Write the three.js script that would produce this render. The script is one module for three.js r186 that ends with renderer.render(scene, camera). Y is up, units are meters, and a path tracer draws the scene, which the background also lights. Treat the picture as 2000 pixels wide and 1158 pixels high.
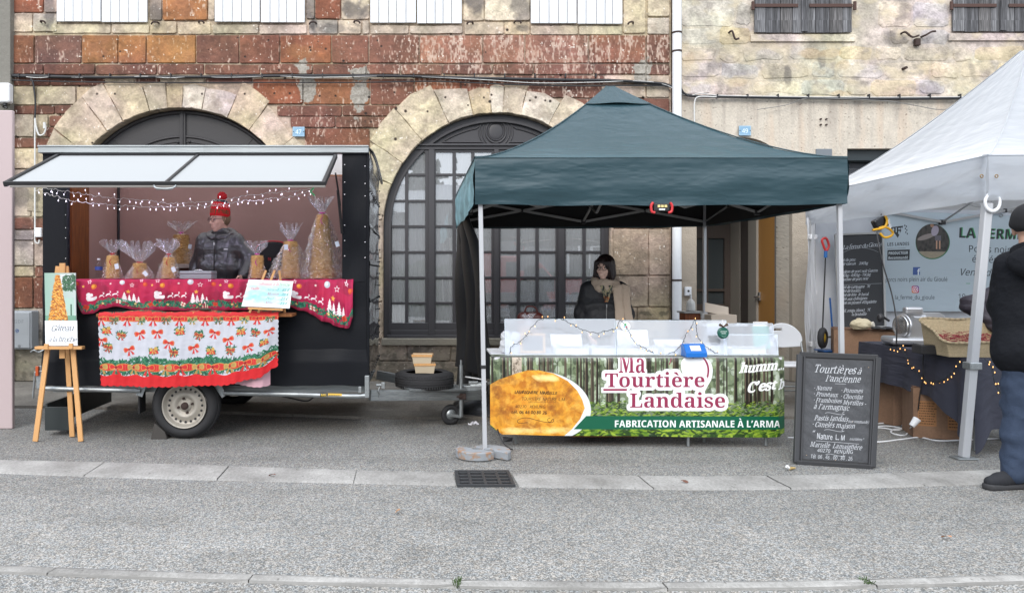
import * as THREE from 'three';
import { RoundedBoxGeometry } from 'three/addons/geometries/RoundedBoxGeometry.js';
import { mergeGeometries } from 'three/addons/utils/BufferGeometryUtils.js';

// ---------- camera, sky, sun, exposure ----------
const scene = new THREE.Scene();
const EYE = 1.52, F = 1500;                                   // eye height in metres; focal length in photo pixels
const camera = new THREE.PerspectiveCamera(2 * Math.atan(579 / F) * 180 / Math.PI, 2000 / 1158, 0.05, 400);
camera.position.set(0, EYE, 0);
camera.setViewOffset(2000, 1158, 180, 45, 2000, 1158);        // the photograph is cropped off-centre
const renderer = new THREE.WebGLRenderer({ antialias: true });
renderer.toneMapping = THREE.LinearToneMapping;
renderer.toneMappingExposure = 1.08;
renderer.shadowMap.enabled = true;
const SUN = new THREE.Vector3(-0.30, 0.62, 0.92).normalize();
{
  const W = 512, H = 256, d = new Float32Array(W * H * 4);
  for (let j = 0; j < H; j++) for (let i = 0; i < W; i++) {
    const el = ((j + 0.5) / H - 0.5) * Math.PI, az = ((i + 0.5) / W - 0.5) * 2 * Math.PI;
    const y = Math.sin(el), x = Math.cos(el) * Math.cos(az), z = Math.cos(el) * Math.sin(az);
    const g = Math.max(0, x * SUN.x + y * SUN.y + z * SUN.z);
    const cl = 1 + 0.07 * Math.sin(5 * x + 3 * z + 2 * y) * Math.sin(4 * z - 7 * y + 1) + 0.05 * Math.sin(11 * x - 9 * z + 6 * y);
    let L = (0.82 + 2.0 * Math.max(0, y)) * cl + 0.9 * Math.pow(g, 4);
    if (y < 0) L *= Math.max(0.12, 1 + y * 12);
    const o = (j * W + i) * 4;
    d[o] = L * 0.94; d[o + 1] = L * 1.0; d[o + 2] = L * 1.09; d[o + 3] = 1;
  }
  const t = new THREE.DataTexture(d, W, H, THREE.RGBAFormat, THREE.FloatType);
  t.mapping = THREE.EquirectangularReflectionMapping; t.magFilter = THREE.LinearFilter; t.needsUpdate = true;
  scene.background = t; scene.environment = t;
}
const sun = new THREE.DirectionalLight(0xfff4e6, 1.3);
sun.name = 'sun_light';
sun.position.copy(SUN).multiplyScalar(40); sun.castShadow = true; sun.shadow.radius = 45;
Object.assign(sun.shadow.camera, { left: -15, right: 15, top: 15, bottom: -15, far: 90 });
scene.add(sun); scene.add(sun.target);

// ---------- helpers ----------
function rng(s) { return () => { s = (s + 0x6d2b79f5) | 0; let t = Math.imul(s ^ (s >>> 15), 1 | s); t = (t + Math.imul(t ^ (t >>> 7), 61 | t)) ^ t; return ((t ^ (t >>> 14)) >>> 0) / 4294967296; }; }
const R0 = rng(77);
const lerp = (a, b, t) => a + (b - a) * t, clamp = (x, a = 0, b = 1) => Math.min(b, Math.max(a, x)), sst = (a, b, x) => { const t = clamp((x - a) / (b - a)); return t * t * (3 - 2 * t); };
function hash(x, y, s = 0) { let h = Math.imul(x, 374761393) + Math.imul(y, 668265263) + Math.imul(s, 1442695041); h = Math.imul(h ^ (h >>> 13), 1274126177); return ((h ^ (h >>> 16)) >>> 0) / 4294967296; }
function vn(x, y, s = 0, per = 0) {
  const ix = Math.floor(x), iy = Math.floor(y), fx = x - ix, fy = y - iy, u = fx * fx * (3 - 2 * fx), v = fy * fy * (3 - 2 * fy);
  const m = per ? (a) => ((a % per) + per) % per : (a) => a;
  const a = hash(m(ix), m(iy), s), b = hash(m(ix + 1), m(iy), s), c = hash(m(ix), m(iy + 1), s), d = hash(m(ix + 1), m(iy + 1), s);
  return a + (b - a) * u + (c - a) * v + (a - b - c + d) * u * v;
}
function fbm(x, y, o = 4, s = 0) { let t = 0, a = 0.5, n = 0; for (let i = 0; i < o; i++) { t += a * vn(x, y, s + i); n += a; a *= 0.5; x *= 2.03; y *= 2.03; } return t / n; }
// a point in the place from where it shows in the photograph and how far off it stands
const at = (px, py, d) => new THREE.Vector3((px - 820) * d / F, EYE - (py - 534) * d / F, -d);
const V = (x, y, z) => new THREE.Vector3(x, y, z);
const counts = {};
function numbered(n) { const k = counts[n] = (counts[n] ?? -1) + 1; return k ? n + '_' + String(k).padStart(3, '0') : n; }
function tag(o, label, category, group) { o.userData.label = label; o.userData.category = category; if (group) o.userData.group = group; return o; }
function thing(name, label, category, p = [0, 0, 0], turn = 0, group) {
  const o = new THREE.Group(); o.name = numbered(name); o.position.set(p[0], p[1], p[2]); o.rotation.y = turn; scene.add(o); return tag(o, label, category, group);
}
function structure(o) { o.userData.kind = 'structure'; return o; }
function flat(g) { g = g.index ? g.toNonIndexed() : g; for (const k of Object.keys(g.attributes)) if (!['position', 'normal', 'uv', 'color'].includes(k)) g.deleteAttribute(k); if (!g.attributes.normal) g.computeVertexNormals(); if (!g.attributes.uv) g.setAttribute('uv', new THREE.BufferAttribute(new Float32Array(g.attributes.position.count * 2), 2)); return g; }
function merge(list) { return list.length === 1 ? list[0] : mergeGeometries(list.map(flat), false); }
function mesh(name, g, m, parent = scene) {
  if (Array.isArray(g)) g = merge(g);
  const o = new THREE.Mesh(g, m); o.name = parent === scene ? numbered(name) : name; o.castShadow = o.receiveShadow = true; parent.add(o); return o;
}
function group(name, parent) { const o = new THREE.Group(); o.name = name; parent.add(o); return o; }
function copy(src, label, p, turn = 0, grp) {
  const c = src.clone(); c.name = numbered(src.name.replace(/_\d+$/, '')); c.userData = { ...src.userData, label }; if (grp) c.userData.group = grp;
  c.position.set(p[0], p[1], p[2]); c.rotation.y = turn; scene.add(c); return c;
}
const S = (hex) => new THREE.Color(hex);                       // sRGB hex
const L = (r, g, b) => new THREE.Color().setRGB(r, g, b);      // linear
function M(name, color, o = {}) { const { physical, ...r } = o; const m = physical ? new THREE.MeshPhysicalMaterial({ color, roughness: 0.7, ...r }) : new THREE.MeshStandardMaterial({ color, roughness: 0.7, ...r }); m.name = name; return m; }
function canvas(w, h, draw) { const c = document.createElement('canvas'); c.width = w; c.height = h; draw(c.getContext('2d'), w, h); return c; }
function tex(c, o = {}) { const t = new THREE.CanvasTexture(c); if (!o.data) t.colorSpace = THREE.SRGBColorSpace; if (o.rep) { t.wrapS = t.wrapT = o.mirror ? THREE.MirroredRepeatWrapping : THREE.RepeatWrapping; t.repeat.set(o.rep[0], o.rep[1]); } return t; }
function pix(w, h, f) { return canvas(w, h, (g) => { const im = g.createImageData(w, h), d = im.data; for (let y = 0, o = 0; y < h; y++) for (let x = 0; x < w; x++, o += 4) { const c = f(x, y); d[o] = c[0]; d[o + 1] = c[1]; d[o + 2] = c[2]; d[o + 3] = 255; } g.putImageData(im, 0, 0); }); }
const tri = (f) => (v) => { const k = clamp(f(v), 0, 255); return [k, k, k]; };
function box(w, h, d, x = 0, y = 0, z = 0, r = 0, seg = 2) { const m = Math.min(w, h, d) / 2; const g = r ? new RoundedBoxGeometry(w, h, d, seg, Math.min(r, m * 0.98)) : new THREE.BoxGeometry(w, h, d); return g.translate(x, y, z); }
// a box from its corners
const span = (x0, x1, y0, y1, z0, z1, r = 0) => box(x1 - x0, y1 - y0, z1 - z0, (x0 + x1) / 2, (y0 + y1) / 2, (z0 + z1) / 2, r);
function between(a, b, g) { const d = b.clone().sub(a), q = new THREE.Quaternion().setFromUnitVectors(V(0, 1, 0), d.clone().normalize()); return g.applyQuaternion(q).translate((a.x + b.x) / 2, (a.y + b.y) / 2, (a.z + b.z) / 2); }
const rod = (a, b, r, r2 = r, n = 10) => between(a, b, new THREE.CylinderGeometry(r2, r, a.distanceTo(b), n));
function bar(a, b, w, t, r = 0.002) { const d = b.clone().sub(a), y = d.clone().normalize(), len = d.length(); let z = V(0, 0, 1); z.addScaledVector(y, -z.dot(y)); if (z.lengthSq() < 1e-4) z = V(1, 0, 0); z.normalize(); const x = y.clone().cross(z), m = new THREE.Matrix4().makeBasis(x, y, z).setPosition(a.clone().add(b).multiplyScalar(0.5)); return box(w, len, t, 0, 0, 0, r, 1).applyMatrix4(m); }
function tube(pts, r, n = 8, seg = 0, closed = false) { return new THREE.TubeGeometry(new THREE.CatmullRomCurve3(pts, closed, 'centripetal'), seg || pts.length * 8, r, n, closed); }
function sheet(nu, nv, f, closeU = false) {                     // a surface from a function of u, v in 0..1
  const p = [], uv = [], ix = [];
  for (let j = 0; j <= nv; j++) for (let i = 0; i <= nu; i++) { const u = i / nu, v = j / nv, q = f(u, v); p.push(q[0], q[1], q[2]); uv.push(q.length > 3 ? q[3] : u, q.length > 3 ? q[4] : 1 - v); }
  for (let j = 0; j < nv; j++) for (let i = 0; i < nu; i++) { const a = j * (nu + 1) + i, b = a + 1, c = a + nu + 1, e = c + 1; ix.push(a, c, b, b, c, e); }
  const g = new THREE.BufferGeometry(); g.setAttribute('position', new THREE.Float32BufferAttribute(p, 3)); g.setAttribute('uv', new THREE.Float32BufferAttribute(uv, 2)); g.setIndex(ix); g.computeVertexNormals();
  return g;
}
const lathe = (pts, n = 24) => new THREE.LatheGeometry(pts.map((p) => new THREE.Vector2(p[0], p[1])), n);
function extr(pts, depth, bevel = 0, holes = []) {
  const s = new THREE.Shape(pts.map((p) => new THREE.Vector2(p[0], p[1])));
  for (const h of holes) s.holes.push(new THREE.Path(h.map((p) => new THREE.Vector2(p[0], p[1]))));
  return new THREE.ExtrudeGeometry(s, { depth, bevelEnabled: bevel > 0, bevelSize: bevel, bevelThickness: bevel, bevelSegments: 1, curveSegments: 12 });
}
function metres(g, k = 1) {                                     // uv in metres by the main direction of each face
  g = flat(g); const p = g.attributes.position, n = g.attributes.normal, u = g.attributes.uv;
  for (let i = 0; i < p.count; i++) { const ax = Math.abs(n.getX(i)), ay = Math.abs(n.getY(i)), az = Math.abs(n.getZ(i)); if (az >= ax && az >= ay) u.setXY(i, p.getX(i) * k, p.getY(i) * k); else if (ax >= ay) u.setXY(i, p.getZ(i) * k, p.getY(i) * k); else u.setXY(i, p.getX(i) * k, p.getZ(i) * k); }
  return g;
}
// path through photo pixels at a fixed distance
const path = (d, s) => s.split(' ').map((q) => { const [x, y, e] = q.split(',').map(Number); return at(x, y, e || d); });
function hand(g, str, x, y, size, color, o = {}) {             // chalk or pen handwriting
  const r = rng(o.seed ?? str.length * 31 + size); const sx = o.sx ?? 1; g.fillStyle = color; g.strokeStyle = color; g.textBaseline = 'alphabetic'; g.font = (o.font ?? 'italic ' + size + 'px serif').replace('$', size);
  let cx = x; for (const ch of str) { g.save(); g.translate(cx, y + (r() - 0.5) * size * 0.09 + (cx - x) * (o.slope ?? 0)); g.rotate((r() - 0.5) * 0.1 + (o.rot ?? 0)); g.transform(1, 0, o.skew ?? -0.12, 1, 0, 0); g.scale(sx * (0.96 + r() * 0.08), 0.94 + r() * 0.14); g.fillText(ch, 0, 0); if (o.weight) { g.lineWidth = o.weight; g.strokeText(ch, 0, 0); } g.restore(); cx += g.measureText(ch).width * (o.track ?? 1.0) * sx; }
  return cx;
}
function label(g, str, x, y, font, color, o = {}) { g.save(); g.translate(x, y); if (o.rot) g.rotate(o.rot); if (o.skew) g.transform(1, 0, o.skew, 1, 0, 0); if (o.sx) g.scale(o.sx, 1); g.font = font; g.textAlign = o.align ?? 'left'; g.textBaseline = o.base ?? 'alphabetic'; g.lineJoin = 'round'; if (o.stroke) { g.strokeStyle = o.stroke; g.lineWidth = o.lw; g.strokeText(str, 0, 0); } g.fillStyle = color; g.fillText(str, 0, 0); g.restore(); }

// ---------- shared materials ----------
const grainC = pix(256, 256, (x, y) => { const k = 128 + (vn(x / 2, y / 2, 5, 128) - 0.5) * 90 + (vn(x / 16, y / 16, 9, 16) - 0.5) * 110; return [k, k, k]; });
const grain = (k) => tex(grainC, { data: true, rep: [k, k] });
const woodC = pix(256, 512, (x, y) => { const f = vn(x / 5, y / 90, 3) * 0.6 + vn(x / 1.6, y / 40, 4) * 0.4; const k = 0.78 + f * 0.4; return [205 * k, 155 * k, 100 * k]; });
const clothB = pix(256, 256, (x, y) => { const k = 128 + 40 * Math.sin(x * Math.PI / 2) + 40 * Math.sin(y * Math.PI / 2) + (vn(x / 3, y / 3, 1, 85) - 0.5) * 60; return [k, k, k]; });
const creaseC = pix(512, 512, (x, y) => { const w = fbm(x / 60, y / 60, 3, 21); const r1 = 1 - Math.abs(2 * fbm(x / 110 + w * 1.3, y / 80 + w * 1.6, 3, 2) - 1), f2 = fbm(x / 90, y / 60, 3, 40); const k = 255 * (0.08 * Math.pow(r1, 3) + 0.92 * f2); return [k, k, k]; });
const crease = (u, v) => tex(creaseC, { data: true, rep: [u, v], mirror: true });
const galvC = pix(256, 256, (x, y) => { const k = 160 + (vn(x / 9, y / 9, 8) - 0.5) * 26 + (vn(x / 40, y / 40, 18) - 0.5) * 26; return [k * 0.97, k, k * 1.01]; });
const mGalv = M('galvanised', 0xffffff, { map: tex(galvC, { rep: [2, 2] }), metalness: 0.75, roughness: 0.42 });
const mAlu = M('aluminium', L(0.62, 0.63, 0.64), { metalness: 0.55, roughness: 0.38 });
const mWhitePole = M('white_pole', L(0.47, 0.48, 0.50), { metalness: 0.15, roughness: 0.4 });
const mBlackPlastic = M('black_plastic', L(0.018, 0.018, 0.02), { roughness: 0.45 });
const mRubber = M('rubber', L(0.022, 0.022, 0.024), { roughness: 0.8, bumpMap: grain(3), bumpScale: 0.002 });
const mWood = M('beech', 0xffffff, { map: tex(woodC, { rep: [3, 1] }), roughness: 0.6 });
const mPly = M('raw_wood', L(0.34, 0.22, 0.13), { map: tex(woodC, { rep: [4, 1] }), roughness: 0.75 });
const mWhite = M('white_plastic', L(0.74, 0.75, 0.77), { roughness: 0.5 });
const mPaper = M('white_paper', L(0.78, 0.78, 0.78), { roughness: 0.9 });
const mChrome = M('steel', L(0.6, 0.6, 0.6), { metalness: 0.9, roughness: 0.25 });
const mRust = M('rusty_iron', L(0.06, 0.04, 0.035), { roughness: 0.85, metalness: 0.3 });
const cardC = pix(256, 256, (x, y) => { const k = 1 + (vn(x / 3, y / 3, 6) - 0.5) * 0.08 + (fbm(x / 60, y / 60, 3, 7) - 0.5) * 0.3; return [134 * k, 105 * k, 84 * k]; });
const mCard = M('cardboard', 0xffffff, { map: tex(cardC, { rep: [1, 1] }), roughness: 0.9 });
const mCardFlap = M('cardboard_flap', 0xdcd0c6, { map: tex(cardC, { rep: [1, 1] }), roughness: 0.9 });

// ---------- the ground ----------
const asphaltC = pix(2048, 2048, (x, y) => {
  const a = vn(x / 2.56, y / 2.56, 1, 800), b = vn(x / 1.4, y / 1.4, 2), c = vn(x / 8, y / 8, 3, 256), m = vn(x / 128, y / 128, 4, 16) * 0.6 + vn(x / 64, y / 64, 5, 32) * 0.4, sp = hash(x >> 1, y >> 1, 9);
  let k = 119 + (sst(0.3, 0.75, a) - 0.5) * 58 + (b - 0.5) * 28 + (c - 0.5) * 12 + (m - 0.5) * 10; if (sp > 0.992) k -= 45; if (sp < 0.006) k += 50;
  const w = (c - 0.5) * 8; return [clamp(k + w + 1, 0, 255), clamp(k, 0, 255), clamp(k - 3 - w, 0, 255)];
});
const mAsphalt = M('asphalt', 0xffffff, { map: tex(asphaltC, { rep: [1 / 4.1, 1 / 4.1] }), bumpMap: tex(asphaltC, { data: true, rep: [1 / 4.1, 1 / 4.1] }), bumpScale: 0.004, roughness: 0.9 });
{
  const mk = (x0, x1, z0, z1, nx, nz) => { const g = sheet(nx, nz, (u, v) => { const x = lerp(x0, x1, u), z = lerp(z0, z1, v); return [x, 0, z, x, -z]; }), p = g.attributes.position, c = new Float32Array(p.count * 3);
    for (let i = 0; i < p.count; i++) { const x = p.getX(i), z = p.getZ(i); // worn paths, drips, dirt swept to the gutter
      let k = 1 + (fbm(x * 0.7 + 40, z * 0.9 + 40, 4, 61) - 0.5) * 0.34 + (fbm(x * 3.1 + 40, z * 3.3 + 40, 3, 65) - 0.5) * 0.16;
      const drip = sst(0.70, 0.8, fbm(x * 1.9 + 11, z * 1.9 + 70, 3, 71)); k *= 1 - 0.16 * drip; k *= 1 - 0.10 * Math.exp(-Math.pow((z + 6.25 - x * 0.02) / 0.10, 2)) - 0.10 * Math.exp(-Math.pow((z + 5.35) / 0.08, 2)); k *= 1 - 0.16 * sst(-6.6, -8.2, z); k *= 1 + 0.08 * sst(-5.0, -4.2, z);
      c[i * 3] = k; c[i * 3 + 1] = k * 0.995; c[i * 3 + 2] = k * (0.985 + 0.02 * (k - 1)); }
    g.setAttribute('color', new THREE.BufferAttribute(c, 3)); return g; };
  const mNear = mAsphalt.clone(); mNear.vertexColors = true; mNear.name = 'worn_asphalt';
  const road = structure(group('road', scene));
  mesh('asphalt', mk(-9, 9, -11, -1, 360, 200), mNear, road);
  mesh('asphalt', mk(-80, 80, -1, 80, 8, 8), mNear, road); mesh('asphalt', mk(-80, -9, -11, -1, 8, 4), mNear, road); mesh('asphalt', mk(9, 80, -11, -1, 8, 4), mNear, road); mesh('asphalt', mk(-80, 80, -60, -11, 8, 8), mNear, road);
}
const concC = pix(1024, 256, (x, y) => { const k = 138 + (fbm(x / 90, y / 60, 4, 31) - 0.5) * 60 + (hash(x, y, 3) - 0.5) * 20 + (vn(x / 4, y / 4, 6) - 0.5) * 18; const sp = hash(x >> 2, y >> 2, 12) > 0.996 ? -34 : 0; return [k + 2 + sp, k + sp, k - 4 + sp]; });
const mConc = M('concrete', 0xffffff, { map: tex(concC, { rep: [0.4, 0.8] }), bumpMap: grain(2), bumpScale: 0.002, roughness: 0.85 });
const mConcDark = M('worn_concrete', L(0.6, 0.57, 0.53), { map: tex(concC, { rep: [0.3, 0.6] }), bumpMap: grain(2), bumpScale: 0.003, roughness: 0.9 });
{
  const s = [[-40, 8.75], [-4, 8.65], [-0.6, 8.0], [1, 7.98], [12, 8.1], [40, 8.1], [40, 10.9], [-40, 10.9]].map((p) => [p[0], p[1]]);
  const g = extr(s, 0.03).rotateX(-Math.PI / 2);
  structure(mesh('pavement', metres(g), mConcDark));
}
// slabs of the gutter and of the near kerb, each its own piece, following the bend of the street
const groundAt = (px, py) => { const d = F * EYE / (py - 534); return [(px - 820) * d / F, -d]; };
function quadCurve(pts) { return (x) => { let i = 0; while (i < pts.length - 2 && x > pts[i + 1][0]) i++; const p = pts, a = Math.max(0, i - 1), q = [a, a + 1, a + 2].map((k) => p[Math.min(k, p.length - 1)]); if (a + 2 > p.length - 1) { q[0] = p[p.length - 3]; q[1] = p[p.length - 2]; q[2] = p[p.length - 1]; } let s = 0; for (let k = 0; k < 3; k++) { let t = q[k][1]; for (let j = 0; j < 3; j++) if (j !== k) t *= (x - q[j][0]) / (q[k][0] - q[j][0]); s += t; } return s; }; }
function slabRun(name, piece, far, near, joints, slant, top, dip) {
  const root = structure(group(name, scene)), f = quadCurve(far), n = quadCurve(near);
  for (let i = 0; i + 1 < joints.length; i++) {
    if (joints[i] === 885) continue;
    const N = 8, g = sheet(N, 6, (u, v) => {
      const gap = 1.2, xf = lerp(joints[i] + gap, joints[i + 1] - gap, u), k0 = slant(joints[i]), k1 = slant(joints[i + 1]), xn = xf + lerp(k0, k1, u);
      const vv = clamp((v - 0.12) / 0.76), A = groundAt(xf, f(xf)), B = groundAt(xn, n(xn)), w = v < 0.06 || v > 0.94 ? -0.02 : 0;
      return [lerp(A[0], B[0], vv), top + w - dip * Math.sin(vv * Math.PI) * 0.5 + (i % 3 - 1) * 0.0012, lerp(A[1], B[1], vv)];
    });
    mesh(piece, metres(g), mConc, root);
  }
  return root;
}
const gutFar = [[-400, 893], [0, 899], [700, 919], [1350, 931], [1930, 918], [2400, 896]], gutNear = [[-400, 908], [0, 926], [700, 945.5], [1340, 958.5], [1930, 947], [2400, 928]];
slabRun('gutter', 'gutter_slab', gutFar, gutNear, [-330, -80, 205, 448, 697, 885, 998, 1245, 1495, 1740, 1990, 2240], (x) => (x - 790) * 0.075, 0.010, 0.006);
const kerbFar = [[-400, 1090], [0, 1108], [700, 1132.5], [1350, 1141], [2000, 1126], [2500, 1104]], kerbNear = [[-400, 1101], [0, 1121], [700, 1146], [1350, 1155], [2000, 1141], [2500, 1118]];
slabRun('near_kerb', 'kerb_slab', kerbFar, kerbNear, [-400, 112, 495, 893, 1292, 1690, 2100, 2500], (x) => (x - 850) * 0.03, 0.014, 0);
{ // cast iron drain grate let into the gutter
  const [x0, z0] = groundAt(885, 922.5), [x1] = groundAt(998, 925), [, z1] = groundAt(900, 952);
  const t = thing('drain_grate', 'square dark cast iron drain grate set in the concrete gutter', 'drain grate', [(x0 + x1) / 2, 0, (z0 + z1) / 2]);
  const w = x1 - x0 - 0.02, d = z1 - z0 - 0.005, m = M('cast_iron', L(0.055, 0.058, 0.062), { metalness: 0.5, roughness: 0.55, bumpMap: grain(6), bumpScale: 0.002 });
  mesh('frame', [span(-w / 2, w / 2, 0, 0.02, -d / 2, -d / 2 + 0.025, 0.003), span(-w / 2, w / 2, 0, 0.02, d / 2 - 0.025, d / 2, 0.003), span(-w / 2, -w / 2 + 0.025, 0, 0.0195, -d / 2 + 0.025, d / 2 - 0.025, 0.003), span(w / 2 - 0.025, w / 2, 0, 0.0195, -d / 2 + 0.025, d / 2 - 0.025, 0.003)], m, t);
  mesh('pit', span(-w / 2 + 0.02, w / 2 - 0.02, 0.0045, 0.006, -d / 2 + 0.02, d / 2 - 0.02), mBlackPlastic, t);
  for (let i = 0; i < 4; i++) mesh('bar', span(-w / 2 + 0.025, w / 2 - 0.025, 0.006, 0.017, -d / 2 + 0.035 + i * (d - 0.06) / 4, -d / 2 + 0.065 + i * (d - 0.06) / 4, 0.003), m, t);
  for (let i = 1; i < 4; i++) mesh('rib', span(-w / 2 + i * w / 4 - 0.011, -w / 2 + i * w / 4 + 0.011, 0.006, 0.0185, -d / 2 + 0.026, d / 2 - 0.026, 0.003), m, t);
}

// ---------- the two stone houses ----------
const WD = 10.6, PX = WD / F;                                   // wall distance, metres per photo pixel on the wall
const wx = (px) => (px - 820) * PX, wy = (py) => EYE - (py - 534) * PX;
const stones = [];                                              // {house, poly (px), color, proud}
const rS = rng(411);
function roughPoly(c, jit, step) {                              // subdivides and roughens a polygon given in wall pixels
  const out = [];
  for (let i = 0; i < c.length; i++) {
    const a = c[i], b = c[(i + 1) % c.length], len = Math.hypot(b[0] - a[0], b[1] - a[1]), n = Math.max(1, Math.min(6, Math.round(len / step)));
    for (let k = 0; k < n; k++) { const t = k / n, j = jit * (k ? 1 : 0.8); out.push([lerp(a[0], b[0], t) + (rS() - 0.5) * 2 * j, lerp(a[1], b[1], t) + (rS() - 0.5) * 2 * j]); }
  }
  return out;
}
function stoneRect(house, x0, y0, x1, y1, color, o = {}) {
  const g = o.gap ?? 1.3, ch = o.round ?? 2.0;
  x0 += g; x1 -= g; y0 += g; y1 -= g; if (x1 - x0 < 4 || y1 - y0 < 4) return;
  const c = [[x0 + ch, y0], [x1 - ch, y0], [x1, y0 + ch], [x1, y1 - ch], [x1 - ch, y1], [x0 + ch, y1], [x0, y1 - ch], [x0, y0 + ch]];
  stones.push({ house, poly: roughPoly(c, o.jit ?? 0.6, 22), color, proud: o.proud ?? rS() * 0.018 });
}
function course(y0, y1, str, o) { const t = str.trim().split(/\s+/); for (let i = 0; i + 2 < t.length; i += 2) if (t[i + 1] !== '-') stoneRect('red', +t[i], y0 + (rS() - 0.5), +t[i + 2], y1 + (rS() - 0.5), '#' + t[i + 1], o); }
const redOnes = ['7a4636', '6f4238', '7d4a3a', '84503f', '754436', '80523f'];
const beige = ['b7a283', 'c0ac8e', 'a99678', 'b5a48a', 'c4b193', '9f9078'];
const rnd = (a) => a[Math.floor(rS() * a.length)];
// upper band between the white shutters, then the big red course and the thin ones
course(-40, 25, '-60 7c4634 22 8f4f35 84 b9a386 112'); course(25, 63, '-60 a8997f 22 b6a386 63 aaa08c 112');
course(46, 66, '100 b3a488 216 b5a58a 292'); course(-40, 40, '290 8a7b6a 316 b0602f 405 b3a083 420'); course(41, 67, '292 b09b7a 345 b5a180 412');
course(47, 67, '414 a99b82 505 b0a087 600'); course(-40, 38, '597 7a7166 615 7e4632 666 b7a68b 722'); course(39, 67, '602 8f8878 660 b9a78b 706 aa9c84 722');
course(49, 67, '722 afa086 799 ada087 904'); course(-40, 41, '904 b8a78a 946 bcae94 1036'); course(42, 68, '906 b09f80 985 b7a27c 1036');
course(49, 69, '1036 b3a384 1130 b3a588 1216'); course(-40, 66, '1217 bda98a 1262 - 1264'); course(-40, 33, '1264 b7a58b 1309'); course(34, 68, '1264 b5a59a 1309');
course(68, 124, '-60 7d4a35 22 7f4b36 66 6f4a42 158 9d552d 230 ad5d2f 285 b46631 382 73473c 467 7b4839 546 8a4e35 647 7b4c3d 720 784c3d 819 94604d 943 8c5c4d 1025 8a5c4d 1150 82503f 1262 784c40 1309', { round: 1.5 });
course(125, 146, '-60 754436 22 6c4137 84 6e4338 185 70463a 306 6c4238 398 74493b 508 6f4438 610 74483c 715 784c3f 782 7c5244 864 70483d 962 764c40 1042 7a4e42 1160 744a3e 1262 704a42 1309');
course(147, 168, '-60 754436 22 6d4238 97 6e4338 203'); course(147, 162, '203 ab9878 262 6e453a 312 b09c7c 400 6f453a 492');
course(153, 204, '493 8a4b35 592 9a5230 722 7a4a3c 809'); course(150, 180, '809 8f5138 900 8a4e3a 985'); course(147, 165, '985 70473d 1080 74493e 1180 b5a083 1262 ab9a80 1309'); course(166, 192, '1030 71483c 1175 b1a084 1262 a0947c 1309');
course(168, 205, '-60 b09d7e 22 b5a486 70 b3a185 148 ab9670 178'); course(205, 223, '22 6e4338 106 6d4238 176'); course(223, 268, '22 a1937d 66 a39377 94'); course(226, 247, '94 74473a 150'); course(247, 269, '88 72463a 128'); course(269, 289, '22 6f4438 108');
course(205, 227, '540 714639 668 6f4538 775'); course(227, 250, '566 74483b 655 744a3c 764'); course(250, 292, '594 7a4836 722'); course(292, 340, '560 74483b 660 70463a 735'); course(340, 400, '600 784a3c 735');
course(192, 224, '1120 74483c 1220 6f463b 1309'); course(224, 262, '1150 b09c7e 1240 7a4a3c 1309');
// the strip left of the trailer
course(290, 330, '-60 a59375 22 b19d7e 84'); course(330, 424, '-60 a29277 22 ab9c84 60 b2a288 84'); course(425, 449, '-60 70463a 22 6e4439 66 7a4f42 90'); course(449, 470, '22 b0a399 66 75493c 90'); course(470, 520, '22 a69b8b 66 a4937a 90'); course(520, 541, '22 a8967a 66 7a4c3e 90'); course(541, 602, '22 75422f 64 6f3f2f 96'); course(602, 745, '-60 8f8a80 22 96907f 96');
// wall left of the arched window and below it
course(443, 520, '722 - 722'); for (const [a, b] of [[290, 352], [352, 430], [430, 505], [505, 590], [590, 662]]) stoneRect('red', 722, a, 747, b, '#' + rnd(beige));
course(672, 705, '740 8d8069 795 7f7563 880 857a66 960 8a7d68 1060 84785f 1200'); course(705, 748, '740 82765f 830 8a7e68 900 807560 1000 877b65 1120 8a7d66 1200');
course(300, 447, '1197 a89676 1310'); course(447, 538, '1197 9a8768 1267 a08e70 1310'); course(538, 600, '1197 a29072 1267 9c8a6c 1310'); course(600, 662, '1197 a38f6e 1245 a5906c 1310'); course(662, 748, '1197 948467 1260 9a8a6c 1310'); course(262, 300, '1180 7a4a3c 1240 a89676 1310');
// arch stones
function voussoirs(cx, cy, R, list) { for (const [a0, a1, ro, col, dy0 = 0, dy1 = 0] of list) { const p = [], g = 0.13; for (let k = 0; k <= 4; k++) { const a = (lerp(a0 + g, a1 - g, k / 4) - 90) * Math.PI / 180; p.push([cx + R * Math.cos(a), cy + R * Math.sin(a)]); } const A = (a1 - g - 90) * Math.PI / 180, B = (a0 + g - 90) * Math.PI / 180; p.push([cx + (ro + dy1) * Math.cos(A), cy + (ro + dy1) * Math.sin(A)]); const C = (A + B) / 2; p.push([cx + (ro + 4) * Math.cos(C), cy + (ro + 4) * Math.sin(C)]); p.push([cx + (ro + dy0) * Math.cos(B), cy + (ro + dy0) * Math.sin(B)]); stones.push({ house: 'red', poly: roughPoly(p, 1.3, 20), color: '#' + col, proud: 0.012 + rS() * 0.010, arch: [cx, cy] }); } }
voussoirs(350, 443, 233, [[-84, -66, 300, 'a2937a'], [-66, -52, 300, 'a99880', 0, 12], [-52, -37, 312, 'b09e80', 0, 6], [-37, -28, 318, 'b3a287'], [-28, -14.6, 305, 'b9a585', 10, -22], [-14.6, -5.4, 282, 'a99a80'], [-5.4, 1.5, 276, 'b5a078'], [1.5, 11, 277, 'bdb39c'], [11, 23.6, 275, 'b4a898', 0, 4], [23.6, 36, 302, 'c2ad86', 8, 0], [36, 52, 282, 'bdaa8b', 12, 0], [52, 66, 285, 'b3a58c'], [66, 85, 285, 'a99a80']]);
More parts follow.
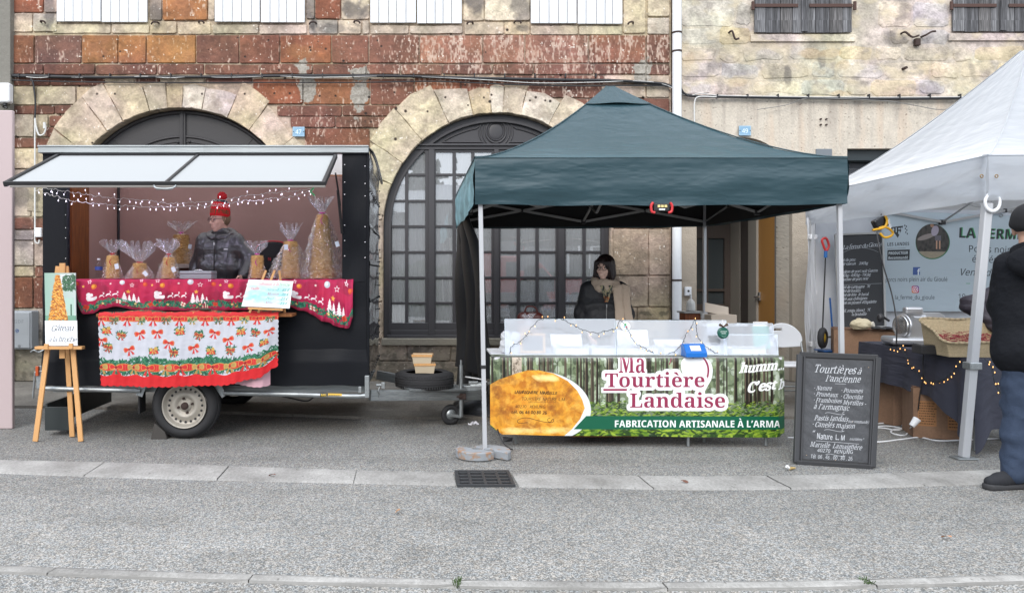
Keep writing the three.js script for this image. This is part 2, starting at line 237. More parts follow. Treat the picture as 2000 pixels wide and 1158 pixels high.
voussoirs(971, 443, 223, [[-84, -68, 282, 'b0a083'], [-68, -56, 290, 'b7a88c'], [-56, -41, 300, 'bcab8b', 0, 8], [-41, -25, 305, 'c0ae8e'], [-25, -12, 280, 'b9ab92', 14, -4], [-12, -3, 270, 'b9a47c'], [-3, 3, 274, 'c2b6a0'], [3, 12, 272, 'b5a58a'], [12, 27, 272, 'c2b69f'], [27, 42, 290, 'bfae90'], [42, 58, 292, 'b5a486'], [58, 72, 285, 'ab9a7c'], [72, 85, 280, 'a69678']]);
// ---- rubble of the right-hand house
const pale = ['b6a488', 'bda98a', 'b2a184', 'c0a878', 'b99f6c', 'a8a196', 'b8ad9b', 'aca08a', 'c4b090', 'b0a594'];
{
  const r = rng(93);
  const blocked = (x0, y0, x1, y1) => [[1468, -60, 1665, 72], [1855, -60, 2070, 70]].some((b) => x1 > b[0] && x0 < b[2] && y1 > b[1] && y0 < b[3]);
  let y = -45; const hs = [46, 52, 36, 32, 34, 32];
  for (let q = 0; q < hs.length; q++) {
    const h = hs[q]; let x = 1332 - r() * 14;
    while (x < 2080) {
      const w = (q < 2 ? 60 + r() * 85 : 36 + r() * 62); let top = y + r() * 5, bot = y + h - r() * 5, x1 = x + w, skip = r() < 0.07;
      if (!skip) {
        let a = Math.max(x, 1329), b = Math.min(x1, 2090);
        if (blocked(a, top, b, bot)) { if (a < 1468 && b > 1468) b = 1466; else if (a < 1665) a = b; else if (a < 1855 && b > 1855) b = 1853; else a = b; }
        if (b - a > 14) { const j = 4.0, pts = [[a + 4 + r() * 4, top], [(a + b) / 2, top + (r() - 0.5) * 3], [b - 3 - r() * 6, top + r() * 2], [b, top + 6 + r() * 3], [b - r() * 2, bot - 5], [b - 6 - r() * 5, bot], [(a + b) / 2, bot + (r() - 0.5) * 3], [a + 5 + r() * 4, bot], [a, bot - 6], [a + r() * 2, top + 6]]; stones.push({ house: 'pale', poly: pts.map((p) => [p[0] + (r() - 0.5) * j, p[1] + (r() - 0.5) * j]), color: '#' + (q < 2 && r() < 0.5 ? ['a59f94', 'aaa396', 'b4a68c', 'b8aa90'][Math.floor(r() * 4)] : pale[Math.floor(r() * pale.length)]), proud: -0.010 + r() * 0.008 }); }
      }
      x = x1 + 3 + r() * 6;
    }
    y += h;
  }
}
// the colour and relief of the masonry over the whole front: stain, lime flecks, cement patches, soot
const FW = 2048, FH = 820, FX = 24, FY = 50;
const patch = [[590, 130, 15, 14], [600, 172, 16, 24], [708, 148, 26, 16], [702, 180, 20, 32], [1255, 140, 14, 22], [646, 60, 12, 4]];
const soot = [[612, 50, 12, 20, .7], [690, 18, 26, 20, .55], [660, 56, 60, 10, .35], [930, 8, 26, 20, .55], [1015, 20, 20, 26, .4], [40, 385, 26, 30, .4], [38, 462, 22, 30, .35], [95, 20, 10, 30, .45], [1020, 55, 16, 8, .4], [300, 20, 14, 26, .3], [1440, 90, 60, 30, .12], [1700, 30, 70, 40, .18], [1750, 75, 24, 14, .3], [1395, 125, 20, 12, .3], [1690, 160, 24, 9, .35], [1900, 140, 8, 20, .4], [1540, 150, 7, 16, .4], [1605, 118, 7, 14, .45]];
const orange = [[352, 100, 34, 26, .5], [590, 100, 28, 16, .45], [1580, 104, 26, 10, .5], [1625, 103, 20, 9, .5], [1635, 182, 30, 7, .6], [1440, 160, 20, 10, .35], [1830, 135, 30, 18, .3], [1345, 120, 16, 20, .4], [1650, 125, 16, 12, .4]];
const baseC = canvas(FW, FH, (g) => {
  g.fillStyle = '#b09d80'; g.fillRect(0, 0, FW, FH);
  g.fillStyle = '#b8a890'; g.fillRect(1329 + FX, 0, FW, FH);
  g.fillStyle = '#bcab96'; g.fillRect(1329 + FX, 190 + FY, FW, FH);
  g.fillStyle = '#8f897c'; g.fillRect(0, 604 + FY, 115 + FX, 300);
  g.fillStyle = '#8f8878'; g.fillRect(-5, -5, 21 + FX + 5, FH + 9);
  for (const s of stones) { g.fillStyle = s.color; g.beginPath(); s.poly.forEach((p, i) => g[i ? 'lineTo' : 'moveTo'](p[0] + FX, p[1] + FY)); g.closePath(); g.fill(); g.strokeStyle = s.color; g.lineWidth = 1.2; g.stroke(); }
});
const baseD = baseC.getContext('2d').getImageData(0, 0, FW, FH).data, bumpArr = new Uint8ClampedArray(FW * FH);
const holesP = []; { const r = rng(7); for (let i = 0; i < 46; i++) holesP.push([r() * 1300, 40 + r() * 240, 1.4 + r() * 2.2]); for (const q of [[190, 183], [225, 183], [395, 183], [478, 183], [536, 182], [566, 182], [655, 187], [624, 187], [770, 180], [890, 145], [870, 190], [945, 190], [960, 185], [1035, 196], [1065, 196], [545, 137], [1095, 147], [524, 78], [605, 92], [745, 90], [880, 66]]) holesP.push([q[0], q[1], 2.6]); }
const facC = pix(FW, FH, (X, Y) => {
  const px = X - FX, py = Y - FY, o = (Y * FW + X) * 4; let r = baseD[o], g = baseD[o + 1], b = baseD[o + 2];
  const right = px > 1329, red = r > g * 1.35 && !right;
  { const l = r * 0.35 + g * 0.5 + b * 0.15, s = red ? (r > 150 ? 0.30 : 0.20) : right ? 0.46 : 0.32; if (red && r > 150) { r *= 0.93; } r = lerp(r, l, s) * (right ? 1.06 : 1.02); g = lerp(g, l, s) * (right ? 1.05 : red ? 1.02 : 1.03); b = lerp(b, l, s) * (right ? 1.05 : red ? 0.98 : 1.06); if (!right && !red) { r *= 1.03; g *= 1.0; b *= 0.97; } if (red) { const ov = Math.max(0, r - 1.55 * l); r -= ov * 0.35; } }
  const n1 = fbm(px / 26, py / 26, 4, 11), n2 = vn(px / 2.1, py / 2.1, 3), n3 = fbm(px / 7, py / 7, 3, 23), n4 = fbm(px / 90, py / 60, 3, 41);
  let k = 1 + (n1 - 0.5) * 0.42 + (n2 - 0.5) * 0.14 + (n3 - 0.5) * 0.24; r *= k; g *= k * (1 + (n4 - 0.5) * 0.08); b *= k * (1 - (n4 - 0.5) * 0.1);
  let h = 120 + (n3 - 0.5) * 110 + (n2 - 0.5) * 50 + (n1 - 0.5) * 60;
  const mixc = (q, w) => { r = lerp(r, q[0], w); g = lerp(g, q[1], w); b = lerp(b, q[2], w); };
  // limewash left on the red stones
  if (!right && px > 20) {
    const zone = py > 66 && py < 190 ? sst(700, 860, px) * (py < 124 ? 0.85 : 0.7) : py >= 190 && py < 300 && px > 540 && px < 760 ? 0.25 : 0;
    const st = fbm(px / 5, py / 26, 4, 51) * 0.6 + vn(px / 2.4, py / 5, 52) * 0.4;
    const w = sst(0.64 - zone * 0.22, 0.80 - zone * 0.16, st) * (red ? 0.72 : 0.25); if (w > 0.01) { mixc([205, 186, 170], w); h += w * 30; }
    const fl = fbm(px / 4.2, py / 4.2, 2, 61), fd = red ? 0.835 - zone * 0.03 : 0.835; const wf = sst(fd, fd + 0.035, fl); if (wf > 0) { mixc([228, 221, 210], wf * 0.95); h += wf * 40; }
    const pink = sst(0.55, 0.75, fbm(px / 40, py / 30, 3, 71)); if (red) mixc([146, 100, 80], pink * 0.25);
  }
  if (!right && !red) { const d = sst(0.56, 0.74, fbm(px / 18, py / 14, 4, 81)); mixc([136, 122, 106], d * 0.36); }
  for (const p of patch) { const e = Math.hypot((px - p[0]) / p[2], (py - p[1]) / p[3]) + (n1 - 0.5) * 1.7 + (n3 - 0.5) * 0.8, w = sst(1.06, 0.9, e); if (w > 0) { const c = 150 + (n2 - 0.5) * 34 + (n3 - 0.5) * 40; mixc([c + 4, c - 2, c - 12], w); h += 30 * w; } }
  for (const p of soot) { const e = Math.hypot((px - p[0]) / p[2], (py - p[1]) / p[3]) + (n1 - 0.5) * 1.9, w = sst(1.15, 0.5, e) * p[4]; if (w > 0) mixc([58, 56, 58], w * (0.6 + n3 * 0.6)); }
  for (const p of orange) { const e = Math.hypot((px - p[0]) / p[2], (py - p[1]) / p[3]) + (n1 - 0.5) * 1.2, w = sst(1.1, 0.5, e) * p[4]; if (w > 0) mixc([184, 138, 86], w * 0.5); }
  for (const p of holesP) { if (Math.abs(px - p[0]) < 5 && Math.abs(py - p[1]) < 5) { const w = sst(p[2], p[2] * 0.5, Math.hypot(px - p[0], py - p[1])); mixc([45, 36, 32], w * 0.9); h -= w * 110; } }
  if (right && py < 190) { const st = sst(0.5, 0.72, fbm(px / 34, py / 22, 4, 91)); mixc([196, 182, 152], st * 0.5); const dk = sst(0.62, 0.8, fbm(px / 22, py / 14, 4, 95)); mixc([136, 128, 120], dk * 0.45); h += (fbm(px / 12, py / 12, 3, 97) - 0.5) * 120; }
  if (right && py >= 186) {                                     // streaked render
    const w0 = sst(186, 196, py + (n3 - 0.5) * 14), c = 1 + (n1 - 0.5) * 0.10 + (n2 - 0.5) * 0.1; const sx = fbm(px / 13, py / 160, 4, 33), d = sst(0.5, 0.75, sx) * sst(330, 200, py) * 0.4;
    r = lerp(r, 194 * c, w0); g = lerp(g, 185 * c, w0); b = lerp(b, 171 * c, w0); mixc([140, 130, 122], d * w0); mixc([200, 178, 156], sst(0.55, 0.8, fbm(px / 20, py / 130, 3, 35)) * 0.4 * w0); const pit = sst(0.8, 0.86, fbm(px / 3, py / 3, 2, 37)); mixc([110, 98, 88], pit * 0.6 * w0); h = lerp(h, 120 + (n2 - 0.5) * 40 - pit * 60, w0);
  }
  if (!right && py > 600 && py < 760) { const dk = sst(640, 750, py + (n1 - 0.5) * 60); mixc([84, 80, 68], dk * 0.45); const ms = sst(0.55, 0.7, fbm(px / 16, py / 12, 4, 99)); mixc([52, 52, 44], ms * 0.4); }
    bumpArr[Y * FW + X] = clamp(h, 0, 255); return [clamp(r, 0, 255), clamp(g, 0, 255), clamp(b, 0, 255)];
});
const facB = pix(FW, FH, (x, y) => { const k = bumpArr[y * FW + x]; return [k, k, k]; });
const mFac = M('masonry', 0xffffff, { map: tex(facC, { rep: [1, 1], mirror: true }), bumpMap: tex(facB, { data: true, rep: [1, 1], mirror: true }), bumpScale: 0.016, roughness: 0.93 });
function wallUV(g) { g = flat(g); const p = g.attributes.position, u = g.attributes.uv; for (let i = 0; i < p.count; i++) { const z = (p.getZ(i) + WD) * 0.7; u.setXY(i, (p.getX(i) / PX + 820 + FX + z / PX * 0.3) / FW, 1 - (534 - (p.getY(i) + z * 0.3 - EYE) / PX + FY) / FH); } return g; }
function stoneGeo(poly, zf, thick, bev) {
  const P = poly.map((p) => [wx(p[0]), wy(p[1])]), n = P.length; let cx = 0, cy = 0; P.forEach((p) => { cx += p[0] / n; cy += p[1] / n; });
  const inn = P.map((p) => { const dx = cx - p[0], dy = cy - p[1], l = Math.hypot(dx, dy), k = Math.min(0.4, bev / l); return [p[0] + dx * k, p[1] + dy * k]; });
  const v = []; const q = (a, b, c) => v.push(...a, ...b, ...c);
  for (let i = 0; i < n; i++) {
    const j = (i + 1) % n, a = [...inn[i], zf], b = [...inn[j], zf], A = [...P[i], zf - bev * 0.8], B = [...P[j], zf - bev * 0.8], A2 = [...P[i], zf - thick], B2 = [...P[j], zf - thick], c = [cx, cy, zf + bev * 0.3];
    if (n > 0) { q(c, b, a); q(a, b, B); q(a, B, A); q(A, B, B2); q(A, B2, A2); }
  }
  const g = new THREE.BufferGeometry(); g.setAttribute('position', new THREE.Float32BufferAttribute(v, 3));
  // outward winding whatever way the outline ran
  let area = 0; for (let i = 0; i < n; i++) { const j = (i + 1) % n; area += P[i][0] * P[j][1] - P[j][0] * P[i][1]; }
  if (area > 0) { const a = g.attributes.position.array; for (let i = 0; i < a.length; i += 9) for (let k = 0; k < 3; k++) { const t = a[i + 3 + k]; a[i + 3 + k] = a[i + 6 + k]; a[i + 6 + k] = t; } }
  g.computeVertexNormals(); return wallUV(g);
}
const arcPts = (cx, cy, R, a0, a1, n = 32) => Array.from({ length: n + 1 }, (_, i) => { const a = lerp(a0, a1, i / n); return [cx + R * Math.cos(a), cy + R * Math.sin(a)]; });
// --- red house
const redHouse = thing('stone_house', 'old house of red and beige stone with white shutters behind the trailer', 'house');
{
  const w = (x, y) => [wx(x), wy(y)];
  const openW = [...arcPts(wx(971), wy(443), 223 * PX, 0, Math.PI), w(748, 662), w(1194, 662)];
  const openD = [...arcPts(wx(350), wy(443), 233 * PX, 0, Math.PI), [wx(117), 0.03], [wx(583), 0.03]];
  const g = extr([w(20, 800), w(1312, 800), w(1312, -700), w(20, -700)].map((p) => [p[0], p[1]]), 0.45, 0, [openW, openD]).translate(0, 0, -WD - 0.45 - 0.018);
  const wall = mesh('wall', wallUV(g), mFac, redHouse);
  for (const s of stones) if (s.house === 'red') mesh(s.arch ? 'arch_stone' : 'stone', stoneGeo(s.poly, -WD + s.proud, 0.05 + s.proud, s.arch ? 0.008 : 0.006), mFac, wall);
  mesh('back_wall', span(wx(20), wx(1312), 0, wy(-700), -WD - 6.2, -WD - 6), mFac, redHouse); mesh('side_wall', span(wx(20), wx(20) + 0.2, 0, wy(-700), -WD - 6, -WD - 0.47), mFac, redHouse); mesh('side_wall', span(wx(1312) - 0.2, wx(1312), 0, wy(-700), -WD - 6, -WD - 0.47), mFac, redHouse);
  mesh('roof', span(wx(20) - 0.2, wx(1312), wy(-700), wy(-700) + 0.3, -WD - 6.4, -WD + 0.35), M('roof_tiles', L(0.25, 0.12, 0.08)), redHouse);
  // sill under the arched window
  mesh('window_sill', metres(span(wx(745), wx(1197), wy(674), wy(661), -WD - 0.2, -WD + 0.05, 0.008)), M('sill_stone', L(0.22, 0.2, 0.16), { bumpMap: grain(3), bumpScale: 0.006, roughness: 0.9 }), redHouse);
  // planked white shutters
  const mSh = M('white_paint', L(0.66, 0.675, 0.69), { roughness: 0.55, bumpMap: grain(2), bumpScale: 0.002 });
  for (const [x0, x1, yb] of [[112, 289, 43.5], [420, 596, 44], [723, 902, 46], [1036, 1215, 47]]) {
    const mid = (x0 + x1) / 2 + (x0 < 200 ? -1.5 : 1);
    for (const [a, b, dy] of [[x0, mid - 0.7, 0], [mid + 0.7, x1, 1.2]]) {
      const sh = group('shutter', redHouse), n = 5, xs = [0]; for (let i = 1; i < n; i++) xs.push((i + (rS() - 0.5) * 0.35) / n); xs.push(1);
      for (let i = 0; i < n; i++) mesh('plank', span(wx(lerp(a, b, xs[i])) + 0.003, wx(lerp(a, b, xs[i + 1])) - 0.003, wy(yb + dy), wy(-210), -WD + 0.012 + rS() * 0.005, -WD + 0.042 + rS() * 0.004, 0.004), mSh, sh);
    }
    for (const [hx, hy, s] of [[x0 - 32, 44, 1], [x1 + 22, 46, -1]]) if (hx > 30) mesh('shutter_hook', tube([V(wx(hx), wy(hy), -WD), V(wx(hx + 3 * s), wy(hy), -WD + 0.07), V(wx(hx + 10 * s), wy(hy + 1), -WD + 0.08), V(wx(hx + 13 * s), wy(hy + 5), -WD + 0.07)], 0.012, 6), mRust, redHouse);
  }
}
// --- the arched window with its panes, bars and carved head
{
  const win = group('arched_window', redHouse), m = M('dark_brown_paint', L(0.045, 0.043, 0.047), { roughness: 0.42 }), zf = -WD - 0.13, cx = 971, cy = 443;
  const ring = (R1, R0, bottom, z, dep) => { const o = [...arcPts(wx(cx), wy(cy), R1 * PX, 0, Math.PI, 40), [wx(cx - R1), wy(bottom)], [wx(cx + R1), wy(bottom)]], i = [...arcPts(wx(cx), wy(cy), R0 * PX, 0, Math.PI, 40), [wx(cx - R0), wy(bottom - 18)], [wx(cx + R0), wy(bottom - 18)]]; return extr(o, dep, 0.004, [i]).translate(0, 0, z); };
  mesh('frame', ring(222, 210, 660, zf - 0.06, 0.08), m, win); mesh('frame_moulding', ring(213, 208, 650, zf - 0.04, 0.07), m, win);
  const R = 209, reach = (x) => cy - Math.sqrt(Math.max(0, R * R - (x - cx) ** 2));
  const vb = (x0, x1, y0, y1, z0, z1, r = 0.005) => span(wx(x0), wx(x1), wy(y1), wy(y0), z0, z1, r);
  mesh('transom', [vb(cx - 176, cx + 176, 279, 283, zf, zf + 0.075), vb(cx - 180, cx + 180, 283, 290, zf - 0.05, zf + 0.045)], m, win);
  // carved head: a sunk panel with an oval and mouldings
  const seg = (Rr, y) => { const a = Math.asin((cy - y) / Rr); return arcPts(wx(cx), wy(cy), Rr * PX, a, Math.PI - a, 24); };
  mesh('head_panel', extr(seg(211, 281), 0.03).translate(0, 0, zf - 0.05), m, win);
  const line3 = (pts, r) => tube(pts.map((p) => V(p[0], p[1], zf - 0.014)), r, 6, 60);
  for (const s of [-1, 1]) { const a0 = Math.asin((cy - 274) / 200); const arc = arcPts(wx(cx), wy(cy), 200 * PX, s > 0 ? Math.acos(34 / 200) : Math.PI - Math.acos(34 / 200), s > 0 ? a0 : Math.PI - a0, 14); const inner = []; for (let i = 0; i <= 8; i++) { const t = lerp(Math.PI * 0.30, -Math.PI * 0.26, i / 8); inner.push([wx(cx + s * 34 * Math.cos(t) * 0.98), wy(254 - 32 * Math.sin(t))]); } mesh('panel_moulding', [line3([...inner.reverse(), ...arc.slice(1)], 0.012), line3([[wx(cx + s * 26), wy(274)], [wx(cx + s * 105), wy(274)]], 0.012)], m, win); }
  for (const [rr, t] of [[20, 0.016], [15.5, 0.009], [27, 0.012]]) mesh('oval_moulding', tube(arcPts(wx(cx), wy(253), rr * PX, 0, Math.PI * 2, 28).slice(0, -1).map((p) => V(p[0], wy(253) + (p[1] - wy(253)) * 1.12, zf - 0.014)), t, 6, 60, true), m, win);
  const oval = new THREE.SphereGeometry(14.5 * PX, 20, 10).scale(1, 1.12, 0.10).translate(wx(cx), wy(253), zf - 0.018); mesh('oval_boss', oval, m, win);
  const glass = M('window_glass', L(0.93, 0.96, 0.98), { physical: true, transmission: 1, metalness: 0.45, roughness: 0.01, ior: 1.8, thickness: 0 });
  const sash = [[763, 838, [[766, 791], [797, 829]]], [848, 968, [[853, 885], [891, 922], [928, 960]]], [974, 1094, [[981, 1012], [1018, 1049], [1055, 1087]]], [1104, 1179, [[1110, 1142], [1148, 1176]]]];
  const ys = [294, 339, 391, 441, 492, 542.6, 592.7, 643];
  mesh('mullion', [vb(837, 849, 290, 655, zf - 0.05, zf + 0.05), vb(1093, 1105, 290, 655, zf - 0.05, zf + 0.05), vb(966.5, 975.5, 290, 655, zf - 0.04, zf + 0.06)], m, win);
  mesh('bottom_rail', [vb(762, 1180, 646, 659, zf - 0.05, zf + 0.04), vb(755, 1187, 655.5, 661.5, zf - 0.04, zf + 0.08)], m, win);
  for (const [s0, s1, cols] of sash) {
    const outer = s0 < 800 || s1 > 1150;
    const st = []; for (const [a, b] of [[s0, cols[0][0] - 1.5], [cols[cols.length - 1][1] + 1.5, s1]]) if (b - a > 1.5) st.push(vb(a, b, Math.max(290, reach(a < cx ? b : a) - 4), 648, zf - 0.03, zf + 0.022));
    st.push(vb(s0, s1, 289.5, 295, zf - 0.03, zf + 0.021)); mesh('sash', st, m, win);
    for (let i = 1; i < cols.length; i++) mesh('glazing_bar', vb(cols[i - 1][1] - 0.4, cols[i][0] + 0.4, 294, 648, zf - 0.02, zf + 0.014), m, win);
    for (let j = 1; j < ys.length - 1; j++) mesh('glazing_bar', vb(Math.max(s0 + 1, cx - Math.sqrt(R * R - Math.max(0, cy - ys[j]) ** 2) * 1.0), Math.min(s1 - 1, cx + Math.sqrt(R * R - Math.max(0, cy - ys[j]) ** 2)), ys[j] - 2.6, ys[j] + 2.6, zf - 0.02, zf + 0.010), m, win);
    for (const [a, b] of cols) for (let j = 0; j < ys.length - 1; j++) { const t = (rS() - 0.5) * 0.02, t2 = (rS() - 0.5) * 0.03; const g = new THREE.PlaneGeometry((b - a + 3) * PX, (ys[j + 1] - ys[j]) * PX, 1, 1).rotateX(t).rotateY(t2).translate(wx((a + b) / 2), wy((ys[j] + ys[j + 1]) / 2), zf - 0.006); const top = outer && j === 0 && (a < 792 && a > 760 || a > 1147); if (top) { const sgn = a < cx ? 1 : -1, x0 = a < cx ? b + 1 : a - 1, pts = [[x0, 341], [x0, reach(x0) - 3]]; for (let k = 1; k < 6; k++) { const x = x0 - sgn * k * 5; if (reach(x) < 339) pts.push([x, reach(x) - 3]); } const xe = cx - sgn * Math.sqrt(R * R - (cy - 341) ** 2); pts.push([xe, 341]); const sg = new THREE.ShapeGeometry(new THREE.Shape(pts.map((p) => new THREE.Vector2(wx(p[0]), wy(p[1]))))).translate(0, 0, zf - 0.006); mesh('pane', sg, glass, win); } else mesh('pane', g, glass, win); }
  }
  const cur = (x0, x1, z) => sheet(120, 2, (u, v) => [wx(lerp(x0, x1, u)), wy(lerp(225, 662, v)), z + 0.03 * Math.sin(u * (x1 - x0) * 0.55) + 0.015 * Math.sin(u * (x1 - x0) * 0.23 + 1)]);
  mesh('curtain', [cur(752, 905, zf - 0.16), cur(1010, 1190, zf - 0.2)], M('net_curtain', L(0.09, 0.095, 0.10), { roughness: 0.95 }), win);
  const room = M('dark_room', L(0.05, 0.05, 0.05), { roughness: 0.9 }), zb = zf - 1.6;
  mesh('room', [span(wx(700), wx(1240), wy(700), wy(180), zb - 0.1, zb), span(wx(700), wx(740), wy(700), wy(180), zb, zf - 0.33), span(wx(1200), wx(1240), wy(700), wy(180), zb, zf - 0.33), span(wx(700), wx(1240), wy(180), wy(160), zb - 0.1, zf - 0.33), span(wx(700), wx(1240), wy(720), wy(700), zb - 0.1, zf - 0.33)], room, win);
}
// --- the arched door behind the trailer
{
  const door = group('arched_door', redHouse), m = M('near_black_paint', L(0.03, 0.028, 0.03), { roughness: 0.5, bumpMap: grain(2), bumpScale: 0.001 }), z = -WD - 0.16, cx = wx(350), cy = wy(443);
  const s = [...arcPts(cx, cy, 231 * PX, 0, Math.PI, 40), [wx(119), 0.03], [wx(581), 0.03]];
  mesh('door_leaf', extr(s, 0.05).translate(0, 0, z - 0.05), m, door);
  const bentArc = (R, r, dz = 0) => tube(arcPts(cx, cy, R * PX, 0.02, Math.PI - 0.02, 40).map((p) => V(p[0], p[1], z + dz)), r, 8, 80);
  mesh('moulding', [bentArc(180, 0.02), bentArc(170, 0.012)], m, door); mesh('moulding', bentArc(228, 0.03), m, door);
  mesh('meeting_stile', [span(wx(344), wx(349), wy(443), wy(216), z, z + 0.03, 0.006), span(wx(351), wx(356), wy(443), wy(216), z, z + 0.03, 0.006), span(wx(348.5), wx(351.5), wy(443), wy(216), z, z + 0.045, 0.005)], m, door);
  for (const a of [-58, -38, 38, 58]) { const t = (90 - a) * Math.PI / 180, p = (R) => V(cx + R * PX * Math.cos(t), cy + R * PX * Math.sin(t), z + 0.001); mesh('board_edge', bar(p(184), p(224), 0.012, 0.012), m, door); }
  for (const [x, y] of [[303, 281], [340, 274], [363, 273], [401, 281], [272, 296], [430, 296]]) mesh('stud', new THREE.SphereGeometry(0.022, 10, 8).translate(wx(x), wy(y), z + 0.005), m, door);
}
// --- pale house on the right
const paleHouse = thing('rendered_house', 'pale house of rough rubble above smooth render with weathered grey shutters', 'house');
{
  const w = (x, y) => [wx(x), wy(y)];
  const segArc = arcPts(wx(1452), wy(362), 94 * PX, 0, Math.PI, 24);
  const openE = [...segArc, [wx(1358), 0.03], [wx(1546), 0.03]];
  const openG = [w(1656, 290), w(1656, 746), w(2075, 746), w(2075, 290)];
  const g = extr([w(1329, 800), w(2900, 800), w(2900, -600), w(1329, -600)], 0.45, 0, [openE, openG]).translate(0, 0, -WD - 0.45);
  const wall = mesh('wall', wallUV(g), mFac, paleHouse);
  for (const s of stones) if (s.house === 'pale') mesh('stone', stoneGeo(s.poly, -WD + 0.012 + s.proud, 0.05, 0.012), mFac, wall);
  const rend = M('plain_render', L(0.36, 0.31, 0.25), { roughness: 0.95, bumpMap: grain(1), bumpScale: 0.01 });
  mesh('roof', span(wx(1312), wx(2900), wy(-600), wy(-600) + 0.3, -WD - 6, -WD + 0.3), M('roof_tiles', L(0.25, 0.12, 0.08)), paleHouse);
  mesh('string_course', wallUV(span(wx(1466), wx(1670), wy(82), wy(68), -WD - 0.02, -WD + 0.03, 0.006)), mFac, paleHouse); mesh('string_course', wallUV(span(wx(1852), wx(2090), wy(80), wy(66), -WD - 0.02, -WD + 0.03, 0.006)), mFac, paleHouse);
  // weathered shutters
  const grey = pix(256, 512, (x, y) => { const f = vn(x / 3, y / 130, 5) * 0.5 + vn(x / 1.4, y / 40, 6) * 0.3 + fbm(x / 30, y / 120, 3, 8) * 0.4; const k = 36 + Math.pow(f, 1.3) * 120; return [k, k * 1.0, k * 1.02]; });
  const mg = [0, 1, 2].map((i) => M('weathered_plank', [0xffffff, 0xd0d0d2, 0xe4e0dc][i], { map: tex(grey, { rep: [2.6, 1] }), bumpMap: tex(grey, { data: true, rep: [2.6, 1] }), bumpScale: 0.004, roughness: 0.9 }));
  for (const [x0, x1, yb] of [[1472, 1662, 66], [1858, 2050, 64]]) {
    const mid = (x0 + x1) / 2 + 1;
    [[x0, mid - 1], [mid + 1, x1]].forEach(([a, b], half) => {
      const sh = group('shutter', paleHouse), n = 4, xs = [0, 0.22 + rS() * 0.08, 0.48 + rS() * 0.06, 0.74 + rS() * 0.06, 1];
      for (let i = 0; i < n; i++) { const zz = -WD + 0.012 + rS() * 0.008; const g = span(wx(lerp(a, b, xs[i])) + 0.003, wx(lerp(a, b, xs[i + 1])) - 0.003, wy(yb - rS() * 1.5), wy(-200), zz, zz + 0.03, 0.004); const gg = metres(g); const uu = gg.attributes.uv; const off = rS(); for (let k = 0; k < uu.count; k++) uu.setX(k, uu.getX(k) + off); mesh('plank', gg, mg[i % 3], sh); }
      const e = half ? b : a; mesh('strap_hinge', [span(wx(Math.min(e, e + (half ? -84 : 84))), wx(Math.max(e, e + (half ? -84 : 84))), wy(16.5), wy(10), -WD + 0.05, -WD + 0.062, 0.003), rod(V(wx(e + (half ? 4 : -4)), wy(22), -WD + 0.06), V(wx(e + (half ? 4 : -4)), wy(6), -WD + 0.06), 0.022)], M('rusty_strap', L(0.075, 0.04, 0.032), { roughness: 0.85 }), sh);
      if (half === 0) mesh('cover_strip', metres(span(wx(mid - 6), wx(mid + 7), wy(yb - 2), wy(-200), -WD + 0.048, -WD + 0.07, 0.004)), mg[1], sh);
    });
  }
  for (const q of [[1424, 64, 1432, 80, 1440, 78], [1760, 66, 1775, 76, 1790, 72], [1800, 72, 1812, 66, 1822, 64]]) mesh('wall_hook', tube([V(wx(q[0]), wy(q[1]), -WD), V(wx(q[0] + 2), wy(q[1]), -WD + 0.08), V(wx(q[2]), wy(q[3]), -WD + 0.09), V(wx(q[4]), wy(q[5]), -WD + 0.07)], 0.014, 6), mRust, paleHouse);
  mesh('iron_bracket', span(wx(1784), wx(1794), wy(91), wy(77), -WD + 0.01, -WD + 0.07, 0.01), mRust, paleHouse);
  mesh('iron_pin', rod(V(wx(1764), wy(135), -WD), V(wx(1764), wy(135), -WD + 0.09), 0.02), mRust, paleHouse);
  for (const [x, y] of [[1603, 233], [1614, 233], [1603, 244], [1614, 244]]) mesh('wall_plug', rod(V(wx(x), wy(y), -WD), V(wx(x), wy(y), -WD + 0.03), 0.012), mRust, paleHouse);
  mesh('grey_plate', [span(wx(1594), wx(1625), wy(306), wy(291), -WD, -WD + 0.02, 0.004)], M('grey_plate', L(0.16, 0.18, 0.2)), paleHouse);
  // entrance recess: right-hand side with a yellow door, glazed door at the back
  const rx = wx(1546), zAt = (px) => -725 * WD / (px - 820) * 1.0;
  const plast = M('grey_plaster', L(0.23, 0.215, 0.2), { roughness: 0.95, bumpMap: grain(1.5), bumpScale: 0.006 }), light = M('light_trim', L(0.30, 0.28, 0.25), { roughness: 0.8 }), dark = M('dark_trim', L(0.07, 0.06, 0.055), { roughness: 0.7 });
  const side = group('entrance_recess', paleHouse), zb = -12.65, zf = -WD - 0.44, top = wy(262);
  const rp = (z0, z1, m, name, x = rx, t = 0.15) => mesh(name, span(x, x + t, 0.03, top, z1, z0), m, side);
  rp(zf, zAt(1513), plast, 'plaster_reveal'); rp(zAt(1513), zAt(1479), M('yellow_door_paint', L(0.40, 0.20, 0.055), { roughness: 0.55 }), 'yellow_door', rx + 0.02); rp(zAt(1479), zAt(1463), light, 'door_frame', rx - 0.015); rp(zAt(1463), zAt(1446), dark, 'dark_panel'); rp(zAt(1446), zb, light, 'wall_strip', rx - 0.005);
  mesh('door_handle', [rod(V(rx + 0.02, wy(584), zAt(1482)), V(rx - 0.06, wy(584), zAt(1482)), 0.018), rod(V(rx - 0.06, wy(584), zAt(1482)), V(rx - 0.06, wy(583), zAt(1490)), 0.014), span(rx - 0.01, rx + 0.02, wy(592), wy(574), zAt(1483) - 0.03, zAt(1483) + 0.03, 0.006)], mChrome, side);
  mesh('recess_wall', [span(wx(1330) - 0.2, wx(1358), 0.03, top, zb, zf), span(wx(1340), rx + 0.2, top, top + 0.15, zb, zf)], plast, side);
